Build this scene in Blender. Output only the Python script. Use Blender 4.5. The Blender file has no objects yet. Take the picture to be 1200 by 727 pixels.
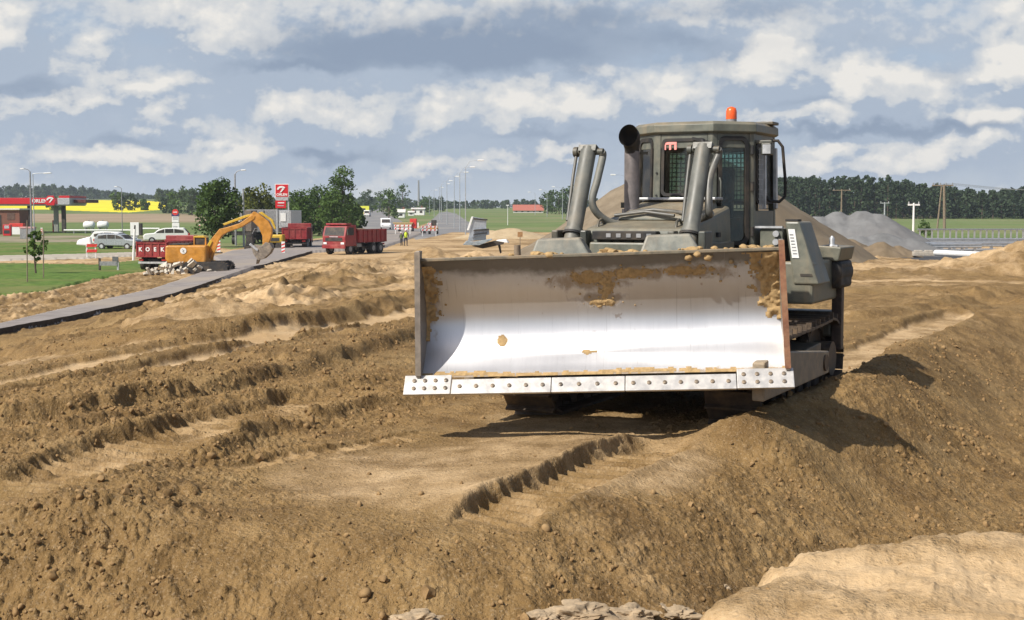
import bpy, bmesh, math, random
import numpy as np
from mathutils import Vector, Matrix, Euler, noise as mnoise
random.seed(7)
PI = math.pi
R = math.radians
scene = bpy.context.scene
COL = scene.collection

# ------------------------------------------------------------------ camera
FPX, CZ = 1600.0, 2.2                  # focal length in photo pixels, eye height
PITCH = math.atan((363.5 - 245.0) / FPX)
cam_d = bpy.data.cameras.new('camera')
cam = bpy.data.objects.new('camera', cam_d)
COL.objects.link(cam)
cam.location = (0, 0, CZ)
cam.rotation_euler = (PI / 2 - PITCH, 0, 0)
cam_d.sensor_fit = 'HORIZONTAL'
cam_d.sensor_width = 36.0
cam_d.lens = 36.0 * FPX / 1200.0
cam_d.clip_start = 0.1
cam_d.clip_end = 20000
scene.camera = cam
CP, SP = math.cos(PITCH), math.sin(PITCH)

def ray(u, v):
    a, b = (u - 600.0) / FPX, (363.5 - v) / FPX
    return a, CP + b * SP, -SP + b * CP      # x, y, z
def at(u, v, y):
    """the point seen in the photograph at (u, v) when it stands y metres away"""
    dx, dy, dz = ray(u, v)
    k = y / dy
    return Vector((dx * k, y, CZ + dz * k))
def proj(x, y, z):
    f = y * CP - (z - CZ) * SP
    up = y * SP + (z - CZ) * CP
    return 600.0 + FPX * x / f, 363.5 - FPX * up / f

# ------------------------------------------------------------------ view
scene.view_settings.view_transform = 'Standard'
scene.view_settings.look = 'None'
scene.view_settings.exposure = 0.22
scene.view_settings.gamma = 1.0
scene.view_settings.use_curve_mapping = False
scene.render.engine = 'CYCLES'
scene.cycles.max_bounces = 6
scene.cycles.transparent_max_bounces = 12
scene.cycles.volume_bounces = 0

# ------------------------------------------------------------------ mesh helper
class MB:
    """collects shapes and links them as ONE mesh object"""
    def __init__(s):
        s.v, s.f, s.m = [], [], []
        s.mi = 0
    def add(s, vs, fs):
        o = len(s.v)
        s.v += [tuple(p) for p in vs]
        s.f += [tuple(i + o for i in f) for f in fs]
        s.m += [s.mi] * len(fs)
        return s
    def box(s, c, d, rot=None, taper=None):
        hx, hy, hz = d[0] / 2, d[1] / 2, d[2] / 2
        vs = [Vector((sx * hx, sy * hy, sz * hz)) for sz in (-1, 1) for sy in (-1, 1) for sx in (-1, 1)]
        if taper:
            for p in vs:
                if p.z > 0: p.x *= taper[0]; p.y *= taper[1]
        if rot is not None:
            m = rot if isinstance(rot, Matrix) else Euler(rot).to_matrix()
            vs = [m @ p for p in vs]
        c = Vector(c)
        return s.add([p + c for p in vs], [(0, 2, 3, 1), (4, 5, 7, 6), (0, 1, 5, 4), (2, 6, 7, 3), (0, 4, 6, 2), (1, 3, 7, 5)])
    def b2(s, lo, hi):
        return s.box([(a + b) / 2 for a, b in zip(lo, hi)], [abs(b - a) for a, b in zip(lo, hi)])
    def prism(s, pts, axis, lo, hi):
        """pts: 2D outline in the two other axes (x: (y,z), y: (x,z), z: (x,y))"""
        def P(p, t):
            return {'x': (t, p[0], p[1]), 'y': (p[0], t, p[1]), 'z': (p[0], p[1], t)}[axis]
        n = len(pts)
        return s.add([P(p, lo) for p in pts] + [P(p, hi) for p in pts],
                     [tuple(range(n))[::-1], tuple(range(n, 2 * n))] + [(i, (i + 1) % n, (i + 1) % n + n, i + n) for i in range(n)])
    def hexa(s, p8):
        return s.add(p8, [(0, 3, 2, 1), (4, 5, 6, 7), (0, 1, 5, 4), (1, 2, 6, 5), (2, 3, 7, 6), (3, 0, 4, 7)])
    def tube(s, pts, r, n=12, caps=True):
        pts = [Vector(p) for p in pts]
        rs = list(r) if isinstance(r, (list, tuple)) else [r] * len(pts)
        ring = []
        up = None
        for i, p in enumerate(pts):
            t = (pts[min(i + 1, len(pts) - 1)] - pts[max(i - 1, 0)]).normalized()
            if up is None:
                up = Vector((0, 0, 1)) if abs(t.z) < .9 else Vector((1, 0, 0))
            a = t.cross(up).normalized()
            b = a.cross(t).normalized()
            up = b
            ring.append([p + (a * math.cos(2 * PI * k / n) + b * math.sin(2 * PI * k / n)) * rs[i] for k in range(n)])
        vs = [q for rg in ring for q in rg]
        fs = [(i * n + k, i * n + (k + 1) % n, (i + 1) * n + (k + 1) % n, (i + 1) * n + k) for i in range(len(pts) - 1) for k in range(n)]
        if caps:
            fs += [tuple(range(n))[::-1], tuple(range((len(pts) - 1) * n, len(pts) * n))]
        return s.add(vs, fs)
    def ball(s, c, r, seg=10, rings=7):
        r = (r, r, r) if not isinstance(r, (tuple, list)) else r
        vs = [(c[0], c[1], c[2] - r[2])]
        for i in range(1, rings):
            a = -PI / 2 + PI * i / rings
            for k in range(seg):
                b = 2 * PI * k / seg
                vs.append((c[0] + r[0] * math.cos(a) * math.cos(b), c[1] + r[1] * math.cos(a) * math.sin(b), c[2] + r[2] * math.sin(a)))
        vs.append((c[0], c[1], c[2] + r[2]))
        fs = [(0, 1 + (k + 1) % seg, 1 + k) for k in range(seg)]
        for i in range(rings - 2):
            for k in range(seg):
                o = 1 + i * seg
                fs.append((o + k, o + (k + 1) % seg, o + seg + (k + 1) % seg, o + seg + k))
        o = 1 + (rings - 2) * seg
        fs += [(o + k, o + (k + 1) % seg, len(vs) - 1) for k in range(seg)]
        return s.add(vs, fs)
    def build_each(s, name, mat, parent=None, **k):
        """every separate piece becomes an object of its own"""
        up = list(range(len(s.v)))
        def find(i):
            while up[i] != i: up[i] = up[up[i]]; i = up[i]
            return i
        for f in s.f:
            for j in f[1:]: up[find(f[0])] = find(j)
        grp = {}
        for f, m in zip(s.f, s.m): grp.setdefault(find(f[0]), []).append((f, m))
        out = []
        for g in grp.values():
            q = MB(); ix = {}
            for f, m in g:
                for j in f:
                    if j not in ix: ix[j] = len(q.v); q.v.append(s.v[j])
                q.f.append(tuple(ix[j] for j in f)); q.m.append(m)
            out.append(q.build(name, mat, parent, **k))
        return out
    def build(s, name, mat, parent=None, smooth=None, bevel=0.0, loc=None, seg=2):
        me = bpy.data.meshes.new(name)
        me.from_pydata(s.v, [], s.f)
        mats = mat if isinstance(mat, (list, tuple)) else [mat]
        for m in mats: me.materials.append(m)
        if len(mats) > 1: me.polygons.foreach_set('material_index', s.m)
        bm = bmesh.new(); bm.from_mesh(me)
        bmesh.ops.recalc_face_normals(bm, faces=bm.faces)
        bm.to_mesh(me); bm.free()
        if smooth:
            me.polygons.foreach_set('use_smooth', [True] * len(me.polygons))
            me.set_sharp_from_angle(angle=R(smooth))
        o = bpy.data.objects.new(name, me)
        COL.objects.link(o)
        if parent is not None: o.parent = parent
        if loc is not None: o.location = loc
        if bevel:
            b = o.modifiers.new('bevel', 'BEVEL')
            b.width = bevel; b.segments = seg; b.limit_method = 'ANGLE'; b.angle_limit = R(40)
        return o

def tag(o, label=None, cat=None, group=None, kind=None):
    if label: o['label'] = label
    if cat: o['category'] = cat
    if group: o['group'] = group
    if kind: o['kind'] = kind
    return o
def empty(name, loc, rz=0.0, label=None, cat=None, group=None, scale=1.0):
    o = bpy.data.objects.new(name, None)
    COL.objects.link(o)
    o.location = loc; o.rotation_euler = (0, 0, rz); o.scale = (scale,) * 3
    o.empty_display_size = .1
    return tag(o, label, cat, group)
def copy_tree(o, parent=None):
    c = o.copy(); COL.objects.link(c)
    if parent is not None: c.parent = parent
    for ch in list(o.children): copy_tree(ch, c)
    return c
def words(text, size, mat, name, parent, loc, rot=(PI / 2, 0, 0), depth=.01, bold=0.0):
    cu = bpy.data.curves.new(name, 'FONT')
    cu.body = text; cu.size = size; cu.align_x = 'CENTER'; cu.align_y = 'CENTER'; cu.extrude = depth; cu.offset = bold
    t = bpy.data.objects.new('text', cu); COL.objects.link(t)
    bpy.context.view_layer.update()
    me = bpy.data.meshes.new_from_object(t)
    bpy.data.objects.remove(t)
    o = bpy.data.objects.new(name, me); COL.objects.link(o)
    me.materials.clear(); me.materials.append(mat)
    o.parent = parent; o.location = loc; o.rotation_euler = rot
    return o

# ------------------------------------------------------------------ materials
def rgb(h):
    """sRGB 0-255 -> linear"""
    return tuple(((c / 255) / 12.92 if c / 255 < .04045 else ((c / 255 + .055) / 1.055) ** 2.4) for c in h)
class NT:
    def __init__(s, tree): s.t = tree; s.n = tree.nodes; s.l = tree.links
    def new(s, typ, **kw):
        n = s.n.new(typ)
        for k, v in kw.items(): setattr(n, k, v)
        return n
    def put(s, node, sock, val):
        i = node.inputs[sock]
        if hasattr(val, 'is_linked') or isinstance(val, bpy.types.NodeSocket): s.l.new(val, i)
        else: i.default_value = val
    def math(s, op, a, b=None, c=None, clamp=False):
        n = s.new('ShaderNodeMath', operation=op, use_clamp=clamp)
        s.put(n, 0, a)
        if b is not None: s.put(n, 1, b)
        if c is not None: s.put(n, 2, c)
        return n.outputs[0]
    def vec(s, op, a, b=None):
        n = s.new('ShaderNodeVectorMath', operation=op)
        s.put(n, 0, a)
        if b is not None: s.put(n, 1, b)
        return n.outputs['Value'] if op in ('DOT_PRODUCT', 'LENGTH') else n.outputs[0]
    def noise(s, vec, scale, detail=4.0, rough=.55, dist=0.0):
        n = s.new('ShaderNodeTexNoise')
        s.put(n, 'Vector', vec); s.put(n, 'Scale', scale); s.put(n, 'Detail', detail); s.put(n, 'Roughness', rough); s.put(n, 'Distortion', dist)
        return n.outputs['Fac']
    def mix(s, f, a, b):
        n = s.new('ShaderNodeMix', data_type='RGBA')
        s.put(n, 0, f)
        s.put(n, 6, a if not isinstance(a, tuple) else (*a[:3], 1)); s.put(n, 7, b if not isinstance(b, tuple) else (*b[:3], 1))
        return n.outputs[2]
    def ss(s, x, lo, hi, a=0.0, b=1.0):
        n = s.new('ShaderNodeMapRange', interpolation_type='SMOOTHSTEP')
        s.put(n, 0, x); s.put(n, 1, lo); s.put(n, 2, hi); s.put(n, 3, a); s.put(n, 4, b)
        return n.outputs[0]
    def bump(s, h, strength=.3, dist=.02):
        n = s.new('ShaderNodeBump')
        s.put(n, 'Height', h); s.put(n, 'Strength', strength); s.put(n, 'Distance', dist)
        return n.outputs[0]
def new_mat(name):
    m = bpy.data.materials.new(name); m.use_nodes = True
    nt = NT(m.node_tree)
    return m, nt, m.node_tree.nodes['Principled BSDF']
def paint(name, col, rough=.5, metal=0.0, dust=.25, dcol=(.36, .25, .14), scale=3.0, bump=.15, spec=.5, var=.25, up=0.0):
    """coloured surface with uneven tone, dust patches (more on upward faces when up > 0) and a faint bump"""
    m, nt, p = new_mat(name)
    oc = nt.new('ShaderNodeTexCoord').outputs['Object']
    n1 = nt.noise(oc, scale * 2.3, 6, .65)
    n2 = nt.noise(oc, scale * .7, 5, .6, .4)
    base = nt.mix(nt.ss(n1, .3, .7), tuple(c * (1 - var) for c in col), tuple(min(1, c * (1 + var)) for c in col))
    if dust > 0:
        f = nt.ss(nt.math('ADD', nt.math('MULTIPLY', n1, .4), nt.math('MULTIPLY', n2, .6)), .42, .72, 0.0, dust)
        if up:
            ge = nt.new('ShaderNodeNewGeometry').outputs['Normal']
            sx = nt.new('ShaderNodeSeparateXYZ'); nt.put(sx, 0, ge)
            f = nt.math('ADD', f, nt.math('MULTIPLY', nt.ss(sx.outputs[2], .2, .95), nt.math('MULTIPLY', n2, up)), clamp=True)
        base = nt.mix(f, base, dcol)
    if up:      # rain streaked dust and scuffs
        st = nt.noise(nt.vec('MULTIPLY', oc, (9.0, 9.0, .8)), 1.6, 5, .6)
        base = nt.mix(nt.ss(st, .52, .72, 0, .38), base, tuple(.55 * a + .45 * b for a, b in zip(col, dcol)))
        sc = nt.noise(oc, 38.0, 4, .7, .6)
        base = nt.mix(nt.ss(sc, .66, .74, 0, .55), base, tuple(c * .35 for c in col))
    nt.put(p, 'Base Color', base)
    nt.put(p, 'Roughness', nt.ss(n1, .25, .75, rough * .8, min(1, rough * 1.2)))
    nt.put(p, 'Metallic', metal)
    nt.put(p, 'Specular IOR Level', spec)
    if bump: nt.put(p, 'Normal', nt.bump(n1, bump, .01))
    return m
def plain(name, col, rough=.6, metal=0.0, emit=0.0):
    return paint(name, col, rough, metal, dust=.12, bump=.05, var=.12)
def glass(name, tint=(.42, .5, .48), gl=.9):
    m, nt, p = new_mat(name)
    nt.n.remove(p)
    tr = nt.new('ShaderNodeBsdfTransparent'); nt.put(tr, 0, (*tint, 1))
    g = nt.new('ShaderNodeBsdfGlossy'); nt.put(g, 0, (gl, gl, gl, 1)); nt.put(g, 'Roughness', .04)
    fr = nt.new('ShaderNodeFresnel'); nt.put(fr, 0, 1.5)
    oc = nt.new('ShaderNodeTexCoord').outputs['Object']
    df = nt.new('ShaderNodeBsdfDiffuse'); nt.put(df, 0, (.33, .28, .21, 1))
    mx = nt.new('ShaderNodeMixShader'); nt.put(mx, 0, fr.outputs[0]); nt.l.new(tr.outputs[0], mx.inputs[1]); nt.l.new(g.outputs[0], mx.inputs[2])
    m2 = nt.new('ShaderNodeMixShader'); nt.put(m2, 0, nt.ss(nt.noise(oc, 3.5, 6, .6, .5), .4, .8, .02, .16))
    nt.l.new(mx.outputs[0], m2.inputs[1]); nt.l.new(df.outputs[0], m2.inputs[2])
    nt.l.new(m2.outputs[0], nt.n['Material Output'].inputs['Surface'])
    return m
M = {}
M['green'] = paint('dozer_paint', (.122, .130, .104), .48, dust=.35, up=.5, scale=2.2)
M['green_dark'] = paint('dozer_dark_paint', (.060, .065, .055), .5, dust=.25, up=.3)
M['black'] = paint('black_rubber', (.018, .018, .018), .7, dust=.2)
M['hose'] = paint('hydraulic_hose', (.10, .10, .09), .45, dust=.2)
M['cyl'] = paint('cylinder_paint', (.135, .138, .122), .55, dust=.35, scale=2.0, up=.3)
M['chrome'] = paint('chrome_rod', (.55, .55, .55), .22, 1.0, dust=.15)
M['track'] = paint('track_steel', (.09, .07, .055), .6, .4, dust=.8, dcol=(.22, .145, .075), scale=5)
M['mud'] = paint('dried_mud', (.40, .275, .135), .95, dust=.5, dcol=(.25, .15, .065), scale=9, bump=.8, spec=.1)
M['rust'] = paint('rusty_edge', (.23, .10, .055), .8, dust=.5, scale=6)
M['glass'] = glass('cab_glass', (.60, .73, .71))
M['glass_dark'] = glass('vehicle_glass', (.10, .12, .13))
M['beacon'] = paint('orange_beacon', (.75, .10, .015), .25, dust=.05)
M['white'] = paint('white_paint', (.75, .75, .73), .5, dust=.15, var=.06)
M['red'] = paint('red_truck_paint', (.25, .018, .022), .5, dust=.35, scale=1.2, dcol=(.30, .16, .11))
M['red_sign'] = paint('red_sign', (.55, .012, .02), .4, dust=.03, var=.08)
M['redlight'] = paint('red_white_board', (.62, .04, .03), .5, dust=.1)
M['orange'] = paint('excavator_orange', (.50, .215, .020), .5, dust=.35, scale=1.3)
M['yellow'] = paint('machine_yellow', (.55, .36, .03), .45, dust=.2)
M['grey'] = paint('grey_steel', (.26, .265, .27), .5, .2, dust=.15)
M['lightgrey'] = paint('light_grey_steel', (.45, .46, .47), .45, .3, dust=.1)
M['galv'] = paint('galvanised_steel', (.52, .55, .58), .38, .75, dust=.08, var=.12)
M['dark'] = paint('dark_chassis', (.025, .024, .024), .7, dust=.25)
M['silver'] = paint('silver_car_paint', (.40, .42, .44), .3, .5, dust=.05, var=.05)
M['concrete'] = paint('pale_concrete', (.42, .38, .32), .9, dust=.4, dcol=(.34, .25, .16), bump=.5)
M['wood'] = paint('weathered_wood', (.20, .155, .11), .85, dust=.2)
M['brick'] = paint('brown_cladding', (.17, .07, .045), .8, dust=.1)
M['rooftile'] = paint('red_roof_tiles', (.36, .11, .075), .8, dust=.1)
M['plaster'] = paint('pale_plaster', (.60, .58, .54), .9, dust=.1)
M['hivis'] = paint('hivis_yellow', (.62, .78, .05), .7, dust=.05)
M['cloth_dark'] = paint('dark_cloth', (.03, .032, .045), .9, dust=.1)
M['skin'] = paint('skin', (.42, .23, .16), .6, dust=0)
M['sticker'] = paint('red_sticker', (.95, .34, .30), .5, dust=0, var=.05)
M['pole'] = paint('lamp_pole_paint', (.40, .42, .43), .5, .4, dust=.05)
M['seat'] = paint('seat_cloth', (.02, .02, .022), .9, dust=.05)
# ------------------------------------------------------------------ daylight
SUN_EL, SUN_DIR = R(46), Vector((-.79, -.61, 0)).normalized()
to_sun = Vector((SUN_DIR.x * math.cos(SUN_EL), SUN_DIR.y * math.cos(SUN_EL), math.sin(SUN_EL)))
sd = bpy.data.lights.new('sun', 'SUN')
sd.energy = 4.9; sd.angle = R(.55); sd.color = (1.0, .945, .86)
so = bpy.data.objects.new('sun', sd); COL.objects.link(so)
so.rotation_euler = to_sun.to_track_quat('Z', 'Y').to_euler()
so.location = (-30, 20, 60)

world = bpy.data.worlds.new('World'); scene.world = world; world.use_nodes = True
wn = NT(world.node_tree)
bg = world.node_tree.nodes['Background']
bg.inputs['Strength'].default_value = 0.10
sky = wn.new('ShaderNodeTexSky', sky_type='NISHITA', sun_disc=False)
sky.sun_elevation = SUN_EL
sky.sun_rotation = math.atan2(to_sun.x, to_sun.y)
sky.air_density = 1.0; sky.dust_density = 2.0; sky.ozone_density = 1.0

# clouds: lobes say where the big cumulus banks of that day stood (azimuth, elevation), noise gives them their shape
def lob(u, v, su, sv, w):
    if v > 150: w *= 1.3
    return (math.atan((u - 600) / FPX), (245 - v) / FPX, su * 1.12 / FPX, sv * 1.25 / FPX, w)
PUFF = [lob(*a) for a in [
    (12, 52, 45, 26, .55), (112, 62, 14, 14, .28), (165, 96, 62, 11, .42), (100, 122, 70, 9, .30), (200, 137, 24, 16, .35),
    (270, 48, 42, 30, .34), (215, 15, 60, 22, .18), (345, 134, 45, 20, .52), (275, 178, 55, 12, .34), (150, 188, 60, 10, .32), (70, 178, 22, 18, .26),
    (340, 45, 90, 50, .22), (470, 28, 110, 30, .22), (600, 40, 80, 40, .25), (425, 142, 40, 18, .36), (520, 138, 30, 20, .42), (618, 130, 46, 26, .60), (690, 128, 30, 22, .40), (780, 118, 48, 22, .46),
    (655, 174, 26, 11, .42), (500, 195, 45, 10, .26), (590, 190, 40, 10, .22),
    (905, 80, 38, 28, .66), (985, 102, 32, 22, .62), (1055, 108, 36, 18, .36), (1192, 82, 32, 32, .74), (940, 141, 70, 9, .44), (1150, 143, 55, 10, .42),
    (975, 177, 32, 11, .44), (1120, 178, 60, 14, .42), (1030, 195, 60, 9, .28), (1190, 15, 40, 18, .35), (790, 28, 40, 12, .25), (860, 190, 60, 14, .25)]]
DARKS = [lob(*a) for a in [
    (570, 66, 135, 19, 1.1), (510, 34, 170, 26, .40), (340, 85, 80, 7, .55), (390, 60, 90, 20, .45), (700, 20, 90, 16, .65), (790, 47, 50, 10, .5), (30, 108, 60, 9, .6), (150, 165, 70, 9, .45), (880, 15, 90, 14, .4),
    (960, 60, 160, 14, .3), (420, 180, 60, 9, .45), (960, 155, 100, 7, .55), (1100, 155, 90, 8, .45), (930, 125, 60, 8, .5), (640, 158, 110, 7, .4), (370, 182, 40, 7, .45), (800, 75, 60, 20, .25), (1100, 90, 40, 16, .35)]]
BLUE = [lob(*a) for a in [(200, 36, 70, 16, .55), (80, 30, 60, 14, .35), (815, 82, 60, 14, .55), (250, 30, 40, 16, .4), (330, 160, 120, 10, .2), (1075, 20, 60, 12, .25), (1060, 72, 30, 10, .3), (300, 205, 200, 12, .2)]]

def density_group():
    g = bpy.data.node_groups.new('cloud_density', 'ShaderNodeTree')
    g.interface.new_socket('Vector', in_out='INPUT', socket_type='NodeSocketVector')
    for nm in ('puff', 'dark', 'blue'): g.interface.new_socket(nm, in_out='OUTPUT', socket_type='NodeSocketFloat')
    nt = NT(g)
    gi, go = nt.new('NodeGroupInput'), nt.new('NodeGroupOutput')
    v = gi.outputs[0]
    big = nt.vec('MULTIPLY', v, (1.0, 1.3, 1.0))
    def warp(scale, detail, amp):
        w1 = nt.new('ShaderNodeTexNoise'); nt.put(w1, 'Vector', big); nt.put(w1, 'Scale', scale); nt.put(w1, 'Detail', detail); nt.put(w1, 'Roughness', .55)
        return nt.vec('MULTIPLY', nt.vec('SUBTRACT', w1.outputs['Color'], (.5, .5, .5)), amp)
    p = nt.vec('ADD', nt.vec('ADD', v, warp(13.0, 3.0, (.045, .026, 0))), warp(40.0, 5.0, (.034, .028, 0)))
    f1 = nt.noise(big, 24.0, 8, .58, .1)
    f2 = nt.noise(nt.vec('MULTIPLY', v, (1.0, 3.0, 1.0)), 7.5, 5, .5, .2)
    outs = []
    for L in (PUFF, DARKS, BLUE):
        acc = None
        for (a, e, sa, se, w) in L:
            d = nt.vec('MULTIPLY', nt.vec('SUBTRACT', p, (a, e, 0)), (1 / sa, 1 / se, 0))
            t = nt.math('MULTIPLY', nt.math('EXPONENT', nt.math('MULTIPLY', nt.vec('DOT_PRODUCT', d, d), -1.0)), w)
            acc = t if acc is None else nt.math('ADD', acc, t)
        outs.append(acc)
    puff = nt.math('ADD', nt.math('MULTIPLY', outs[0], 1.25), nt.math('MULTIPLY', nt.math('SUBTRACT', f1, .5), 1.15))
    puff = nt.math('ADD', puff, nt.math('MULTIPLY', nt.math('SUBTRACT', f2, .5), .45))
    nt.l.new(puff, go.inputs[0])
    nt.l.new(nt.math('ADD', outs[1], nt.math('MULTIPLY', nt.math('SUBTRACT', f2, .5), .9)), go.inputs[1])
    nt.l.new(nt.math('ADD', outs[2], nt.math('MULTIPLY', nt.math('SUBTRACT', f2, .5), -1.2)), go.inputs[2])
    return g
DG = density_group()
gen = wn.new('ShaderNodeTexCoord').outputs['Generated']
sx = wn.new('ShaderNodeSeparateXYZ'); wn.put(sx, 0, gen)
az = wn.math('ARCTAN2', sx.outputs[0], sx.outputs[1])
el = wn.math('ARCSINE', sx.outputs[2])
el = wn.math('DIVIDE', el, wn.math('MAXIMUM', wn.math('COSINE', az), .35))     # flat cloud bases stay level along the horizon
cb = wn.new('ShaderNodeCombineXYZ'); wn.put(cb, 0, az); wn.put(cb, 1, el)
def dens(off):
    n = wn.new('ShaderNodeGroup'); n.node_tree = DG
    wn.put(n, 0, wn.vec('ADD', cb.outputs[0], off))
    return n
d0, d1, d2 = dens((0, 0, 0)), dens((-.0035, .0055, 0)), dens((-.011, .020, 0))
diff = wn.math('SUBTRACT', d0.outputs[0], d1.outputs[0])
diff2 = wn.math('SUBTRACT', d0.outputs[0], d2.outputs[0])
mask = wn.ss(d0.outputs[0], -.62, .34)
core = wn.ss(d0.outputs[0], .10, .75)
darkm = wn.ss(d0.outputs[1], .16, .95)
blue = wn.ss(d0.outputs[2], -.15, .75)
K = 10.0 * .93
def C(*h): return tuple(K * c for c in rgb(h))
low = wn.ss(el, .0, .075)
clear = wn.mix(low, C(196, 207, 214), C(160, 184, 211))          # thin veil between the banks
veil = wn.mix(wn.math('MULTIPLY', blue, .85), wn.mix(low, C(195, 203, 210), C(178, 189, 203)), clear)
sky_s = wn.vec('MULTIPLY', sky.outputs[0], (1.0, 1.0, 1.0))
open_sky = wn.mix(wn.math('MULTIPLY', blue, .55), veil, wn.mix(.45, sky_s, C(158, 186, 220)))
light = wn.math('ADD', wn.math('MULTIPLY', diff, 1.5), wn.math('MULTIPLY', diff2, 1.0))
light = wn.math('ADD', light, wn.math('MULTIPLY', core, .24))
light = wn.math('ADD', light, .13)
light = wn.math('SUBTRACT', light, wn.math('MULTIPLY', darkm, .35), clamp=True)
cl = wn.mix(wn.ss(light, -.02, .45), C(166, 179, 196), C(203, 206, 209))
cl = wn.mix(wn.ss(light, .36, 1.25), cl, C(235, 231, 224))
col = wn.mix(mask, open_sky, cl)
col = wn.mix(wn.math('MULTIPLY', darkm, .66), col, C(122, 139, 163))
hz = wn.ss(el, -.002, .030)
col = wn.mix(hz, wn.mix(.65, col, C(196, 204, 212)), col)
zen = wn.ss(el, .16, .42)                                       # overhead the sky is clearer and darker
col = wn.mix(wn.math('MULTIPLY', zen, wn.ss(d0.outputs[0], .45, -.05)), col, sky_s)
gnd = wn.ss(el, -.03, -.002)
col = wn.mix(gnd, C(120, 105, 80), col)
wn.l.new(col, bg.inputs['Color'])
world.cycles.sampling_method = 'MANUAL'; world.cycles.sample_map_resolution = 512
# ------------------------------------------------------------------ terrain
def sst(lo, hi, x):
    t = np.clip((x - lo) / (hi - lo), 0, 1)
    return t * t * (3 - 2 * t)
def _hash(ix, iy, seed):
    h = (ix.astype(np.int64) * 374761393 + iy.astype(np.int64) * 668265263 + seed * 1442695041) & 0xFFFFFFFF
    h = ((h ^ (h >> 13)) * 1274126177) & 0xFFFFFFFF
    return ((h ^ (h >> 16)) & 0xFFFFFF) / float(0xFFFFFF)
def vnoise(x, y, seed=0):
    ix, iy = np.floor(x), np.floor(y)
    fx, fy = x - ix, y - iy
    ux, uy = fx * fx * fx * (fx * (fx * 6 - 15) + 10), fy * fy * fy * (fy * (fy * 6 - 15) + 10)
    r = 0
    for dx in (0, 1):
        for dy in (0, 1):
            a = _hash(ix + dx, iy + dy, seed) * 2 * PI
            g = np.cos(a) * (fx - dx) + np.sin(a) * (fy - dy)
            r = r + g * (ux if dx else 1 - ux) * (uy if dy else 1 - uy)
    return r * 1.4
def fbm(x, y, seed=0, octs=4, gain=.5):
    s, a = 0, 1.0
    for o in range(octs):
        s = s + a * vnoise(x, y, seed + o * 17)
        x, y, a = x * 2.03 + 5.2, y * 2.03 + 1.7, a * gain
    return s
def lumps(x, y, cell, seed, keep=.6):
    """rounded clods: height of scattered bumps, one per cell at most"""
    gx, gy = np.floor(x / cell), np.floor(y / cell)
    best = np.zeros_like(x)
    for dx in (-1, 0, 1):
        for dy in (-1, 0, 1):
            cx, cy = gx + dx, gy + dy
            r = cell * (.22 + .5 * _hash(cx, cy, seed + 3) ** 2)
            on = _hash(cx, cy, seed + 4) < keep
            px, py = (cx + _hash(cx, cy, seed)) * cell, (cy + _hash(cx, cy, seed + 1)) * cell
            q = _hash(cx, cy, seed + 2) * PI
            ex, ey = x - px, y - py
            c, s = np.cos(q), np.sin(q)
            ax, ay = (ex * c + ey * s), (ey * c - ex * s) * 1.5
            d2 = (ax * ax + ay * ay) / (r * r)
            h = np.where(on & (d2 < 1), np.sqrt(np.maximum(1 - d2, 0)) * r * .75, 0)
            best = np.maximum(best, h)
    return best

def base_h(x, y):
    x, y = np.asarray(x, float), np.asarray(y, float)
    t = x / np.maximum(y, 1)
    wr = sst(.05, .15, t)
    m = np.maximum(sst(5, 16, -x - .10 * np.maximum(y - 60, 0)) * 1.0, sst(45, 95, y) * (1 - wr))
    near = -1.8 * m
    left = np.interp(y, [0, 230, 300, 500, 620, 800, 1200, 2000, 7000], [0, 0, .8, 2.4, 4.4, 8.6, 12.5, 15, 30])
    mid = np.interp(y, [0, 230, 350, 600, 900, 1200, 2000, 7000], [0, .05, .7, 2.1, 3.8, 5.2, 6, 12])
    right = np.interp(y, [0, 58, 84, 400, 450, 800, 1500, 7000], [0, 0, -.72, -1.1, -1.1, 7, 15, 40])
    wl = sst(-.17, -.25, t)
    z = near + wl * left + (1 - wl) * (1 - wr) * mid + wr * right
    # shoulder of the working platform: it falls away towards the camera and to the right
    ye = np.interp(x, EDGE_X, EDGE_Y)
    sl = np.interp(x, EDGE_X, EDGE_S)
    d = (ye - y) / np.sqrt(1 + sl * sl)
    d = d + .12 * vnoise(x * .8, y * .8, 91)
    z = z - np.interp(x, [1.2, 3.5, 6], [1.25, .85, .7]) * sst(-.15, 2.6, d) * (y < 60)
    # pile the photographer looks across, bottom right
    d1 = 6.45 + .06 * (x - 1.6) + .14 * fbm(x * 2.1, y * 2.1, 5, 3) - y
    d2 = (x - 1.38 + (6.5 - y) * .60) * .846 + .20 * fbm(x * 1.6, y * 1.6, 6, 4)
    d = np.minimum(d1 * 1.0, d2)
    k = sst(-.75, .30, d) * (y < 9)
    z = z * (1 - k) + k * (.66 + .02 * (x - 2))
    return z
_e = [(-400, 600), (0, 600), (300, 612), (520, 612), (620, 600), (700, 577), (790, 551), (860, 520), (930, 496), (985, 470), (1040, 425), (1100, 381), (1160, 366), (1300, 355), (1700, 348)]
_w = []
for (u, v) in _e:
    dx, dy, dz = ray(u, v); k = -CZ / dz; _w.append((dx * k, dy * k))
EDGE_X = np.array([p[0] for p in _w]); EDGE_Y = np.array([p[1] for p in _w])
EDGE_S = np.gradient(EDGE_Y, EDGE_X)

def ground_at(u, v, y0=4.0, y1=6000.0):
    """where the sight line through (u, v) meets the smooth terrain"""
    dx, dy, dz = ray(u, v)
    ys = np.geomspace(y0, y1, 6000)
    xs, zs = dx / dy * ys, CZ + dz / dy * ys
    below = zs - base_h(xs, ys) <= 0
    i = int(np.argmax(below)) if below.any() else len(ys) - 1
    return Vector((xs[i], ys[i], float(base_h(xs[i], ys[i]))))
def ground_xy(x, y): return Vector((x, y, float(base_h(x, y))))

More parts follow.
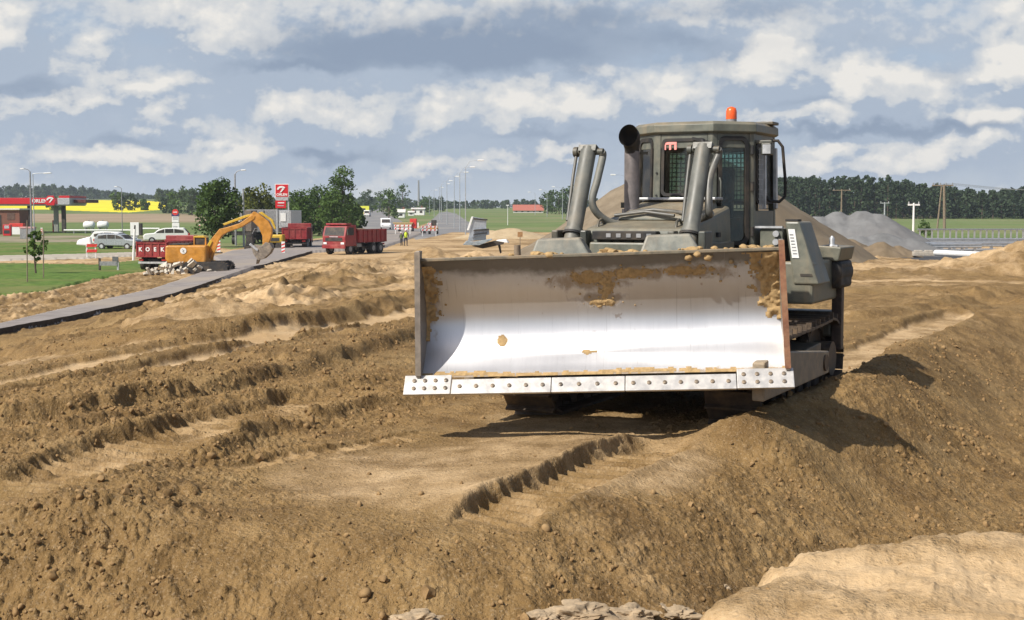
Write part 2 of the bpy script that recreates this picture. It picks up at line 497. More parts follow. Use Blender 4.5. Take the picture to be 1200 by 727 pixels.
rows = np.concatenate([np.arange(3.2, 8.2, .05), np.arange(8.2, 12.0, .013), np.arange(12.0, 17.5, .022),
                       np.geomspace(17.5, 45, 290), np.geomspace(45, 135, 190)[1:], np.geomspace(135, 900, 170)[1:], np.geomspace(900, 1700, 24)[1:]])
cols = np.concatenate([-np.geomspace(.412, 1.4, 26)[::-1], np.arange(-.41, .4101, .00106), np.geomspace(.412, 1.4, 26)])
NR, NC = len(rows), len(cols)
GY, GX = np.meshgrid(rows, cols, indexing='ij')
GX = GX * GY
BZ = base_h(GX, GY)
PF = GY * CP - (BZ - CZ) * SP
PU = 600 + FPX * GX / PF
PV = 363.5 - FPX * (GY * SP + (BZ - CZ) * CP) / PF

def inside(poly, U=None, V=None):
    U = PU if U is None else U; V = PV if V is None else V
    r = np.zeros(U.shape, bool)
    n = len(poly)
    for i in range(n):
        (x0, y0), (x1, y1) = poly[i], poly[(i + 1) % n]
        if y0 == y1: continue
        c = ((y0 > V) != (y1 > V)) & (U < (x1 - x0) * (V - y0) / (y1 - y0) + x0)
        r ^= c
    return r
class Sub:
    """the vertices within reach of a line given by where it is seen: signed distance d in metres (+ beyond, away from the camera), distance along it al, total length L"""
    def __init__(s, pts, reach):
        P = [ground_at(u, v) for u, v in pts]
        xs = [p.x for p in P]; ys = [p.y for p in P]
        s.i = np.nonzero(((GX > min(xs) - reach) & (GX < max(xs) + reach) & (GY > min(ys) - reach) & (GY < max(ys) + reach)).ravel())[0]
        x, y = GX.ravel()[s.i], GY.ravel()[s.i]
        b, sg, al, L = np.full(x.shape, 1e9), np.ones(x.shape), np.zeros(x.shape), 0.0
        for p, q in zip(P[:-1], P[1:]):
            ex, ey = q.x - p.x, q.y - p.y
            l2 = ex * ex + ey * ey
            t = np.clip(((x - p.x) * ex + (y - p.y) * ey) / l2, 0, 1)
            d = np.hypot(x - p.x - t * ex, y - p.y - t * ey)
            c = ex * (y - p.y) - ey * (x - p.x)
            if ex < 0: c = -c
            up = d < b
            b = np.where(up, d, b); sg = np.where(up, np.where(c >= 0, 1.0, -1.0), sg); al = np.where(up, L + t * math.sqrt(l2), al)
            L += math.sqrt(l2)
        keep = b < reach
        s.i, s.d, s.al, s.L = s.i[keep], (b * sg)[keep], al[keep], L
        s.x, s.y = x[keep], y[keep]
        s.ends = sst(0, .6, s.al) * sst(0, .6, L - s.al)

H = np.zeros_like(BZ)              # relief added to the smooth terrain
CL = np.zeros_like(BZ)             # how cloddy
DRY = np.zeros_like(BZ)            # pale dry sand
near = GY < 70
slope_d = (np.interp(GX, EDGE_X, EDGE_Y) - GY) / np.sqrt(1 + np.interp(GX, EDGE_X, EDGE_S) ** 2)
on_slope = sst(-.3, .5, slope_d) * (GY < 60)
pile = sst(-.75, .30, np.minimum(6.45 + .06 * (GX - 1.6) - GY, (GX - 1.38 + (6.5 - GY) * .60) * .846)) * (GY < 9)
big = fbm(GX * .35, GY * .35, 11, 3)
H += .05 * big * near
CL = np.maximum(CL, .28 + .25 * sst(-.1, .5, big))
CL = np.maximum(CL, on_slope * (.50 + .25 * sst(-.2, .4, fbm(GX * .9, GY * .9, 40, 2))))
left_rut = sst(560, 430, PU) * sst(342, 400, PV) * sst(640, 540, PV)
CL = np.maximum(CL, left_rut * .8)
_q = ((PU - 590 + .9 * (PV - 545)) / 270) ** 2 + ((PV - 545) / 62) ** 2 + .35 * fbm(GX * .8, GY * .5, 88, 4)
smooth_pad = sst(1.15, .55, _q)
CL *= 1 - .80 * smooth_pad
CL = np.where((PV < 345) & (GY > 20), CL * .45, CL)
DRY = np.maximum(DRY, sst(20, 60, GY) * (.60 + .5 * fbm(GX * .12, GY * .12, 77, 3)))
DRY = np.maximum(DRY, pile * (.80 + .5 * fbm(GX * 1.3, GY * 1.3, 405, 4)))
DRY = np.maximum(DRY, smooth_pad * .42)
DRY += .25 * fbm(GX * .6, GY * .35, 31, 4)
DRY -= .45 * sst(620, 500, PU) * sst(338, 362, PV) * sst(560, 500, PV)
CL = CL * (1 - pile) + pile * (.30 + .70 * sst(.99, .6, pile))
H += pile * (.045 * fbm(GX * 1.6, GY * 1.6, 401, 4, .55))
CL = np.maximum(CL, sst(420, 120, PU) * sst(560, 610, PV) * .95)

# long banks the blade and the tracks left: (line as seen, height, width of the near face, width of the far face, crumbling)
hf, cf, df = H.ravel(), CL.ravel(), DRY.ravel()
RIDGES = [
    ([(-160, 508), (0, 488), (120, 474), (250, 452)], .24, .22, 2.2, 1.0),
    ([(215, 458), (330, 430), (400, 410), (520, 378)], .27, .25, 2.4, 1.0),
    ([(-160, 530), (0, 512), (130, 492), (260, 472), (480, 438)], .10, .2, .7, 1.0),
    ([(-80, 425), (0, 416), (90, 402), (200, 393), (330, 380), (520, 343)], .14, .3, 1.6, .8),
    ([(-60, 402), (60, 392), (130, 378), (210, 362), (260, 352)], .20, .4, 1.8, .8),
    ([(-60, 412), (90, 394), (200, 379), (280, 368)], .09, .25, .8, .8),
    ([(200, 372), (260, 360), (330, 347), (420, 336)], .13, .5, 1.6, .5),
    ([(300, 388), (380, 372), (520, 350)], .13, .3, .9, .7),
    ([(215, 535), (260, 520), (330, 492), (420, 470), (520, 452)], .16, .22, 1.2, 1.0),
    ([(-40, 560), (60, 540), (180, 508), (250, 495), (390, 468)], .07, .12, .5, .6),
    ([(60, 622), (110, 592), (170, 574), (260, 562)], .09, .3, .8, 1.0),
    ([(845, 540), (870, 531), (900, 520), (950, 500), (992, 483), (1020, 468), (1050, 446), (1085, 420)], .50, 1.35, .50, .10),
    ([(985, 372), (1060, 362), (1150, 346), (1210, 340)], .20, .4, 1.6, .7),
    ([(985, 340), (1060, 338), (1130, 345), (1180, 350)], .16, .4, 1.4, .7),
    ([(985, 392), (1040, 381), (1110, 364), (1165, 357)], .10, .18, .7, .4),
    ([(300, 338), (380, 324), (470, 319)], .13, .6, 1.8, .5),
    ([(380, 316), (430, 311), (480, 302)], .14, .6, 1.8, .4),
    ([(1040, 322), (1100, 318), (1160, 322)], .12, .6, 1.8, .5),
    ([(1140, 385), (1160, 420), (1200, 470), (1260, 540)], .08, .5, .8, 1.0),
]
for (pts, h, wn_, wf, cr) in RIDGES:
    h *= .72 if pts[0][0] > 0 else .95
    if h < .32: pts = [(u, v + .75 * h * FPX / ground_at(u, v).y) for u, v in pts]
    s = Sub(pts, wf * 3)
    d = s.d + .085 * cr * fbm(s.x * 1.2, s.y * 1.2, 55, 4, .62)
    hv = np.clip(1 + .26 * cr * fbm(s.al * .8 + 9, s.al * 0 + h * 40, 3, 3), .3, 1.6)
    prof = np.where(d < 0, sst(-wn_, 0, d), np.exp(-(np.maximum(d, 0) / wf) ** 1.5))
    hf[s.i] += h * hv * prof * s.ends
    k = np.where((d < wn_ * 1.0) & (d > -wn_ * 2.2), .45 + .30 * cr, 0) * s.ends
    cf[s.i] = np.maximum(cf[s.i], k)
    df[s.i] -= .25 * np.where((d < .05) & (d > -wn_ * 1.5), 1, 0) * s.ends
# flattened wheel and track lanes: (line, half width, depth, grouser marks, dry)
LANES = [
    ([(-80, 462), (0, 450), (120, 424), (250, 404), (390, 384), (520, 362)], .70, .07, 0, .85),
    ([(-80, 482), (0, 469), (180, 437), (330, 406), (420, 393), (520, 377)], .42, .06, 0, .85),
    ([(-80, 606), (0, 578), (150, 535), (280, 500), (400, 466)], .50, .09, .055, .28),
    ([(540, 620), (660, 572), (755, 534), (800, 516)], .27, .06, .052, .22),
    ([(235, 556), (380, 530), (530, 502)], .18, .04, .030, .35),
    ([(965, 450), (1020, 412), (1080, 384), (1130, 366)], .38, .06, .012, .60),
    ([(-60, 438), (60, 420), (200, 398)], .6, .04, 0, .45),
    ([(330, 352), (430, 338), (500, 328)], .5, .05, 0, .7),
    ([(200, 352), (330, 362), (430, 345), (500, 332)], .6, .05, 0, .8),
    ([(985, 330), (1080, 328), (1210, 330)], .8, .03, 0, .9),
]
for (pts, hw, dep, gro, dry) in LANES:
    s = Sub(pts, hw * 3)
    wob = .25 * hw * fbm(s.x * .9, s.y * .9, 70, 4, .6)
    dd = np.abs(s.d + wob)
    k = sst(hw * 1.15, hw * .85, dd) * s.ends
    hf[s.i] = hf[s.i] * (1 - .6 * k) - dep * k
    if gro:
        cell = s.al / .19 + .15 * s.d
        bar = np.abs((cell % 1) - .5) * 2
        broken = sst(.05, .45, _hash(np.floor(cell), np.floor(cell) * 0 + 3, 8) + .5 * fbm(s.x * 2, s.y * 2, 19, 3))
        hf[s.i] += gro * k * sst(.5, .85, bar) * broken
    hf[s.i] += .5 * dep * np.exp(-((dd - hw * 1.25) / (.25 * hw)) ** 2) * s.ends
    cf[s.i] *= (1 - .80 * k)
    df[s.i] = df[s.i] * (1 - k) + k * (dry + .25 * fbm(s.x * 1.5, s.y * .6, 12, 4))
# the edge of smooth soil beside the last lane, and the crumbs along it
s = Sub([(512, 613), (600, 574), (690, 538), (752, 515)], 2.5)
d = s.d + .035 * fbm(s.x * 1.6, s.y * 1.6, 71, 4, .6) + .004 * np.sin(s.al * 2 * PI / .19 + 2 * fbm(s.al, s.al * 0, 6, 2)) * (fbm(s.al * 1.3, s.al * 0, 5, 2) > -.1) + .010 * fbm(s.x * 7, s.y * 7, 72, 3)
hf[s.i] += .090 * np.where(d < 0, sst(-.055, 0, d), np.exp(-(np.maximum(d, 0) / .9) ** 2)) * s.ends
k = np.exp(-((d + .03) / .07) ** 2) * s.ends
hf[s.i] += .022 * k * sst(-.4, .5, fbm(s.x * 6, s.y * 6, 4, 3)); cf[s.i] = np.where((s.d > -.22) & (s.d < .14), cf[s.i] * .35, cf[s.i])
s = Sub([(250, 553), (300, 548), (390, 531), (500, 508)], .8)
k = np.exp(-(s.d / .05) ** 2) * s.ends
hf[s.i] += .05 * k * sst(-.1, .35, vnoise(s.al * 5, s.al * 0, 4))

# heaps of loose sand and soil that belong to the ground: (u, v of the foot centre, distance or None, half width x, half depth, height)
for (u, v, hx, hy, h) in [(505, 303, 3.2, 3.0, .95), (560, 306, 2.6, 2.6, .75), (455, 312, 2.6, 3.4, .45), (115, 606, .8, .5, .12), (20, 650, .8, .6, .12), (1290, 318, 7.5, 6.0, 1.25), (230, 372, 1.5, 1.6, .35), (330, 350, 1.6, 2.2, .3), (410, 318, 1.6, 3, .35)]:
    p = ground_at(u, v)
    q = np.sqrt(((GX - p.x) / hx) ** 2 + ((GY - p.y) / hy) ** 2) + .15 * fbm(GX * .8, GY * .8, 21, 3)
    H += h * sst(1, .0, q)
    if p.y < 25: continue
    DRY = np.where(q < 1, np.maximum(DRY, .45), DRY)

# region outlines, as seen from the camera
ROAD = [(-200, 430), (0, 385.5), (70, 368), (180, 342.5), (216, 330), (240, 321), (262, 311), (250, 303), (272, 296), (318, 290.5), (372, 283), (425, 277), (450, 272), (482, 270), (496, 274), (478, 281), (446, 292), (366, 296.5), (300, 315), (250, 333), (186, 353.5), (166, 357.5), (80, 377), (0, 392), (-200, 440)]
ROADW = ROAD
OLD = [(412, 270), (418, 262.5), (424, 256), (431, 249), (437, 243.5), (442, 243.5), (452, 249), (464, 256), (478, 264), (490, 270), (470, 272)]
NEW = [(478, 272), (497, 265), (508, 255), (514, 249.5), (522, 248), (534, 250.5), (545, 258), (556, 265), (566, 273), (530, 272), (500, 279), (486, 281)]
GRASS = [(-200, 310), (0, 309), (110, 311), (166, 305.5), (200, 305), (168, 318.5), (140, 322), (95, 331), (52, 342), (0, 346), (-200, 352)]
PATH = [(-200, 303), (0, 301), (90, 299), (166, 296.5), (166, 300), (95, 303.5), (0, 306), (-200, 309)]
STRIP = [(-300, 287), (0, 285), (240, 283), (240, 292), (166, 296.5), (90, 299), (0, 301), (-300, 303)]
GRAVEL = [(-300, 276), (0, 276), (230, 277), (240, 283), (0, 285), (-300, 287)]
MEADOW = [(-400, 262), (0, 260.5), (235, 260), (330, 262), (420, 258), (424, 262), (410, 275), (330, 284), (270, 292), (240, 288), (240, 280), (230, 277), (0, 276), (-400, 276)]
BROWN = [(-400, 250.5), (0, 250.5), (240, 250.5), (330, 252), (425, 253), (420, 259), (330, 262.5), (235, 260.5), (0, 261), (-400, 262)]
RAPE = [(-90, 245), (8, 240), (20, 239.5), (30, 241), (60, 241), (75, 236), (110, 234.5), (170, 235.5), (196, 237), (193, 245.5), (150, 249), (85, 247), (50, 245.5), (-90, 248)]
MID = [(490, 248), (1000, 246), (1000, 262), (700, 274), (600, 271), (575, 273), (566, 273), (545, 258), (534, 250.5), (522, 248), (508, 255), (498, 262), (487, 266), (470, 258), (455, 249.5)]
RIGHTF = [(985, 246), (1600, 246), (1600, 283), (1200, 282), (1060, 280), (985, 266)]
ASPH = [(960, 289), (1020, 290.5), (1070, 295), (1120, 299), (1145, 302.5), (1128, 306.5), (1080, 305.5), (1020, 300), (960, 300)]
far = PV < 251
reg = np.zeros(PU.shape, int)
NAMES = ['ground', 'road', 'grass', 'path', 'gravel_yard', 'ploughed_field', 'rapeseed_field', 'meadow', 'asphalt_strip', 'old_road']
reg[(PV < 262) & (GY > 60) & (PU < 700)] = 7
reg[(PV < 268) & (GY > 110) & (PU >= 700)] = 7
for poly, k in ((MEADOW, 7), (BROWN, 5), (RAPE, 6), (GRAVEL, 4), (STRIP, 2), (PATH, 3), (GRASS, 2), (MID, 7), (RIGHTF, 7), (OLD, 9), (NEW, 9), (ASPH, 8), (ROADW, 1)):
    reg[inside(poly) & (GY > 25)] = k
soft = (reg == 0)
H = np.where(soft, H, H * .15)
H += .07 * (reg == 2) * (1 + .6 * fbm(GX * .8, GY * .8, 61, 3))
road_top = inside(ROAD) & (GY > 25)
H = np.where(reg == 1, np.where(road_top, .20, -.06 + .06 * fbm(GX * 2, GY * 2, 4, 2)), H)
H = np.where(reg == 8, .02, H)
H = np.where(reg == 3, .12, H)
# fine relief
att = np.clip(1.25 - GY / 60, .0, 1)
x, y = GX, GY
sel = soft & (GY < 62) & (np.abs(GX) < .45 * GY)
f = np.zeros_like(H)
xs, ys = x[sel], y[sel]
wx, wy = xs + .05 * vnoise(xs * 3, ys * 3, 2), ys + .05 * vnoise(xs * 3 + 7, ys * 3, 3)
dens_ = fbm(xs * .55, ys * .55, 201, 3)
fine = .034 * fbm(xs * 2.6, ys * 2.6, 101, 5, .6) + .7 * lumps(wx, wy, .34, 7, .16) * sst(-.1, .5, dens_) + .62 * lumps(wx, wy, .15, 27, .40) * sst(-.6, .3, dens_) + 1.1 * lumps(wx, wy, .075, 47, .65) + 1.0 * lumps(wx, wy, .038, 57, .6) * (ys < 17)
f[sel] = fine
H += f * CL * att + .004 * fbm(GX * 5, GY * 5, 33, 3) * near * soft
fr = sst(24, 34, GY) * sst(125, 95, GY) * soft
n_ = fbm(GX * .30, GY * .17, 301, 5, .55)
H += fr * (.20 * (1 - np.abs(n_) * 2.2).clip(0, 1) ** 3 - .05) * sst(-.45, .3, fbm(GX * .08, GY * .06, 303, 3))
H += fr * .055 * fbm(GX * 1.1, GY * .8, 305, 4, .6)
DRY = DRY - fr * .5 * sst(.1, .6, fbm(GX * .22, GY * .10, 307, 4))
rough_strip = inside([(-200, 360), (0, 348), (52, 344), (95, 333), (140, 324), (190, 320), (216, 331), (180, 342), (70, 368), (0, 385), (-200, 430)]) & soft & (GY > 25)
H += rough_strip * (.10 * fbm(GX * 2.2, GY * 1.6, 311, 4, .6))
DRY = np.where(rough_strip, .25 + .5 * fbm(GX * .9, GY * .5, 313, 4), DRY)
GZ = BZ + H

def ground_mat():
    m, nt, p = new_mat('bare_soil')
    at_ = nt.new('ShaderNodeAttribute'); at_.attribute_name = 'dry'
    oc = nt.new('ShaderNodeTexCoord').outputs['Object']
    n1 = nt.noise(oc, 2.2, 8, .66)
    n2 = nt.noise(oc, 22.0, 5, .7)
    n3 = nt.noise(oc, .35, 5, .6)
    n4 = nt.noise(oc, 70.0, 3, .7)
    wv = nt.vec('ADD', oc, nt.vec('MULTIPLY', nt.vec('SUBTRACT', oc, oc), (1, 1, 1)))
    def crumbs(scale):
        v_ = nt.new('ShaderNodeTexVoronoi', feature='F1'); nt.put(v_, 'Vector', wv); nt.put(v_, 'Scale', scale); nt.put(v_, 'Randomness', 1.0)
        sp = nt.new('ShaderNodeSeparateXYZ'); nt.l.new(v_.outputs['Color'], sp.inputs[0])
        h_ = nt.math('MULTIPLY', nt.ss(v_.outputs['Distance'], .55, .05), sp.outputs[0])
        return h_, sp.outputs[1]
    c1, t1 = crumbs(26.0); c2, t2 = crumbs(64.0)
    soil = nt.mix(nt.ss(n1, .3, .7), (.166, .100, .038), (.275, .174, .072))
    soil = nt.mix(nt.ss(n3, .48, .68), soil, (.245, .160, .068))
    damp = nt.noise(oc, 1.15, 5, .62, .4)
    soil = nt.mix(nt.ss(damp, .50, .68, 0, .62), soil, (.118, .068, .026))
    soil = nt.mix(nt.ss(damp, .46, .30, 0, .45), soil, (.33, .225, .105))
    sand = nt.mix(nt.ss(n1, .3, .7), (.42, .285, .148), (.54, .385, .220))
    sand = nt.mix(nt.ss(n3, .45, .7), sand, (.40, .265, .132))
    d = nt.math('ADD', at_.outputs['Fac'], nt.math('MULTIPLY', nt.math('SUBTRACT', n1, .5), .9))
    base = nt.mix(nt.ss(d, .05, .85), soil, sand)
    base = nt.mix(nt.math('MULTIPLY', nt.ss(n2, .35, .72, .0, .50), nt.ss(d, .2, 1.0, 1.0, .35)), base, nt.mix(.5, base, (.115, .070, .032)))
    base = nt.mix(nt.ss(t1, .82, 1.0, 0, .25), base, (.10, .062, .030))
    base = nt.mix(nt.ss(t2, .80, 1.0, 0, .2), base, (.50, .385, .25))
    base = nt.mix(nt.ss(n4, .52, .75, 0, .30), base, (.52, .40, .25))
    nt.put(p, 'Base Color', base); nt.put(p, 'Roughness', .95); nt.put(p, 'Specular IOR Level', .12)
    hh = nt.math('ADD', nt.math('ADD', nt.math('MULTIPLY', n2, .9), nt.math('MULTIPLY', n4, .3)), nt.math('ADD', nt.math('MULTIPLY', c1, .5), nt.math('MULTIPLY', c2, .25)))
    nt.put(p, 'Normal', nt.bump(hh, nt.ss(d, .25, 1.0, .75, .38), .035))
    return m
def tone_mat(name, a, b, scale, rough=.9, c=None, cs=.02, bump=.3, stretch=(1, 1, 1)):
    m, nt, p = new_mat(name)
    oc = nt.vec('MULTIPLY', nt.new('ShaderNodeTexCoord').outputs['Object'], stretch)
    n = nt.noise(oc, scale, 8, .68)
    base = nt.mix(nt.ss(n, .32, .68), a, b)
    if c: base = nt.mix(nt.ss(nt.noise(oc, cs, 5, .6), .45, .65), base, c)
    nt.put(p, 'Base Color', base); nt.put(p, 'Roughness', rough); nt.put(p, 'Specular IOR Level', .2)
    nt.put(p, 'Normal', nt.bump(n, bump, .05))
    return m
GM = [ground_mat(),
      tone_mat('worn_asphalt', (.205, .180, .165), (.285, .255, .235), 1.2, .9, (.30, .255, .21), .12),
      tone_mat('short_grass', (.060, .110, .018), (.115, .185, .032), 1.6, .95, (.155, .165, .050), .10, .8),
      tone_mat('concrete_path', (.33, .29, .23), (.44, .39, .32), .8),
      tone_mat('gravel_yard', (.22, .19, .13), (.30, .25, .17), .5, .95, (.13, .15, .055), .06),
      tone_mat('ploughed_soil', (.26, .195, .125), (.33, .25, .165), .05, .95, (.23, .19, .10), .012),
      tone_mat('rape_blossom', (.62, .52, .015), (.78, .66, .03), .05, .9),
      tone_mat('meadow_green', (.095, .140, .040), (.150, .195, .062), .08, .95, (.19, .19, .085), .018),
      tone_mat('fresh_asphalt', (.045, .045, .048), (.075, .074, .075), .8, .8),
      tone_mat('distant_asphalt', (.16, .155, .155), (.22, .215, .21), .3, .85, (.25, .235, .215), .05)]
KIND = ['structure', 'structure', 'stuff', 'structure', 'structure', 'structure', 'stuff', 'stuff', 'structure', 'structure']
LBL = {2: 'short green grass of the verge left of the road', 6: 'bright yellow strip of flowering rapeseed before the wooded hill', 7: 'green meadows behind the building site'}
idx = np.arange(NR * NC).reshape(NR, NC)
q = np.stack([idx[:-1, :-1], idx[:-1, 1:], idx[1:, 1:], idx[1:, :-1]], -1).reshape(-1, 4)
rr = reg.ravel()[q[:, 3]]
rq = reg.ravel()[q]
anyroad = (rq == 1).any(1)
rr = np.where(anyroad, 1, rr)
XYZ = np.stack([GX, GY, GZ], -1).reshape(-1, 3)
for k, nm in enumerate(NAMES):
    fq = q[rr == k]
    if not len(fq): continue
    used, inv = np.unique(fq, return_inverse=True)
    me = bpy.data.meshes.new(nm)
    me.vertices.add(len(used)); me.vertices.foreach_set('co', XYZ[used].astype(np.float32).ravel())
    me.loops.add(fq.size); me.loops.foreach_set('vertex_index', inv.ravel().astype(np.int32))
    me.polygons.add(len(fq))
    me.polygons.foreach_set('loop_start', np.arange(0, fq.size, 4, dtype=np.int32))
    if k == 0:
        a = me.attributes.new('dry', 'FLOAT', 'POINT'); a.data.foreach_set('value', DRY.ravel()[used].astype(np.float32))
    me.update(calc_edges=True)
    me.polygons.foreach_set('use_smooth', np.ones(len(fq), bool))
    me.materials.append(GM[k])
    o = bpy.data.objects.new(nm, me); COL.objects.link(o)
    tag(o, LBL.get(k), None, None, KIND[k])
    if k in LBL: o['category'] = nm.replace('_', ' ')
# the cut edge of the asphalt: a dark slab face standing over the dug out sand
edge = [ground_at(u, v) for u, v in [(-200, 440), (0, 392), (80, 377), (166, 357.5), (186, 353.5), (250, 333), (300, 315), (366, 296.5)]]
mb = MB(); ring_ = []
for p, q_ in zip(edge[:-1], edge[1:]):
    for k in range(24):
        c = p.lerp(q_, k / 24); t_ = (q_ - p); t_.z = 0; t_.normalize(); nn = Vector((t_.y, -t_.x, 0))
        if nn.x < 0: nn = -nn
        c = c + nn * (.14 * mnoise.noise(c * .5) + .06 * mnoise.noise(c * 2.1) + .02)
        z = float(base_h(c.x, c.y))
        ring_.append([(c.x - nn.x * .22, c.y - nn.y * .22, z + .206), (c.x + nn.x * .05, c.y + nn.y * .05, z + .206), (c.x + nn.x * .14, c.y + nn.y * .14, z - .45)])
for r_ in ring_: mb.v += r_
for i in range(len(ring_) - 1):
    for k in range(2):
        mb.f.append((i * 3 + k, i * 3 + k + 1, (i + 1) * 3 + k + 1, (i + 1) * 3 + k)); mb.m.append(k)
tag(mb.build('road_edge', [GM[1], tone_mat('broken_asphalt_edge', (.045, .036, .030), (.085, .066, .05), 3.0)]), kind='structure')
# the land all around, under and behind
mb = MB()
mb.add([(-2300, -400, -4.5), (2300, -400, -4.5), (2300, 1700, -4.5), (-2300, 1700, -4.5)], [(0, 1, 2, 3)])
tag(mb.build('terrain', tone_mat('far_soil', (.25, .18, .09), (.33, .24, .13), .05)), kind='structure')
mb = MB()
for i in range(24):
    for j in range(12):
        x0, x1, y0, y1 = -36 + 3 * i, -33 + 3 * i, -32.8 + 3 * j, -29.8 + 3 * j
        h = lambda x, y: -1.3 - .9 * (y < -.5) + .2 * math.sin(x * .7) * math.cos(y * .6) if y < 3 else -1.35
        mb.add([(x0, y0, h(x0, y0)), (x1, y0, h(x1, y0)), (x1, y1, h(x1, y1)), (x0, y1, h(x0, y1))], [(0, 1, 2, 3)])
o = mb.build('ground', GM[0], smooth=60); tag(o, kind='structure')
# loose clods
rng = random.Random(3)
ico = bmesh.new(); bmesh.ops.create_icosphere(ico, subdivisions=2, radius=1.0)
iv = [v.co.copy() for v in ico.verts]; iff = [tuple(v.index for v in f.verts) for f in ico.faces]; ico.free()
mb = MB()
shapes = []
for s in range(12):
    off = Vector((s * 7.1, s * 3.3, 0))
    shapes.append([v * (1 + .45 * mnoise.noise(v * 1.1 + off) + .28 * mnoise.noise(v * 2.6 + off)) for v in iv])
rowsn = rows
def surf(x, y):
    i = int(np.clip(np.searchsorted(rowsn, y), 1, NR - 1)); t = x / y
    j = int(np.clip(np.searchsorted(cols, t), 1, NC - 1))
    return GZ[i, j], CL[i, j], reg[i, j], pile[i, j]
cnt = 0
small = [(sv[::1], iff) for sv in shapes]
while cnt < 8500:
    y = 5.0 + 21 * rng.random() ** 1.5; x = y * rng.uniform(-.40, .40)
    z, c, rg, pl = surf(x, y)
    if rg or rng.random() > c ** 1.5 * (.22 if pl > .93 else 1) or (pl > .93 and rng.random() < .85): continue
    if mnoise.noise(Vector((x * .9, y * .9, 3))) < rng.uniform(-.5, .35): continue
    r = .006 + .016 * rng.random() ** 2 + (.032 * rng.random() if rng.random() < (.06 if y < 12 and x < 0 else .02) else 0)
    if y > 13: r *= 1.4
    e = Euler((rng.random() * 6, rng.random() * 6, rng.random() * 6)).to_matrix() @ Matrix.Diagonal((1, rng.uniform(.7, 1), rng.uniform(.6, .9)))
    c0 = Vector((x, y, z + r * .15))
    mb.add([e @ v * r + c0 for v in rng.choice(shapes)], iff)
    cnt += 1
o = mb.build('soil_clods', paint('clod_soil', (.24, .15, .068), .95, dust=.6, dcol=(.36, .25, .13), scale=6, bump=.6, spec=.1), smooth=50)
tag(o, 'loose clods of damp soil strewn over the slope and the ruts', 'soil', kind='stuff')
# ------------------------------------------------------------------ the bulldozer
YAW = R(-26.5)
dz_loc = Vector((1.9, 15.2, 0.0))
DZ = empty('bulldozer', dz_loc, YAW, 'dusty grey green bulldozer with its wide polished steel blade raised, facing the viewer', 'bulldozer')
def part(mb, name, mat, parent=DZ, **k): return mb.build(name, mat, parent, **k)
def each(mb, name, mat, parent=DZ, **k): return mb.build_each(name, mat, parent, **k)
G, GD = M['green'], M['green_dark']

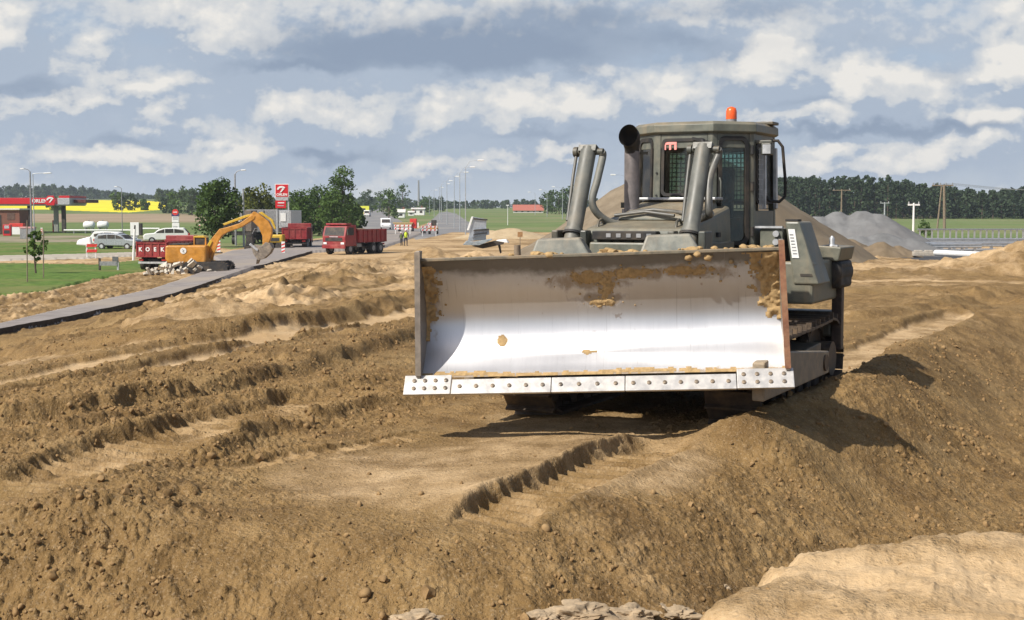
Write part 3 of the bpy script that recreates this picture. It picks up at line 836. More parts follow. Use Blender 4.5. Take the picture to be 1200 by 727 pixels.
# --- blade: concave moldboard, x along it, profile in (y, z)
def steel_mat():
    m, nt, p = new_mat('polished_blade_steel')
    oc = nt.new('ShaderNodeTexCoord').outputs['Object']
    sx_ = nt.new('ShaderNodeSeparateXYZ'); nt.put(sx_, 0, oc)
    st = nt.vec('MULTIPLY', oc, (.9, 6.0, 14.0))
    n1 = nt.noise(oc, 1.4, 6, .6, .3); n2 = nt.noise(nt.vec('MULTIPLY', oc, (14.0, 1.0, .9)), 3.0, 5, .6); n3 = nt.noise(oc, 9.0, 6, .65)
    # worn bright where the soil slides, painted and scuffed with dry dirt along the top
    h = nt.math('ADD', sx_.outputs[2], nt.math('MULTIPLY', nt.math('SUBTRACT', n1, .5), .22))
    h = nt.math('ADD', h, nt.math('MULTIPLY', nt.math('SUBTRACT', n3, .5), .10))
    top = nt.ss(h, 1.16, 1.26)
    film = nt.ss(h, 1.02, 1.28, 0.0, .5)
    steel = nt.mix(nt.math('ADD', nt.math('MULTIPLY', n2, .35), nt.math('MULTIPLY', n1, .65)), (.54, .535, .54), (.70, .695, .70))
    grime = nt.mix(n3, (.19, .165, .13), (.125, .11, .09))
    c = nt.mix(film, steel, (.36, .345, .32)); c = nt.mix(top, c, grime)
    c = nt.mix(nt.ss(n3, .66, .72, 0, .5), c, (.25, .15, .08))
    smear = None
    for (mx_, mz_, rx_, rz_) in ((-.10, 1.10, .55, .13), (.95, 1.16, .50, .10), (1.78, 1.0, .22, .34), (-1.84, .95, .16, .40), (.02, .90, .34, .09), (.35, 1.15, .5, .09)):
        d_ = nt.vec('MULTIPLY', nt.vec('SUBTRACT', oc, (mx_, 0, mz_)), (1 / rx_, 0, 1 / rz_))
        g_ = nt.math('EXPONENT', nt.math('MULTIPLY', nt.vec('DOT_PRODUCT', d_, d_), -1.0))
        smear = g_ if smear is None else nt.math('MAXIMUM', smear, g_)
    low_ = nt.math('EXPONENT', nt.math('MULTIPLY', nt.math('POWER', nt.math('MULTIPLY', nt.math('SUBTRACT', sx_.outputs[2], .15), 22.0), 2.0), -1.0))
    smear = nt.math('MAXIMUM', smear, nt.math('MULTIPLY', low_, .8))
    n5 = nt.noise(nt.vec('MULTIPLY', oc, (1.0, 1.0, .75)), 7.0, 7, .68, .3)
    sm = nt.ss(nt.math('ADD', nt.math('MULTIPLY', smear, .62), nt.math('SUBTRACT', n5, .5)), .22, .50, 0.0, .80)
    scr = nt.noise(nt.vec('MULTIPLY', oc, (60.0, 3.0, 1.6)), 1.0, 3, .5)
    c = nt.mix(nt.ss(scr, .64, .72, 0, .30), c, (.30, .29, .28))
    c = nt.mix(sm, c, (.25, .165, .075))
    top = nt.math('MAXIMUM', top, sm)
    nt.put(p, 'Base Color', c)
    nt.put(p, 'Metallic', nt.math('MULTIPLY', nt.math('SUBTRACT', 1.0, nt.math('MAXIMUM', top, film)), .86))
    nt.put(p, 'Roughness', nt.math('ADD', nt.ss(nt.math('ADD', nt.math('MULTIPLY', n2, .3), nt.math('MULTIPLY', n1, .7)), .3, .7, .42, .48), nt.math('MULTIPLY', nt.math('MAXIMUM', top, film), .2)))
    nt.put(p, 'Anisotropic', .35)
    nt.put(p, 'Normal', nt.bump(nt.math('ADD', nt.math('MULTIPLY', n2, .25), n3), .035, .01))
    return m
BLADE_Y, BLADE_Z = -2.52, .50
blade_ctl = [(-.10, 1.35), (.03, 1.20), (.14, 1.00), (.195, .80), (.19, .62), (.125, .43), (.0, .265), (-.115, .145)]
def cr(pts, n):
    out = []
    P = [Vector(p) for p in pts]; P = [2 * P[0] - P[1]] + P + [2 * P[-1] - P[-2]]
    for i in range(1, len(P) - 2):
        for k in range(n):
            t = k / n
            out.append(.5 * (2 * P[i] + (P[i + 1] - P[i - 1]) * t + (2 * P[i - 1] - 5 * P[i] + 4 * P[i + 1] - P[i + 2]) * t * t + (3 * P[i] - P[i - 1] - 3 * P[i + 1] + P[i + 2]) * t ** 3))
    return out + [P[-2]]
prof = cr(blade_ctl, 6)
W_TOP, W_BOT = 1.83, 1.89
bx = MB()
n = len(prof)
XS = np.linspace(-1, 1, 25)
for side, th in ((0, 0.0), (1, .05)):
    for xx in XS:
        for i, p in enumerate(prof):
            w = W_TOP + (W_BOT - W_TOP) * i / (n - 1)
            bx.v.append((xx * w, p.x + th, p.y))
nx = len(XS)
for s_ in (0, 1):
    o = s_ * nx * n
    for a in range(nx - 1):
        for i in range(n - 1):
            q4 = (o + a * n + i, o + (a + 1) * n + i, o + (a + 1) * n + i + 1, o + a * n + i + 1)
            bx.f.append(q4 if s_ == 0 else q4[::-1]); bx.m.append(0)
for a in range(nx - 1):
    for i in (0, n - 1):
        bx.f.append((a * n + i, (a + 1) * n + i, nx * n + (a + 1) * n + i, nx * n + a * n + i)); bx.m.append(0)
for a in (0, nx - 1):
    for i in range(n - 1):
        bx.f.append((a * n + i, a * n + i + 1, nx * n + a * n + i + 1, nx * n + a * n + i)); bx.m.append(0)
BL = part(bx, 'blade', steel_mat(), smooth=50)
BL.location = (.10, -2.55, .515)
BL.rotation_euler = (0, R(-2.1), R(19))
BL.scale = (.915, 1, .92)
# stiffeners on the back
mb = MB()
mb.b2((-1.80, .26, .34), (1.80, .40, .66)); mb.b2((-1.80, .20, 1.04), (1.80, .30, 1.30))
for xx in (-1.5, -.75, 0, .75, 1.5): mb.b2((xx - .03, .262, .36), (xx + .03, .42, 1.2))
each(mb, 'back_stiffener', G, BL, bevel=.01)
mb = MB(); mb.b2((-1.86, -.115, 1.352), (1.86, .02, 1.385)); part(mb, 'top_rail', paint('muddy_rail', (.13, .12, .09), .6, dust=.6, up=.6), BL, bevel=.006)
endm = paint('end_plate_steel', (.22, .19, .16), .5, .3, dust=.55, dcol=(.38, .30, .21), scale=2.5)
for sg in (-1, 1):
    mb = MB()
    op = [(p.x + .06, p.y) for p in prof] + [(-.19, .10), (-.175, 1.30), (-.155, 1.41), (-.02, 1.41)]
    mb.prism(op, 'x', sg * 1.872, sg * 1.918)
    e = part(mb, 'end_plate', endm, BL, bevel=.006)
    e.rotation_euler = (0, -sg * R(1.7), 0)
    mb = MB()
    mb.prism([(-.196, .12), (-.178, .12), (-.160, 1.40), (-.178, 1.40)], 'x', sg * 1.866, sg * 1.924)
    part(mb, 'wear_edge', M['rust'] if sg > 0 else endm, e)
    # outer gusset seen behind the plate
    mb = MB(); mb.b2((sg * 1.80, .20, .35), (sg * 1.90, .42, 1.2)); part(mb, 'corner_gusset', G, BL, bevel=.01)
# cutting edge in three lengths with a row of bolt heads, end bits with two rows
edge_m = paint('bright_cutting_edge', (.56, .54, .51), .42, .55, dust=.18, dcol=(.42, .32, .2), scale=4, var=.1)
bolt_m = paint('worn_bolts', (.16, .13, .10), .55, .4, dust=.4)
def plate(x0, x1, z_top, name, lift=0.0, rows_=1, step=.17, flare0=0.0, flare1=0.0):
    mb = MB()
    yt, yb, zb = -.160, -.275, -.020
    th = .030
    d = Vector((0, yb - yt, zb - .115)).normalized()
    up = Vector((0, -d.z, d.y))
    if up.y > 0: up = -up
    top = Vector((0, yt, .115)) - d * (z_top)
    bot = Vector((0, yb, zb))
    o = up * (th + lift)
    pts = [top, bot, bot + o, top + o]
    p8 = []
    for xx, fl in ((x0, flare0), (x1, flare1)):
        for q_ in (top, bot, bot + up * th, top + up * th):
            qq = q_ + up * lift + Vector((xx, 0, 0))
            if fl and q_ is not top: qq.x += fl
            p8.append(qq)
    mb.hexa(p8)
    e = part(mb, name, edge_m, BL, bevel=.006)
    mb = MB()
    L = x1 - x0
    k = max(2, int(L / step))
    length = (bot - top).length
    for r in range(rows_):
        f = .5 if rows_ == 1 else (.30 + .40 * r)
        for i in range(k):
            c = top + d * length * f + up * (lift + th) + Vector((x0 + L * (i + .5) / k, 0, 0))
            mb.tube([c - up * .002, c + up * .010, c + up * .013], [.023, .021, .012], 10)
    each(mb, 'bolt', bolt_m, e, smooth=40)
    return e
plate(-1.535, -.50, .0, 'cutting_edge', step=.15); plate(-.494, .255, .0, 'cutting_edge', step=.15); plate(.261, 1.375, .0, 'cutting_edge', step=.155)
plate(-1.985, -1.541, .055, 'end_bit', .004, 2, .105, flare0=-.05); plate(1.381, 1.915, .055, 'end_bit', .004, 2, .125, flare1=.03)
# dried soil caught in the blade: rim along the seam, patches up high, the corners and lumps on the top edge
def face_y(z):
    for a, b in zip(prof[:-1], prof[1:]):
        if b.y <= z <= a.y: return a.x + (b.x - a.x) * (a.y - z) / max(1e-6, a.y - b.y)
    return prof[0].x if z > prof[0].y else prof[-1].x
def mud_patch(outline_fn, x0, x1, z0, z1, thick, seed, name='mud_patch', res=.009):
    """a crust following the moldboard, thick where outline_fn(x, z) > 0"""
    mb = MB(); idx_ = {}
    nxx, nzz = int((x1 - x0) / res), int((z1 - z0) / res)
    def h(i, j):
        x_, z_ = x0 + i * res, z0 + j * res
        nz = mnoise.fractal(Vector((x_ * 13, z_ * 13, seed)), .9, 2.1, 5)
        return outline_fn(x_, z_) + .85 * nz, x_, z_
    def vid(i, j):
        if (i, j) not in idx_:
            f, x_, z_ = h(i, j)
            t = thick * min(1, max(0, f)) ** .9 * (1 + .5 * mnoise.noise(Vector((x_ * 30, z_ * 30, seed))))
            idx_[(i, j)] = len(mb.v); mb.v.append((x_, face_y(z_) - .002 - t, z_))
        return idx_[(i, j)]
    for i in range(nxx):
        for j in range(nzz):
            if max(h(i, j)[0], h(i + 1, j)[0], h(i, j + 1)[0], h(i + 1, j + 1)[0]) > .0:
                mb.f.append((vid(i, j), vid(i + 1, j), vid(i + 1, j + 1), vid(i, j + 1))); mb.m.append(0)
    return part(mb, name, M['mud'], BL, smooth=80)
def ell(cx, cz, rx, rz): return lambda x_, z_: 1 - ((x_ - cx) / rx) ** 2 - ((z_ - cz) / rz) ** 2
mud_patch(lambda x_, z_: max(ell(-.10, 1.13, .22, .07)(x_, z_), ell(.06, 1.04, .09, .15)(x_, z_), ell(.32, 1.16, .26, .055)(x_, z_)) - .35, -.5, .65, .8, 1.26, .020, 3)
mud_patch(lambda x_, z_: ell(.03, .86, .16, .04)(x_, z_) - .3, -.25, .3, .78, .95, .016, 5)
mud_patch(lambda x_, z_: ell(.90, 1.17, .28, .055)(x_, z_) - .35, .5, 1.3, 1.02, 1.27, .014, 9)
mud_patch(lambda x_, z_: 1.0 - (1.872 - x_) / (.10 + .26 * max(0, (z_ - .66)) ** .8) if z_ > .64 else -1, 1.35, 1.872, .62, 1.34, .055, 12, res=.016)
mud_patch(lambda x_, z_: .8 - (x_ + 1.872) / (.05 + .10 * max(0, min(1, (z_ - .55) * 2.5))) if z_ > .5 else -1, -1.872, -1.45, .5, 1.3, .06, 15, res=.016)
mud_patch(lambda x_, z_: ell(-1.05, .49, .06, .05)(x_, z_) - .25, -1.2, -.9, .4, .58, .006, 21, 'stain', .01)
mud_patch(lambda x_, z_: ell(-.12, .36, .07, .025)(x_, z_) - .3, -.3, .1, .31, .42, .006, 23, 'stain', .01)
mud_patch(lambda x_, z_: .45 - abs(z_ - (.165 + .012 * math.sin(x_ * 3))) / .022, -1.87, 1.87, .146, .21, .018, 33, res=.014)
mb = MB()
rg2 = random.Random(5)
def lump(c, r, sq=(1, .8, .6)):
    off = Vector((rg2.random() * 90, 0, 0))
    o = len(mb.v)
    vs = [Vector(((v.x * sq[0]), v.y * sq[1], v.z * sq[2])) * r * (1 + .4 * mnoise.noise(v * 1.3 + off) + .3 * mnoise.noise(v * 3 + off)) + Vector(c) for v in iv]
    mb.add(vs, iff)
ico = bmesh.new(); bmesh.ops.create_icosphere(ico, subdivisions=2, radius=1.0)
iv = [v.co.copy() for v in ico.verts]; iff = [tuple(v.index for v in f.verts) for f in ico.faces]; ico.free()
for (xa, xb, k, r0) in ((-.95, -.45, 8, .05), (.0, .45, 9, .06), (.9, 1.75, 20, .05), (-1.6, -1.2, 9, .03), (-.5, 1.8, 30, .02)):
    for _ in range(k): lump((rg2.uniform(xa, xb), rg2.uniform(-.08, .02), 1.385 + rg2.uniform(-.02, .01)), r0 * rg2.uniform(.5, 1.2))
for k in range(150):
    cx_, cz_, rx_, rz_ = rg2.choice([(-.10, 1.12, .36, .10), (.05, 1.0, .2, .16), (.3, 1.16, .34, .07), (.9, 1.16, .4, .08), (.05, .85, .22, .06), (1.65, 1.1, .18, .2), (-1.72, .95, .1, .3)])
    xx, zz = rg2.gauss(cx_, rx_ * .5), min(1.3, rg2.gauss(cz_, rz_ * .5))
    lump((xx, face_y(zz) - .003, zz), rg2.uniform(.005, .018), (1, .6, .9))
for (xx, zz, r0) in ((.93, 1.31, .040), (1.13, 1.30, .045), (1.02, 1.34, .035), (1.36, 1.25, .025), (1.40, 1.20, .018), (1.25, 1.05, .015)):
    lump((xx, face_y(zz) - .02, zz), r0, (1, .6, .9))
tag(part(mb, 'mud_crumbs', M['mud'], BL, smooth=60), kind='stuff')
mb = MB(); mb.tube([(-.83, .0, 1.36), (-.83, .0, 1.49)], .035, 12); part(mb, 'sight_post', M['wood'], BL, smooth=40)
# guards over the cylinder rod ends, on the back of the blade
for xx in (-.36, .79):
    mb = MB()
    b = [(xx - .43, .16, 1.20), (xx + .36, .16, 1.20), (xx + .36, .62, 1.20), (xx - .43, .62, 1.20)]
    t = [(xx - .29, .24, 1.54), (xx + .16, .24, 1.54), (xx + .16, .55, 1.54), (xx - .29, .55, 1.54)]
    mb.hexa(b + t)
    part(mb, 'rod_guard', paint('rod_guard_paint', (.21, .215, .185), .5, dust=.4, up=.4), BL, bevel=.02)
# --- push arms from the blade to the track frames
for sg in (-1, 1):
    mb = MB()
    mb.prism([(-2.2, .42), (-2.2, .78), (-1.7, .84), (.3, .66), (.3, .42)], 'x', sg * 1.46, sg * 1.58)
    pa = part(mb, 'push_arm', paint('push_arm_paint', (.20, .17, .13), .6, dust=.8, dcol=(.40, .29, .17)), bevel=.015)
    mb = MB(); mb.tube([(sg * 1.42, .12, .55), (sg * 1.60, .12, .55)], .09, 20); part(mb, 'trunnion', M['track'], pa, smooth=40)

# --- tracks
def track(sg):
    cx = sg * 1.12
    path = []
    rF, rR, yF, yR, zc = .43, .46, -1.28, 1.30, .47
    for k in range(13):
        a = PI / 2 + PI * k / 12
        path.append((yF + rF * math.cos(a), zc + rF * math.sin(a)))
    for k in range(1, 9): path.append((yF + (yR - yF) * k / 9, zc - rF))
    for k in range(13):
        a = -PI / 2 + PI * k / 12
        path.append((yR + rR * math.cos(a), zc + rR * math.sin(a)))
    for k in range(1, 9): path.append((yR + (yF - yR) * k / 9, zc + rR - .03 * math.sin(PI * k / 9) + (rF - rR) * k / 9))
    P = [Vector((0, a, b)) for a, b in path]
    seg = [(P[(i + 1) % len(P)] - P[i]).length for i in range(len(P))]
    tot = sum(seg)
    def pos(s_):
        s_ %= tot
        for i, l in enumerate(seg):
            if s_ <= l: return P[i].lerp(P[(i + 1) % len(P)], s_ / l), (P[(i + 1) % len(P)] - P[i]).normalized()
            s_ -= l
        return P[0], Vector((0, -1, 0))
    mb = MB()
    ns = 40
    for i in range(ns):
        c, t = pos(i * tot / ns)
        nrm = Vector((0, -t.z, t.y)) * -1
        if (c - Vector((0, 0, zc))).dot(nrm) < 0: nrm = -nrm
        m = Matrix((Vector((1, 0, 0)), t, nrm)).transposed()
        mb.box(Vector((cx, 0, 0)) + c, (.56, tot / ns * .94, .03), m)
        mb.box(Vector((cx, 0, 0)) + c + nrm * .04 + t * (tot / ns * .35), (.555, .022, .07), m)
        mb.box(Vector((cx, 0, 0)) + c - nrm * .06, (.17, tot / ns * .85, .09), m)
    tr = part(mb, 'track', M['track'])
    mb = MB(); mb.tube([(cx - .12, yF, zc), (cx + .12, yF, zc)], rF - .09, 28); mb.tube([(cx - .2, yF, zc), (cx + .2, yF, zc)], .10, 16)
    part(mb, 'idler', M['track'], tr, smooth=40)
    mb = MB()
    mb.tube([(cx - .05, yR, zc), (cx + .05, yR, zc)], rR - .10, 24); mb.tube([(cx - .24, yR, zc), (cx + .26 , yR, zc)], .20, 18)
    for k in range(22):
        a = 2 * PI * k / 22
        mb.box((cx, yR + (rR - .08) * math.cos(a), zc + (rR - .08) * math.sin(a)), (.09, .05, .06), (a, 0, 0))
    part(mb, 'sprocket', M['track'], tr)
    for k in range(6):
        mb = MB(); y_ = -.85 + k * .35
        mb.tube([(cx - .18, y_, .20), (cx + .18, y_, .20)], .105, 16); part(mb, 'roller', M['track'], tr, smooth=40)
    mb = MB()
    mb.prism([(-1.1, .36), (-1.1, .60), (1.05, .68), (1.05, .34)], 'x', cx - .19, cx + .19)
    mb.b2((cx - .24, -1.42, .40), (cx + .24, -1.0, .56))
    part(mb, 'track_frame', paint('track_frame_paint', (.14, .12, .09), .65, dust=.8), tr, bevel=.015)
track(-1); track(1)
# mud guard over the front of the left track
mb = MB()
pr = [( -1.28 + .60 * math.cos(a), .50 + .56 * math.sin(a)) for a in np.linspace(R(65), R(150), 9)]
mb.prism(pr + [(p[0] * 1.0 + .03, p[1] - .035) for p in pr[::-1]], 'x', .82, 1.44)
part(mb, 'track_guard', paint('muddy_guard', (.12, .10, .08), .7, dust=.85, up=.4), bevel=.006)

# --- hull
mb = MB()
mb.b2((-.76, -1.25, .45), (.76, 1.35, 1.15))
part(mb, 'belly', GD, bevel=.03)
mb = MB()
mb.hexa([(-.65, -1.42, 1.0), (.55, -1.42, 1.0), (.60, .0, 1.0), (-.60, .0, 1.0), (-.60, -1.38, 2.00), (.50, -1.38, 2.00), (.55, .0, 2.24), (-.55, .0, 2.24)])
HO = part(mb, 'hood', G, bevel=.05, seg=3)
mb = MB(); mb.b2((-.50, -1.475, .75), (.50, -1.40, 1.86)); rgd = part(mb, 'radiator_guard', G, HO, bevel=.02)
mb = MB()
for k in range(9): mb.b2((-.42, -1.492, .85 + k * .10), (.42, -1.472, .90 + k * .10))
part(mb, 'slats', GD, rgd)
mb = MB(); mb.b2((-.46, -1.492, 1.885), (.24, -1.38, 1.975)); vs = part(mb, 'name_strip', M['black'], HO, bevel=.008)
mb = MB()
for k in range(5): mb.b2((-.30 + k * .11, -1.500, 1.91), (-.25 + k * .11, -1.488, 1.95))
each(mb, 'strip_mark', M['grey'], vs)
mb = MB(); mb.hexa([(-.42, -.95, 2.08), (.42, -.95, 2.08), (.46, -.12, 2.16), (-.46, -.12, 2.16), (-.36, -.9, 2.15), (.36, -.9, 2.15), (.42, -.12, 2.30), (-.42, -.12, 2.30)])
part(mb, 'hood_cover', G, HO, bevel=.03)
mb = MB()
mb.prism([(-.46, -.28), (.46, -.28), (.46, .0), (-.46, .0)], 'z', 2.295, 2.325); part(mb, 'cowl_strip', M['lightgrey'], HO, bevel=.008)
mb = MB()
for sg in (-1, 1): mb.b2((sg * .605, -1.30, 1.05), (sg * .64, -.15, 1.85))
each(mb, 'side_door', GD, HO, bevel=.01)
# lift cylinders with their yokes, rods and hoses
for xx in (-.72, .56):
    d = Vector((0, math.sin(R(24)), math.cos(R(24))))
    p0 = Vector((xx, -1.52, 1.62))
    mb = MB()
    mb.tube([p0 - d * .10, p0 + d * .34, p0 + d * .345, p0 + d * .40, p0 + d * .405, p0 + d * 1.30, p0 + d * 1.305, p0 + d * 1.34], [.090, .090, .101, .101, .086, .086, .074, .072], 24)
    lc = part(mb, 'lift_cylinder', M['cyl'], smooth=35)
    mb = MB(); mb.tube([p0 + d * .335, p0 + d * .36], .114, 24); part(mb, 'clamp_ring', M['black'], lc, smooth=35)
    mb = MB(); mb.tube([p0 - d * .65, p0 - d * .09], .045, 16); part(mb, 'rod', M['chrome'], lc, smooth=35)
    mb = MB()
    mb.b2((xx - .20, -1.50, 1.52), (xx - .125, -1.26, 1.98)); mb.b2((xx + .125, -1.50, 1.52), (xx + .20, -1.26, 1.98)); mb.b2((xx - .2, -1.34, 1.45), (xx + .2, -1.12, 1.62))
    each(mb, 'yoke', GD, lc, bevel=.015)
    mb = MB()
    e = p0 + d * 1.32
    mb.box(e + Vector((0, 0, .005)), (.20, .10, .07), (R(-24), 0, 0)); mb.tube([e + Vector((-.16, 0, -.02)), e + Vector((.17, 0, -.02))], .035, 12); mb.tube([e + Vector((-.165, 0, -.02)), e + Vector((-.12, 0, -.02))], .055, 12)
    part(mb, 'end_cap', GD, lc, smooth=35)
    mb = MB()
    a = e + Vector((.15, 0, -.02)); b_ = p0 + d * .55 + Vector((.15, .06, 0))
    if xx < 0:
        pts = [a, a + Vector((.0, .03, -.05)), e - d * .35 + Vector((.15, .03, 0)), p0 + d * .70 + Vector((.13, .05, 0)), Vector((xx + .22, -1.1, 2.10)), Vector((xx + .38, -.95, 2.03)), Vector((xx + .62, -.85, 2.06)), Vector((xx + .85, -.75, 2.13))]
    else:
        pts = [a, a + Vector((.0, .03, -.05)), e - d * .35 + Vector((.10, .05, 0)), p0 + d * .60 + Vector((.13, .09, 0)), Vector((xx + .08, -1.0, 2.15)), Vector((xx - .08, -.85, 2.10)), Vector((xx - .35, -.75, 2.10)), Vector((xx - .5, -.70, 2.14))]
    q2 = cr([tuple(p) for p in pts], 6) if False else None
    sp = [Vector(p) for p in pts]
    sp = [2 * sp[0] - sp[1]] + sp + [2 * sp[-1] - sp[-2]]
    path = []
    for i in range(1, len(sp) - 2):
        for k in range(7):
            t = k / 7
            path.append(.5 * (2 * sp[i] + (sp[i + 1] - sp[i - 1]) * t + (2 * sp[i - 1] - 5 * sp[i] + 4 * sp[i + 1] - sp[i + 2]) * t * t + (3 * sp[i] - sp[i - 1] - 3 * sp[i + 1] + sp[i + 2]) * t ** 3))
    mb.tube(path, .040, 12); part(mb, 'hose', M['cyl'] if xx < 0 else M['hose'], lc, smooth=60)
    mb = MB(); mb.tube([e + Vector((-.14, .0, -.04)), e - d * .3 + Vector((-.125, 0, 0)), p0 + d * .5 + Vector((-.105, .02, 0))], .018, 8); part(mb, 'thin_pipe', M['hose'], lc, smooth=60)
# latches, hinges, bolts and lifting eyes on the hull and cab
mb = MB()
for yy in (-1.0, -.45):
    mb.b2((.508 + .03 * (yy + 1.38), yy - .04, 1.90), (.545 + .03 * (yy + 1.38), yy + .04, 1.95))
each(mb, 'hood_latch', M['black'], HO, bevel=.006)
mb = MB()
for xx in (-.48, .38): mb.tube([(xx, -1.30, 2.0), (xx, -1.27, 2.07), (xx, -1.20, 2.09), (xx, -1.14, 2.07), (xx, -1.12, 2.02)], .016, 8)
each(mb, 'lifting_eye', GD, HO, smooth=60)
mb = MB()
for xx in np.linspace(-.52, .42, 9): mb.tube([(xx, -1.385, 1.862), (xx, -1.403, 1.862), (xx, -1.407, 1.862)], [.014, .013, .006], 8)
each(mb, 'panel_bolt', M['black'], HO, smooth=40)
# thin hoses over the hood
mb = MB()
mb.tube([(-.30, -.85, 2.16), (-.05, -.80, 2.19), (.2, -.85, 2.17), (.42, -.98, 2.15)], .022, 8); mb.tube([(-.42, -.98, 2.13), (-.1, -.93, 2.17), (.25, -.98, 2.13)], .018, 8)
each(mb, 'hood_hose', M['hose'], HO, smooth=60)
# exhaust
mb = MB()
ex, ey = -.375, -.60
mb.tube([(ex, ey, 2.12), (ex, ey, 2.20)], .105, 20); mb.tube([(ex, ey, 2.20), (ex, ey, 2.82)], .083, 24)
es = part(mb, 'exhaust_stack', paint('heat_stained_pipe', (.21, .19, .185), .45, .3, dust=.25, dcol=(.25, .13, .08)), smooth=40)
mb = MB()
pth = [(ex, ey, 2.80), (ex, ey - .005, 2.86), (ex + .005, ey - .03, 2.92), (ex + .012, ey - .08, 2.965), (ex + .015, ey - .15, 2.985)]
mb.tube(pth, [.086, .092, .104, .118, .122], 24, caps=False); mb.tube([(p[0], p[1] + .001, p[2]) for p in pth], [.076, .082, .094, .108, .119], 24, caps=False)
mb.v = [(v[0] if i < 0 else ex + (v[0] - ex) * .88, v[1], v[2]) for i, v in enumerate(mb.v)]
part(mb, 'exhaust_elbow', M['black'], es, smooth=60)
mb = MB(); mb.box((ex + .10, ey + .05, 2.80), (.12, .03, .03)); mb.box((ex - .09, ey, 2.24), (.05, .06, .06)); each(mb, 'stack_bracket', GD, es)

# --- cab: eight sided in plan, narrow windscreen, broad canted doors
CAB = empty('cab', (0, 0, 0)); CAB.parent = DZ
plan = [(-.335, .0), (.335, .0), (.70, .36), (.70, 1.22), (.40, 1.45), (-.40, 1.45), (-.70, 1.22), (-.70, .36)]
Z0, Z1, ZR = 1.72, 3.05, 3.15
NAMES_ = ['front', 'door', 'side', 'rear_corner', 'rear', 'rear_corner', 'side', 'door']
def on(i, s_, z, out=0.0):
    a, b = Vector(plan[i]), Vector(plan[(i + 1) % 8])
    t = (b - a).normalized(); nn = Vector((t.y, -t.x))
    L = (b - a).length
    p = a + t * (s_ * L) + nn * out
    # the cab leans in a little towards the roof
    k = 1 - .035 * (z - Z0) / (ZR - Z0)
    return Vector((p.x * k, (p.y - .72) * k + .72, z))
def slab(mb, i, s0, s1, z0, z1, o0, o1):
    mb.hexa([on(i, s0, z0, o0), on(i, s1, z0, o0), on(i, s1, z0, o1), on(i, s0, z0, o1), on(i, s0, z1, o0), on(i, s1, z1, o0), on(i, s1, z1, o1), on(i, s0, z1, o1)])
fr_m = paint('cab_frame_paint', (.115, .122, .10), .5, dust=.25, up=.3)
mb = MB()
for i in range(8):
    L = (Vector(plan[(i + 1) % 8]) - Vector(plan[i])).length
    w = .055 / L
    slab(mb, i, -.01, w, Z0, Z1, -.045, .012); slab(mb, i, 1 - w, 1.01, Z0, Z1, -.045, .012)
    lowz = {0: 2.30, 1: 1.74, 7: 1.74}.get(i, 2.18)
    slab(mb, i, w, 1 - w, Z0, lowz, -.04, .008); slab(mb, i, w, 1 - w, 2.87, Z1, -.04, .008)
part(mb, 'cab_frame', fr_m, CAB, bevel=.008)
def ringframe(i, s0, s1, z0, z1, w, o0, o1, name, mat, parent, r=.06):
    """rounded rubber or steel frame round an opening"""
    mb = MB()
    L = (Vector(plan[(i + 1) % 8]) - Vector(plan[i])).length
    def loop(ins):
        out = []
        a0, a1, b0, b1 = s0 * L + ins, s1 * L - ins, z0 + ins, z1 - ins
        rr = max(.01, r - ins * .6)
        for (cx, cz, st) in ((a1 - rr, b0 + rr, -90), (a1 - rr, b1 - rr, 0), (a0 + rr, b1 - rr, 90), (a0 + rr, b0 + rr, 180)):
            for k in range(6):
                an = R(st + 90 * k / 5)
                out.append(((cx + rr * math.cos(an)) / L, cz + rr * math.sin(an)))
        return out
    A, B = loop(0), loop(w)
    n_ = len(A)
    for o_ in (o1, o0):
        for lp in (A, B):
            mb.v += [tuple(on(i, s_, z_, o_)) for s_, z_ in lp]
    for k in range(n_):
        j = (k + 1) % n_
        for (p, q_) in ((0, 1), (3, 2), (2, 0), (1, 3)):
            mb.f.append((p * n_ + k, p * n_ + j, q_ * n_ + j, q_ * n_ + k)); mb.m.append(0)
    f = part(mb, name, mat, parent)
    mb = MB(); B2 = loop(w * .8)
    mb.v += [tuple(on(i, s_, z_, (o0 + o1) / 2 - .004)) for s_, z_ in B2] + [tuple(on(i, s_, z_, (o0 + o1) / 2 + .002)) for s_, z_ in B2]
    mb.f += [tuple(range(n_)), tuple(range(n_, 2 * n_))[::-1]] + [(k, (k + 1) % n_, n_ + (k + 1) % n_, n_ + k) for k in range(n_)]; mb.m += [0] * (n_ + 2)
    part(mb, 'pane', M['glass'], f)
    return f
seal = M['black']
WS = ringframe(0, .10, .90, 2.34, 2.98, .035, -.02, .022, 'windscreen', seal, CAB)
ringframe(1, .13, .87, 1.80, 3.00, .045, -.02, .024, 'door_window', seal, CAB, .09)
ringframe(7, .13, .87, 1.80, 3.00, .045, -.02, .024, 'door_window', seal, CAB, .09)
for i in (2, 6): ringframe(i, .07, .93, 2.26, 2.93, .04, -.02, .022, 'side_window', seal, CAB)
for i in (3, 5): ringframe(i, .12, .88, 2.26, 2.93, .035, -.02, .022, 'corner_window', seal, CAB)
ringframe(4, .07, .93, 2.26, 2.93, .04, -.02, .022, 'rear_window', seal, CAB)
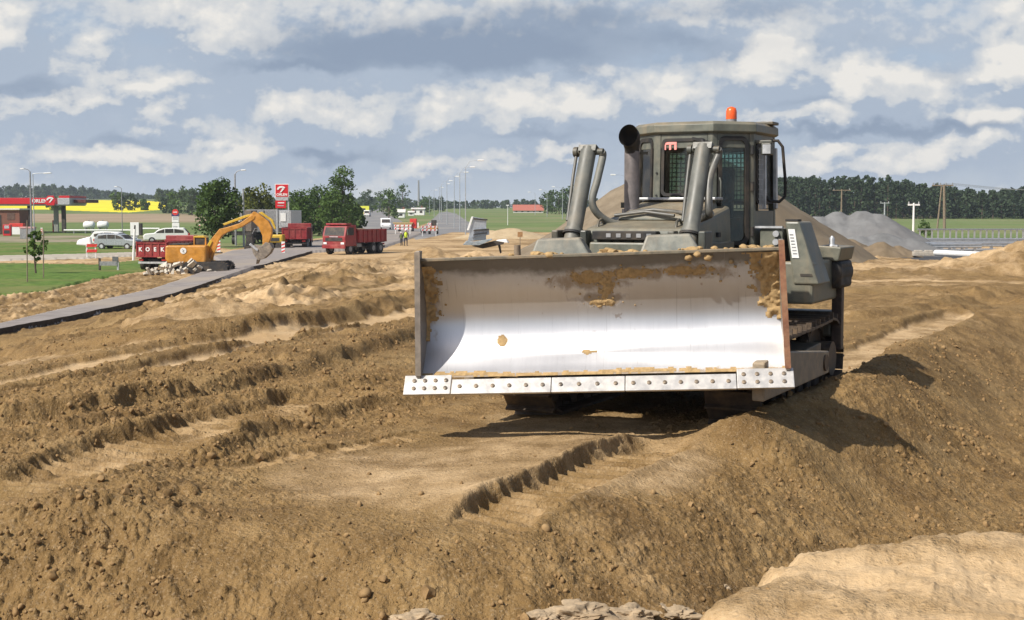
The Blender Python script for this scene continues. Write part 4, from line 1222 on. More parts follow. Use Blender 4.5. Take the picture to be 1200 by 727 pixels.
# steel mesh guards over the rear and side windows
mb = MB()
for i in (3, 4, 5):
    L = (Vector(plan[(i + 1) % 8]) - Vector(plan[i])).length
    k = int(L / .055)
    for j in range(k + 1): slab(mb, i, j / k * .9 + .05 - .007 / L, j / k * .9 + .05 + .007 / L, 2.2, 2.88, .05, .058)
    for j in range(13): slab(mb, i, .04, .96, 2.2 + j * .055 - .007, 2.2 + j * .055 + .007, .044, .0495)
part(mb, 'window_grille', M['white'], CAB)
mb = MB()
i = 2; L = .86
for j in range(4): slab(mb, i, .12 + j * .055, .132 + j * .055, 2.2, 2.88, .04, .048)
for j in range(13): slab(mb, i, .10, .32, 2.2 + j * .055 - .004, 2.2 + j * .055 + .004, .034, .0395)
part(mb, 'side_grille', M['lightgrey'], CAB)
mb = MB()
for z_ in (1.95, 2.45, 2.85): mb.tube([on(1, .95, z_ - .05, .03), on(1, .95, z_ + .05, .03)], .022, 10)
each(mb, 'door_hinge', M['black'], CAB, smooth=40)
mb = MB(); mb.box(on(1, .14, 2.02, .035), (.05, .03, .12), (0, 0, R(45))); part(mb, 'door_handle', M['black'], CAB, bevel=.008)
mb = MB()
for z_ in (1.85, 2.1, 2.35, 2.6): mb.tube([on(0, .02, z_, .014), on(0, .02, z_, .024)], .012, 8); mb.tube([on(0, .98, z_, .014), on(0, .98, z_, .024)], .012, 8)
each(mb, 'frame_bolt', M['black'], CAB, smooth=40)
# roof
mb = MB()
def roofring(z, grow): return [tuple(((p[0]) * grow, (p[1] - .72) * grow + .72, z)) for p in plan]
lv = [(Z1 - .02, 1.0), (Z1, 1.035), (ZR - .02, 1.03), (ZR + .012, .97), (ZR + .03, .6)]
mb.v = [q_ for z, g_ in lv for q_ in roofring(z, g_)]
for a in range(len(lv) - 1):
    for k in range(8): mb.f.append((a * 8 + k, a * 8 + (k + 1) % 8, (a + 1) * 8 + (k + 1) % 8, (a + 1) * 8 + k)); mb.m.append(0)
mb.f += [tuple(range(8))[::-1], tuple(range((len(lv) - 1) * 8, len(lv) * 8))]; mb.m += [0, 0]
RF = part(mb, 'roof', G, CAB, bevel=.006)
mb = MB()
bxl = (.41, .42)
mb.tube([(*bxl, ZR), (*bxl, ZR + .05)], .06, 18)
bc = part(mb, 'beacon_base', M['grey'], RF, smooth=40)
mb = MB(); mb.tube([(*bxl, ZR + .05), (*bxl, ZR + .14), (*bxl, ZR + .175), (*bxl, ZR + .19)], [.062, .060, .048, .012], 20); part(mb, 'beacon_lens', M['beacon'], bc, smooth=50)
mb = MB(); mb.b2((-.62, .75, ZR), (-.50, .85, ZR + .05)); mb.tube([(.62, .98, ZR + .01), (.62, .98, ZR + .05)], .04, 10); mb.b2((.1, .9, ZR + .01), (.75, 1.15, ZR + .045)); each(mb, 'roof_fitting', GD, RF, bevel=.008)
# door handle rail, work lamps, wipers
mb = MB()
mb.tube([on(1, .16, 2.12, .02), on(1, .16, 2.16, .05), on(1, .16, 2.50, .05), on(1, .16, 2.54, .02)], .012, 8)
part(mb, 'grab_rail', GD, CAB, smooth=60)
mb = MB()
p = on(2, .10, 2.86, .14)
mb.box(p, (.11, .12, .13)); mb.box(on(2, .08, 2.94, .10), (.2, .05, .04)); wl = part(mb, 'work_lamp', GD, CAB, bevel=.01)
mb = MB(); mb.box(p + Vector((.01, -.063, 0)), (.09, .01, .10)); part(mb, 'lamp_glass', M['lightgrey'], wl)
mb = MB()
p = on(0, .82, 2.95, .05)
mb.box(p, (.20, .05, .03), (0, .25, 0)); mb.tube([p + Vector((.02, -.02, 0)), p + Vector((.075, -.05, -.10)), p + Vector((.09, -.06, -.19))], .026, 10); part(mb, 'wiper_motor', M['black'], CAB, smooth=50)
mb = MB(); mb.tube([on(0, .75, 2.92, .03), on(0, .70, 2.42, .03)], .008, 6); part(mb, 'wiper', M['black'], CAB)
# big hand rail at the back corner of the left side, rod, open rear panel
mb = MB()
hr = [on(2, .50, 2.93, .03), on(2, .52, 2.97, .08), on(2, .54, 2.97, .16), on(2, .56, 2.90, .21), on(2, .60, 2.5, .23), on(2, .62, 2.34, .22), on(2, .58, 2.28, .16), on(2, .52, 2.29, .06), on(2, .50, 2.34, .02)]
mb.tube(hr, .018, 10); part(mb, 'hand_rail', M['black'], CAB, smooth=60)
mb = MB(); slab(mb, 2, .36, .42, 2.2, 2.9, .02, .05); slab(mb, 2, .86, .94, 2.2, 2.9, .02, .06); each(mb, 'window_bar', M['lightgrey'], CAB, bevel=.006)
# sticker behind the windscreen: a comb of one bar and three short legs
mb = MB()
y_ = on(0, .14, 2.84, .012).y
SZ = .06
for (xa, xb, za, zb) in ((-.235, -.085, 2.853, 2.882), (-.235, -.208, 2.795, 2.852), (-.172, -.148, 2.795, 2.852), (-.112, -.085, 2.795, 2.852)): mb.b2((xa, y_ - .004, za + SZ), (xb, y_, zb + SZ))
part(mb, 'window_sticker', M['sticker'], CAB)
# inside: seat, console, levers
mb = MB(); mb.b2((-.24, .62, 1.9), (.24, 1.12, 2.06)); mb.box((0, 1.12, 2.36), (.46, .12, .66), (R(-8), 0, 0)); part(mb, 'seat', M['seat'], CAB, bevel=.04)
mb = MB(); mb.b2((-.30, .06, 1.74), (.30, .26, 2.30)); mb.b2((-.48, .55, 1.74), (-.30, 1.1, 2.14)); mb.b2((.30, .55, 1.74), (.48, 1.1, 2.10)); each(mb, 'console', M['black'], CAB, bevel=.02)
mb = MB(); mb.b2((-.62, .05, 1.70), (.62, 1.40, 1.74)); part(mb, 'cab_floor', M['black'], CAB)
# --- fenders, boxes and tanks along the left side; the same in plain form on the right
for sg in (-1, 1):
    mb = MB(); mb.b2((sg * .62, .42, 1.15), (sg * 1.36, 1.55, 1.62)); part(mb, 'fender', G, bevel=.03)
mb = MB(); mb.b2((.76, .40, 1.62), (1.02, .95, 1.985)); bb = part(mb, 'battery_box', G, bevel=.015)
mb = MB(); mb.b2((.66, .37, 1.987), (1.02, .43, 2.01)); part(mb, 'lamp_bar', M['lightgrey'], bb)
mb = MB(); mb.tube([(.95, .40, 1.925), (.95, .36, 1.925)], .035, 14); mb.tube([(.95, .40, 1.835), (.95, .36, 1.835)], .035, 14)
each(mb, 'small_lamp', M['lightgrey'], bb, smooth=40)
mb = MB()
mb.hexa([(1.146, .40, 1.37), (1.43, .40, 1.37), (1.43, .95, 1.37), (1.12, .95, 1.37), (1.03, .44, 2.06), (1.19, .44, 2.06), (1.21, .90, 2.06), (1.0, .90, 2.06)])
sb = part(mb, 'side_cover', G, bevel=.02)
mb = MB()
a, b_, c_, d_ = Vector((1.146, .40, 1.37)), Vector((1.43, .40, 1.37)), Vector((1.19, .44, 2.06)), Vector((1.03, .44, 2.06))
def onq(s_, t, o_): return a.lerp(b_, s_).lerp(d_.lerp(c_, s_), t) + Vector((0, -o_, 0))
mb.hexa([onq(.12, .42, .002), onq(.46, .42, .002), onq(.46, .42, .01), onq(.12, .42, .01), onq(.15, .88, .002), onq(.58, .88, .002), onq(.58, .88, .01), onq(.15, .88, .01)])
lb = part(mb, 'paper_label', M['white'], sb)
mb = MB()
for k in range(7): mb.hexa([onq(.20, .48 + k * .05, .0105), onq(.42, .48 + k * .05, .0105), onq(.42, .48 + k * .05, .012), onq(.20, .48 + k * .05, .012), onq(.20, .50 + k * .05, .0105), onq(.42, .50 + k * .05, .0105), onq(.42, .50 + k * .05, .012), onq(.20, .50 + k * .05, .012)])
tag(part(mb, 'label_print', M['grey'], lb), kind='stuff')
mb = MB(); mb.hexa([onq(.35, .13, -.002), onq(.85, .13, -.002), onq(.85, .13, .006), onq(.35, .13, .006), onq(.35, .17, -.002), onq(.85, .17, -.002), onq(.85, .17, .006), onq(.35, .17, .006)]); part(mb, 'hand_slot', M['black'], sb)
mb = MB(); mb.b2((1.03, .46, 2.062), (1.17, .62, 2.085)); part(mb, 'cover_hinge', M['black'], sb)
# ripper tank at the rear left: grey lid with a lamp, black drum beneath, post down to the ripper beam
mb = MB(); mb.prism([(1.16, 1.60), (1.44, 1.60), (1.475, 1.76), (1.19, 1.78)], 'y', 1.25, 1.95); rt = part(mb, 'rear_box', G, bevel=.015)
mb = MB(); mb.tube([(1.29, 1.28, 1.46), (1.29, 1.95, 1.46)], [.18, .18], 24); mb.b2((1.14, 1.30, 1.28), (1.46, 1.9, 1.60)); part(mb, 'rear_drum', M['black'], rt, smooth=40, bevel=.04)
mb = MB(); mb.tube([(1.34, 1.35, 1.77), (1.34, 1.35, 1.80), (1.34, 1.35, 1.86), (1.34, 1.35, 1.89)], [.045, .03, .032, .01], 12); mb.b2((1.27, 1.32, 1.765), (1.41, 1.38, 1.785)); part(mb, 'rear_lamp', M['lightgrey'], rt, smooth=40)
mb = MB(); mb.b2((1.30, 1.55, .55), (1.42, 1.67, 1.32)); part(mb, 'rear_post', paint('rear_post_paint', (.05, .035, .03), .6, dust=.4), bevel=.01)
mb = MB(); mb.b2((-1.2, 1.55, .7), (1.3, 1.85, 1.0)); mb.b2((-.6, 1.3, .6), (.6, 1.6, 1.3)); part(mb, 'ripper_beam', GD, bevel=.03)
# --- the operator, a dark figure in the seat
def figure(name, joints, edges, radii, mat, loc, rz=0, parent=None, sub=1):
    me = bpy.data.meshes.new(name)
    bm = bmesh.new(); lay = bm.verts.layers.skin.verify()
    vv = []
    for p_, r_ in zip(joints, radii):
        v_ = bm.verts.new(p_); v_[lay].radius = (r_, r_) if not isinstance(r_, tuple) else r_; vv.append(v_)
    vv[0][lay].use_root = True
    for a_, b_ in edges: bm.edges.new((vv[a_], vv[b_]))
    bm.to_mesh(me); bm.free()
    o = bpy.data.objects.new(name, me); COL.objects.link(o)
    sk = o.modifiers.new('skin', 'SKIN')
    ss_ = o.modifiers.new('subsurf', 'SUBSURF'); ss_.levels = sub; ss_.render_levels = sub
    bpy.context.view_layer.update()
    dg = bpy.context.evaluated_depsgraph_get()
    m2 = bpy.data.meshes.new_from_object(o.evaluated_get(dg))
    o.modifiers.clear(); o.data = m2
    m2.materials.clear(); m2.materials.append(mat)
    m2.polygons.foreach_set('use_smooth', [True] * len(m2.polygons))
    o.location = loc; o.rotation_euler = (0, 0, rz)
    if parent is not None: o.parent = parent
    return o
def human(name, pose, cloth, loc, rz, s=1.0, sub=1):
    """pose: joint positions in metres, facing -y"""
    J = ['pelvis', 'waist', 'chest', 'neck', 'chin', 'head', 'crown', 'shL', 'elL', 'wrL', 'haL', 'shR', 'elR', 'wrR', 'haR', 'hipL', 'knL', 'anL', 'toL', 'hipR', 'knR', 'anR', 'toR']
    E = [(0, 1), (1, 2), (2, 3), (3, 4), (4, 5), (5, 6), (2, 7), (7, 8), (8, 9), (9, 10), (2, 11), (11, 12), (12, 13), (13, 14), (0, 15), (15, 16), (16, 17), (17, 18), (0, 19), (19, 20), (20, 21), (21, 22)]
    rad = [(.15, .12), (.14, .105), (.165, .115), .058, .062, .092, .07, .075, .05, .035, .04, .075, .05, .035, .04, .10, .07, .048, .045, .10, .07, .048, .045]
    return figure(name, [tuple(Vector(pose[j]) * s) for j in J], E, [tuple(a * s for a in r) if isinstance(r, tuple) else r * s for r in rad], cloth, loc, rz, sub=sub)
sit = dict(pelvis=(0, 0, .10), waist=(0, .03, .26), chest=(0, .02, .48), neck=(0, 0, .62), chin=(0, -.02, .68), head=(0, -.03, .77), crown=(0, -.02, .85),
           shL=(.20, .01, .55), elL=(.29, -.08, .30), wrL=(.27, -.30, .24), haL=(.26, -.38, .24), shR=(-.20, .01, .55), elR=(-.29, -.08, .30), wrR=(-.27, -.30, .24), haR=(-.26, -.38, .24),
           hipL=(.10, -.05, .09), knL=(.16, -.46, .13), anL=(.16, -.52, -.20), toL=(.17, -.62, -.22), hipR=(-.10, -.05, .09), knR=(-.16, -.46, .13), anR=(-.16, -.52, -.20), toR=(-.17, -.62, -.22))
mw = Matrix.Translation(dz_loc) @ Matrix.Rotation(YAW, 4, 'Z')
op = human('person', sit, M['cloth_dark'], mw @ Vector((0, .92, 2.02)), YAW)
tag(op, 'person in dark clothes sitting at the levers inside the bulldozer cab', 'person')
mb = MB()
mb.ball((0, -.03, .77), (.088, .105, .115), 14, 10); mb.box((0, -.135, .755), (.03, .04, .05), taper=(.5, .5)); mb.ball((-.035, -.115, .785), .014, 8, 6); mb.ball((.035, -.115, .785), .014, 8, 6); mb.box((0, -.125, .71), (.05, .02, .012))
mb.ball((-.09, -.02, .77), (.015, .03, .035), 8, 6); mb.ball((.09, -.02, .77), (.015, .03, .035), 8, 6)
part(mb, 'face', M['skin'], op, smooth=60)
mb = MB(); mb.ball((0, -.01, .81), (.098, .11, .095), 14, 9); mb.box((0, -.13, .825), (.15, .10, .014)); part(mb, 'cap', M['cloth_dark'], op, smooth=60)
# ------------------------------------------------------------------ everything beyond the bulldozer
def gp(u, v): return ground_at(u, v)
def gy(u, y):
    """ground point in the direction of photo column u at distance y"""
    return ground_xy((u - 600) / FPX * y, y)
def px(y): return FPX / y                      # photo pixels per metre there
def face_to(p): return math.atan2(p.x, p.y)

# ---- trees: tapered trunk, limbs, and a crown of many small leaf faces set in uneven clumps
def leaf_mat(name, a, b, scale=.5):
    m, nt, p = new_mat(name)
    oc = nt.new('ShaderNodeTexCoord').outputs['Object']
    n = nt.noise(oc, scale, 4, .6); n2 = nt.noise(oc, scale * 7, 3, .6)
    c = nt.mix(nt.ss(nt.math('ADD', nt.math('MULTIPLY', n, .6), nt.math('MULTIPLY', n2, .4)), .35, .65), a, b)
    nt.put(p, 'Base Color', c); nt.put(p, 'Roughness', .7); nt.put(p, 'Specular IOR Level', .2)
    tl = nt.new('ShaderNodeBsdfTranslucent'); nt.put(tl, 0, nt.mix(.4, c, (.16, .22, .03)))
    mx = nt.new('ShaderNodeMixShader'); nt.put(mx, 0, .22)
    nt.l.new(p.outputs[0], mx.inputs[1]); nt.l.new(tl.outputs[0], mx.inputs[2])
    nt.l.new(mx.outputs[0], nt.n['Material Output'].inputs['Surface'])
    return m
LF = dict(dark=leaf_mat('leaf_dark', (.038, .072, .018), (.075, .125, .030)), mid=leaf_mat('leaf_mid', (.055, .100, .022), (.100, .160, .038)),
          light=leaf_mat('leaf_light', (.060, .110, .018), (.110, .175, .030)), olive=leaf_mat('leaf_olive', (.075, .085, .016), (.125, .135, .030)),
          pine=leaf_mat('pine_needles', (.028, .048, .024), (.052, .078, .038), .08), wood=leaf_mat('far_wood_leaves', (.044, .070, .036), (.074, .106, .052), .03))
bark = paint('bark', (.085, .060, .042), .9, dust=.1)
def leaf_faces(mb, c, r, n, size, rnd, flat=.85):
    for _ in range(n):
        d = Vector((rnd.gauss(0, 1), rnd.gauss(0, 1), rnd.gauss(0, 1))).normalized() * r * rnd.random() ** .4
        d.z *= flat
        p = c + d
        a = Vector((rnd.gauss(0, 1), rnd.gauss(0, 1), rnd.gauss(0, .8))).normalized()
        b = a.cross(Vector((rnd.gauss(0, 1), rnd.gauss(0, 1), rnd.gauss(0, 1)))).normalized()
        s_ = size * rnd.uniform(.6, 1.3)
        mb.add([p - a * s_ * .55, p + b * s_ * .4, p + a * s_ * .55, p - b * s_ * .4], [(0, 1, 2, 3)])
def tree(name, label, p, h, w, lf, seed, group=None, trunk_h=.25, clumps=26, leaves=60, leaf=.28, shape='round', cat='tree'):
    rnd = random.Random(seed)
    t = empty(name, p, 0, label, cat, group)
    tb = MB()
    tr = max(.05, h * .022)
    top = h * (.80 if shape != 'round' else .70)
    tb.tube([(0, 0, -.2), (0, 0, h * .04), (rnd.uniform(-.02, .02) * h, 0, h * .3), (rnd.uniform(-.03, .03) * h, rnd.uniform(-.03, .03) * h, top)], [tr * 1.3, tr, tr * .75, tr * .2], 8)
    cb_ = MB()
    for k in range(clumps):
        f = (k + .5) / clumps
        z = h * (trunk_h + (1 - trunk_h) * f ** .9 * .96)
        q_ = (z / h - trunk_h) / (1 - trunk_h)
        if shape == 'round': rad = w / 2 * math.sqrt(max(0.05, 1 - (2 * q_ - .92) ** 2 * .95))
        elif shape == 'cone': rad = w / 2 * (1.05 - q_)
        else: rad = w / 2 * (math.sin(PI * min(1, q_ * .80 + .16))) ** .7
        a = k * 2.4 + rnd.uniform(-.5, .5)
        rr_ = rad * rnd.uniform(.25, .85)
        c = Vector((math.cos(a) * rr_, math.sin(a) * rr_, z + rnd.uniform(-.04, .04) * h))
        cr_ = w * rnd.uniform(.12, .21) * (1.0 if shape != 'cone' else .7)
        leaf_faces(cb_, c, cr_, leaves, leaf, rnd)
        if k % 2 == 0: tb.tube([(0, 0, max(h * .12, z - h * .22)), tuple(c * .5 + Vector((0, 0, z - h * .10)) * .5), tuple(c)], [tr * .45, tr * .28, tr * .08], 5)
    tb.build('trunk', bark, t, smooth=60)
    cb_.build('crown', LF[lf], t)
    return t
p = gp(255, 284)
tree('roadside_tree', 'dark round roadside tree left of the red fuel price pylon, with a pole beside it', gp(255, 290), 6.9, 5.7, 'dark', 11, clumps=38, leaves=90, leaf=.34, trunk_h=.2)
tree('roadside_tree', 'olive green roadside tree between the pale pole and the red fuel pylon', gp(302, 284), 6.4, 5.8, 'olive', 12, clumps=30, leaves=80, leaf=.34, trunk_h=.12)
for i, (u, v, h, w, lf, shp, lab) in enumerate([
    (352, 277, 6.2, 6.4, 'mid', 'round', 'low bushy tree right behind the plain red dump truck, left end of the clump'),
    (374, 276, 6.9, 6.5, 'dark', 'round', 'broad dark tree in the middle of the clump behind the two red dump trucks'),
    (402, 276, 9.8, 5.8, 'mid', 'egg', 'tallest tree of the roadside clump, standing behind the cab of the front red dump truck'),
    (390, 278, 6.2, 5.4, 'mid', 'round', 'low leafy tree squeezed in front of the tallest tree of the clump'),
    (417, 275, 4.6, 3.6, 'mid', 'round', 'small tree at the right end of the clump where the old road begins')]):
    tree('roadside_tree', lab, gp(u, v), h, w, lf, 20 + i, 'trees of the roadside clump', clumps=32, leaves=80, leaf=.36, trunk_h=.06, shape=shp)
# young tree on the verge tied between two stakes
p = gp(42, 322)
tree('young_tree', 'young leafy tree on the grass verge, tied between two thin stakes', p, 2.75, 1.35, 'light', 31, clumps=16, leaves=50, leaf=.15, trunk_h=.36, cat='tree')
for i, (u, v, h, lab) in enumerate([(32, 332, 3.4, 'thin pale wooden stake left of the young tree on the verge'), (51, 327, 2.8, 'thin pale wooden stake right of the young tree on the verge')]):
    mb = MB(); b = gp(u, v); mb.tube([(0, 0, -.2), (.03, 0, h * .5), (.08, 0, h)], [.035, .032, .03], 7)
    tag(mb.build('tree_stake', M['wood'], loc=b, smooth=40), lab, 'stake', 'stakes of the young tree')
# bushes along the edge of the rapeseed
for i, (u, w_, h, y, lab) in enumerate([(140, 8, 7, 560, 'larger dark bush before the yellow field'), (154, 8, 6.5, 560, 'dark bush touching the lamp post, before the yellow field'), (170, 5, 4.5, 560, 'smallest lone bush in front of the right end of the yellow field'),
                                        (196, 9, 6, 500, 'bush at the right tip of the yellow field'), (210, 12, 8, 470, 'wide bush behind the small price pylon'), (226, 12, 9, 450, 'bush left of the round roadside tree'), (66, 8, 5, 560, 'low bush beneath the left end of the yellow field')]):
    tree('field_bush', lab, gy(u, y), h, w_, 'wood' if i % 2 else 'mid', 50 + i, 'bushes along the far fields', clumps=14, leaves=40, leaf=.9, trunk_h=.03, cat='bush')
# trees further along the old road
for i, (u, y, h, w_, lf, lab) in enumerate([(456, 420, 8.5, 9, 'mid', 'round bright tree right of the old road, above the white van'), (472, 700, 14, 10, 'dark', 'tall lone tree rising over the far wood left of the thin mast'), (449, 760, 11, 14, 'wood', 'broad far tree at the end of the old road'),
                                            (430, 620, 10, 10, 'wood', 'far tree beside the yellow board on the old road'), (500, 640, 7, 9, 'mid', 'low far tree right of the white house'), (514, 700, 7, 10, 'wood', 'low far tree behind the first lamps of the row')]):
    tree('distant_tree', lab, gy(u, y), h, w_, lf, 70 + i, 'trees far along the old road', clumps=14, leaves=40, leaf=.8, trunk_h=.1)
for i, (u, y, h, w_) in enumerate([(655, 560, 10, 12), (668, 560, 11, 12), (642, 570, 9, 10)]):
    tree('distant_tree', ['green tree right of the red roofed barn', 'green tree behind the left lift cylinder of the bulldozer', 'low tree touching the end of the red roofed barn'][i], gy(u, y), h, w_, 'dark', 90 + i, 'trees beside the barn', clumps=14, leaves=40, leaf=.9, trunk_h=.05)
tree('field_bush', 'small green bush at the foot of the white pole before the right hand meadow', gy(1083, 150), 1.7, 2.0, 'mid', 99, clumps=10, leaves=40, leaf=.2, trunk_h=.03, cat='bush')

# ---- far woods: masses nobody could count
def wood(name, label, spots, lf, seed, leaf, n):
    rnd = random.Random(seed); mb = MB()
    for (x, y, h, w_) in spots:
        z = float(base_h(x, y))
        conif = rnd.random() < .6
        mb.mi = 1; mb.tube([(x, y, z - .5), (x, y, z + h * .8)], [.22, .1], 5, caps=False); mb.mi = 0
        for k in range(n):
            f = rnd.random() ** .8
            zz = z + h * (.06 + .94 * f)
            rr_ = w_ * .5 * ((1 - f) ** .6 if conif else math.sqrt(max(.02, 1 - (2 * f - .9) ** 2))) + .3
            a = rnd.random() * 2 * PI
            c = Vector((x + math.cos(a) * rr_ * rnd.random() ** .5, y + math.sin(a) * rr_ * rnd.random() ** .5, zz))
            leaf_faces(mb, c, leaf * .4, 1, leaf, rnd)
    o = mb.build(name, [LF[lf], bark])
    return tag(o, label, 'wood', kind='stuff')
rnd = random.Random(4)
def along(u0, u1, y0, y1, step, hfun, w_):
    out = []
    y = y0
    while y < y1:
        x = (u0 - 600) / FPX * y
        while x < (u1 - 600) / FPX * y:
            u = 600 + x / y * FPX
            out.append((x + rnd.uniform(-.4, .4) * step, y + rnd.uniform(-.4, .4) * step * 2, hfun(u) * rnd.uniform(.82, 1.12), w_ * rnd.uniform(.8, 1.2)))
            x += step
        y += step * 3.0
    return out
wood('pine_wood', 'dark pine wood along the right horizon behind the spoil heaps', along(905, 1420, 452, 490, 2.9, lambda u: np.interp(u, [900, 930, 1040, 1110, 1160, 1200, 1420], [12.0, 12.6, 12.6, 9.5, 8.2, 9.0, 9.5]), 5.2), 'pine', 5, 1.05, 230)
wood('pine_wood', 'farther ridge of wood closing the right edge of the picture', along(1130, 1500, 640, 680, 6, lambda u: np.interp(u, [1130, 1180, 1200, 1500], [3, 7, 8.5, 10]), 6), 'pine', 6, 1.6, 110)
wood('far_wood', 'hazy wooded hill on the left horizon behind the filling station', along(-260, 260, 1240, 1400, 8, lambda u: np.interp(u, [-200, 0, 60, 110, 150, 175, 245], [13, 12.5, 13, 9.5, 6, 3.5, 3]), 8.5), 'wood', 7, 2.3, 70)
wood('far_wood', 'low far wood behind the clump of roadside trees', along(190, 440, 760, 820, 6, lambda u: 6.5, 6), 'wood', 8, 1.7, 80)
wood('far_wood', 'dark even wood along the middle of the horizon behind the row of lamps', along(405, 920, 950, 1000, 6.5, lambda u: np.interp(u, [405, 480, 540, 640, 920], [8, 6.5, 5.2, 6, 6.5]), 6.5), 'wood', 9, 1.7, 80)

# ---- heaps of spoil and gravel: each one a thing
def heap(name, label, cat, loc, pts, hx, hy, h, mat, seed, rough=.06, top=0.0, n=70, rot=0.0):
    """a tipped cone with a softened crest; several crest points make a longer heap"""
    mb = MB()
    L = 1.35
    for j in range(n + 1):
        for i in range(n + 1):
            a, b = -L + 2 * L * i / n, -L + 2 * L * j / n
            z = -1.0
            for (cx, cy, f) in pts:
                q_ = math.hypot((a - cx), (b - cy) )
                z = max(z, f - q_ * 1.0 if q_ > top else f - top)
            z = z * h + rough * h * mnoise.fractal(Vector((a * 3, b * 3, seed)), 1.0, 2.0, 5)
            mb.v.append((a * hx, b * hy, max(z, -.3)))
    for j in range(n):
        for i in range(n):
            k = j * (n + 1) + i
            if max(mb.v[k][2], mb.v[k + 1][2], mb.v[k + n + 1][2], mb.v[k + n + 2][2]) > -.29:
                mb.f.append((k, k + 1, k + n + 2, k + n + 1)); mb.m.append(0)
    o = mb.build(name, mat, smooth=80)
    o.location = loc; o.rotation_euler = (0, 0, rot)
    return tag(o, label, cat)
spoil = tone_mat('sandy_gravel', (.165, .130, .088), (.225, .182, .128), 1.4, .95, (.15, .118, .08), .15, .6)
gravel = tone_mat('grey_gravel', (.135, .135, .133), (.19, .19, .187), 1.0, .95, (.17, .165, .16), .1, .7)
brown = tone_mat('brown_soil', (.15, .112, .070), (.20, .152, .10), 1.0, .95, None, .1, .6)
# big brown heap, apex hidden by the cab: u 800, top v ~195, foot from 660 to 1000
y = 62
P0 = gy(811, y)
heap('spoil_heap', 'tall brown heap of sandy gravel rising behind the bulldozer cab', 'heap', P0, [(0, 0, 1.0)], 8.4, 7.6, 5.5, spoil, 2, .045, .08, 110)
y = 92
heap('gravel_heap', 'long heap of grey gravel right of the brown heap, below the pine wood', 'heap', gy(1008, y), [(-.55, 0, .86), (-.3, .05, .95), (.0, 0, .97), (.22, -.05, .90), (.36, .0, .74)], 5.2, 4.2, 3.05, gravel, 3, .045, .06, 110)
heap('gravel_heap', 'low grey gravel heap at the foot of the long gravel heap', 'heap', gy(1035, 84), [(-.4, 0, .9), (.0, .1, 1.0), (.35, 0, .8)], 4.2, 2.6, 1.55, gravel, 4, .06, .1)
heap('soil_heap', 'small brown soil heap between the bulldozer and the grey gravel', 'heap', gy(985, 76), [(-.3, 0, .95), (.2, 0, .8)], 2.6, 2.2, 1.40, brown, 5, .08, .1)
heap('soil_heap', 'smaller brown soil heap in front of the low grey gravel heap', 'heap', gy(1040, 74), [(-.2, 0, .9), (.3, 0, .7)], 2.0, 1.6, 1.05, brown, 6, .08, .1)
heap('soil_heap', 'low tan soil heap beyond the wrapped grey sheets, before the green meadow', 'heap', gy(588, 185), [(-.3, 0, .8), (.2, 0, 1)], 6, 4, 1.5, tone_mat('tan_soil', (.36, .27, .16), (.44, .34, .21), 1.0), 8, .08, .1)
# rubble of broken asphalt beside the excavator
rb = empty('rubble_heap', gp(212, 322), 0, 'heap of broken pale paving slabs in front of the orange excavator', 'rubble')
rnd = random.Random(9)
pale = paint('broken_slab', (.48, .44, .37), .9, dust=.5, dcol=(.33, .26, .18), bump=.5)
for k in range(46):
    a = rnd.uniform(-1, 1); mb = MB()
    s_ = rnd.uniform(.14, .42)
    pts = [(s_ * math.cos(t) * rnd.uniform(.7, 1.1), s_ * math.sin(t) * rnd.uniform(.7, 1.1)) for t in np.sort([rnd.uniform(0, 2 * PI) for _ in range(6)])]
    mb.prism(pts, 'z', -.06, .08)
    hgt = .95 * (1 - abs(a) ** 1.6) * rnd.uniform(.15, 1)
    o = mb.build('slab_piece', pale, rb, bevel=.015); o.location = (a * 2.1, rnd.uniform(-.9, .9), hgt); o.rotation_euler = (rnd.uniform(-1.0, 1.0), rnd.uniform(-1.0, 1.0), rnd.uniform(0, 6))
# pale stones at the lower edge
ico = bmesh.new(); bmesh.ops.create_icosphere(ico, subdivisions=5, radius=1.0)
iv4 = [v.co.copy() for v in ico.verts]; iff4 = [tuple(v.index for v in f.verts) for f in ico.faces]; ico.free()
crust = paint('pale_crust', (.36, .275, .18), .95, dust=.7, dcol=(.24, .16, .085), scale=7, bump=.9, spec=.1)
for k, (u, v, sx_, lab) in enumerate([(672, 722, .17, 'largest pale crusted stone at the lower edge, left of the bright pile'), (488, 727, .12, 'rounded pale stone at the lower edge left of the other stones'), (735, 722, .13, 'pale stone between the largest stone and the bright pile'), (785, 722, .13, 'flat pale stone tucked against the foot of the bright pile'), (845, 690, .05, 'small round stone on the flank of the bright pile'), (632, 726, .08, 'small pale stone at the lower edge beside the largest one')]):
    p = ground_at(u, v, 3.5); mb = MB()
    off = Vector((k * 9.3, 2, 1))
    mb.add([Vector((v_.x * 1.45, v_.y * 1.0, v_.z * .55)) * sx_ * (1 + .45 * mnoise.noise(v_ * 1.5 + off) + .16 * mnoise.fractal(v_ * 3.5 + off, .9, 2.1, 5) - .25 * abs(mnoise.noise(v_ * 3 + off * 2))) for v_ in iv4], iff4)
    o = mb.build('stone', crust, smooth=35, loc=p + Vector((0, 0, -sx_ * .06)))
    tag(o, lab, 'stone', 'pale stones at the lower edge')

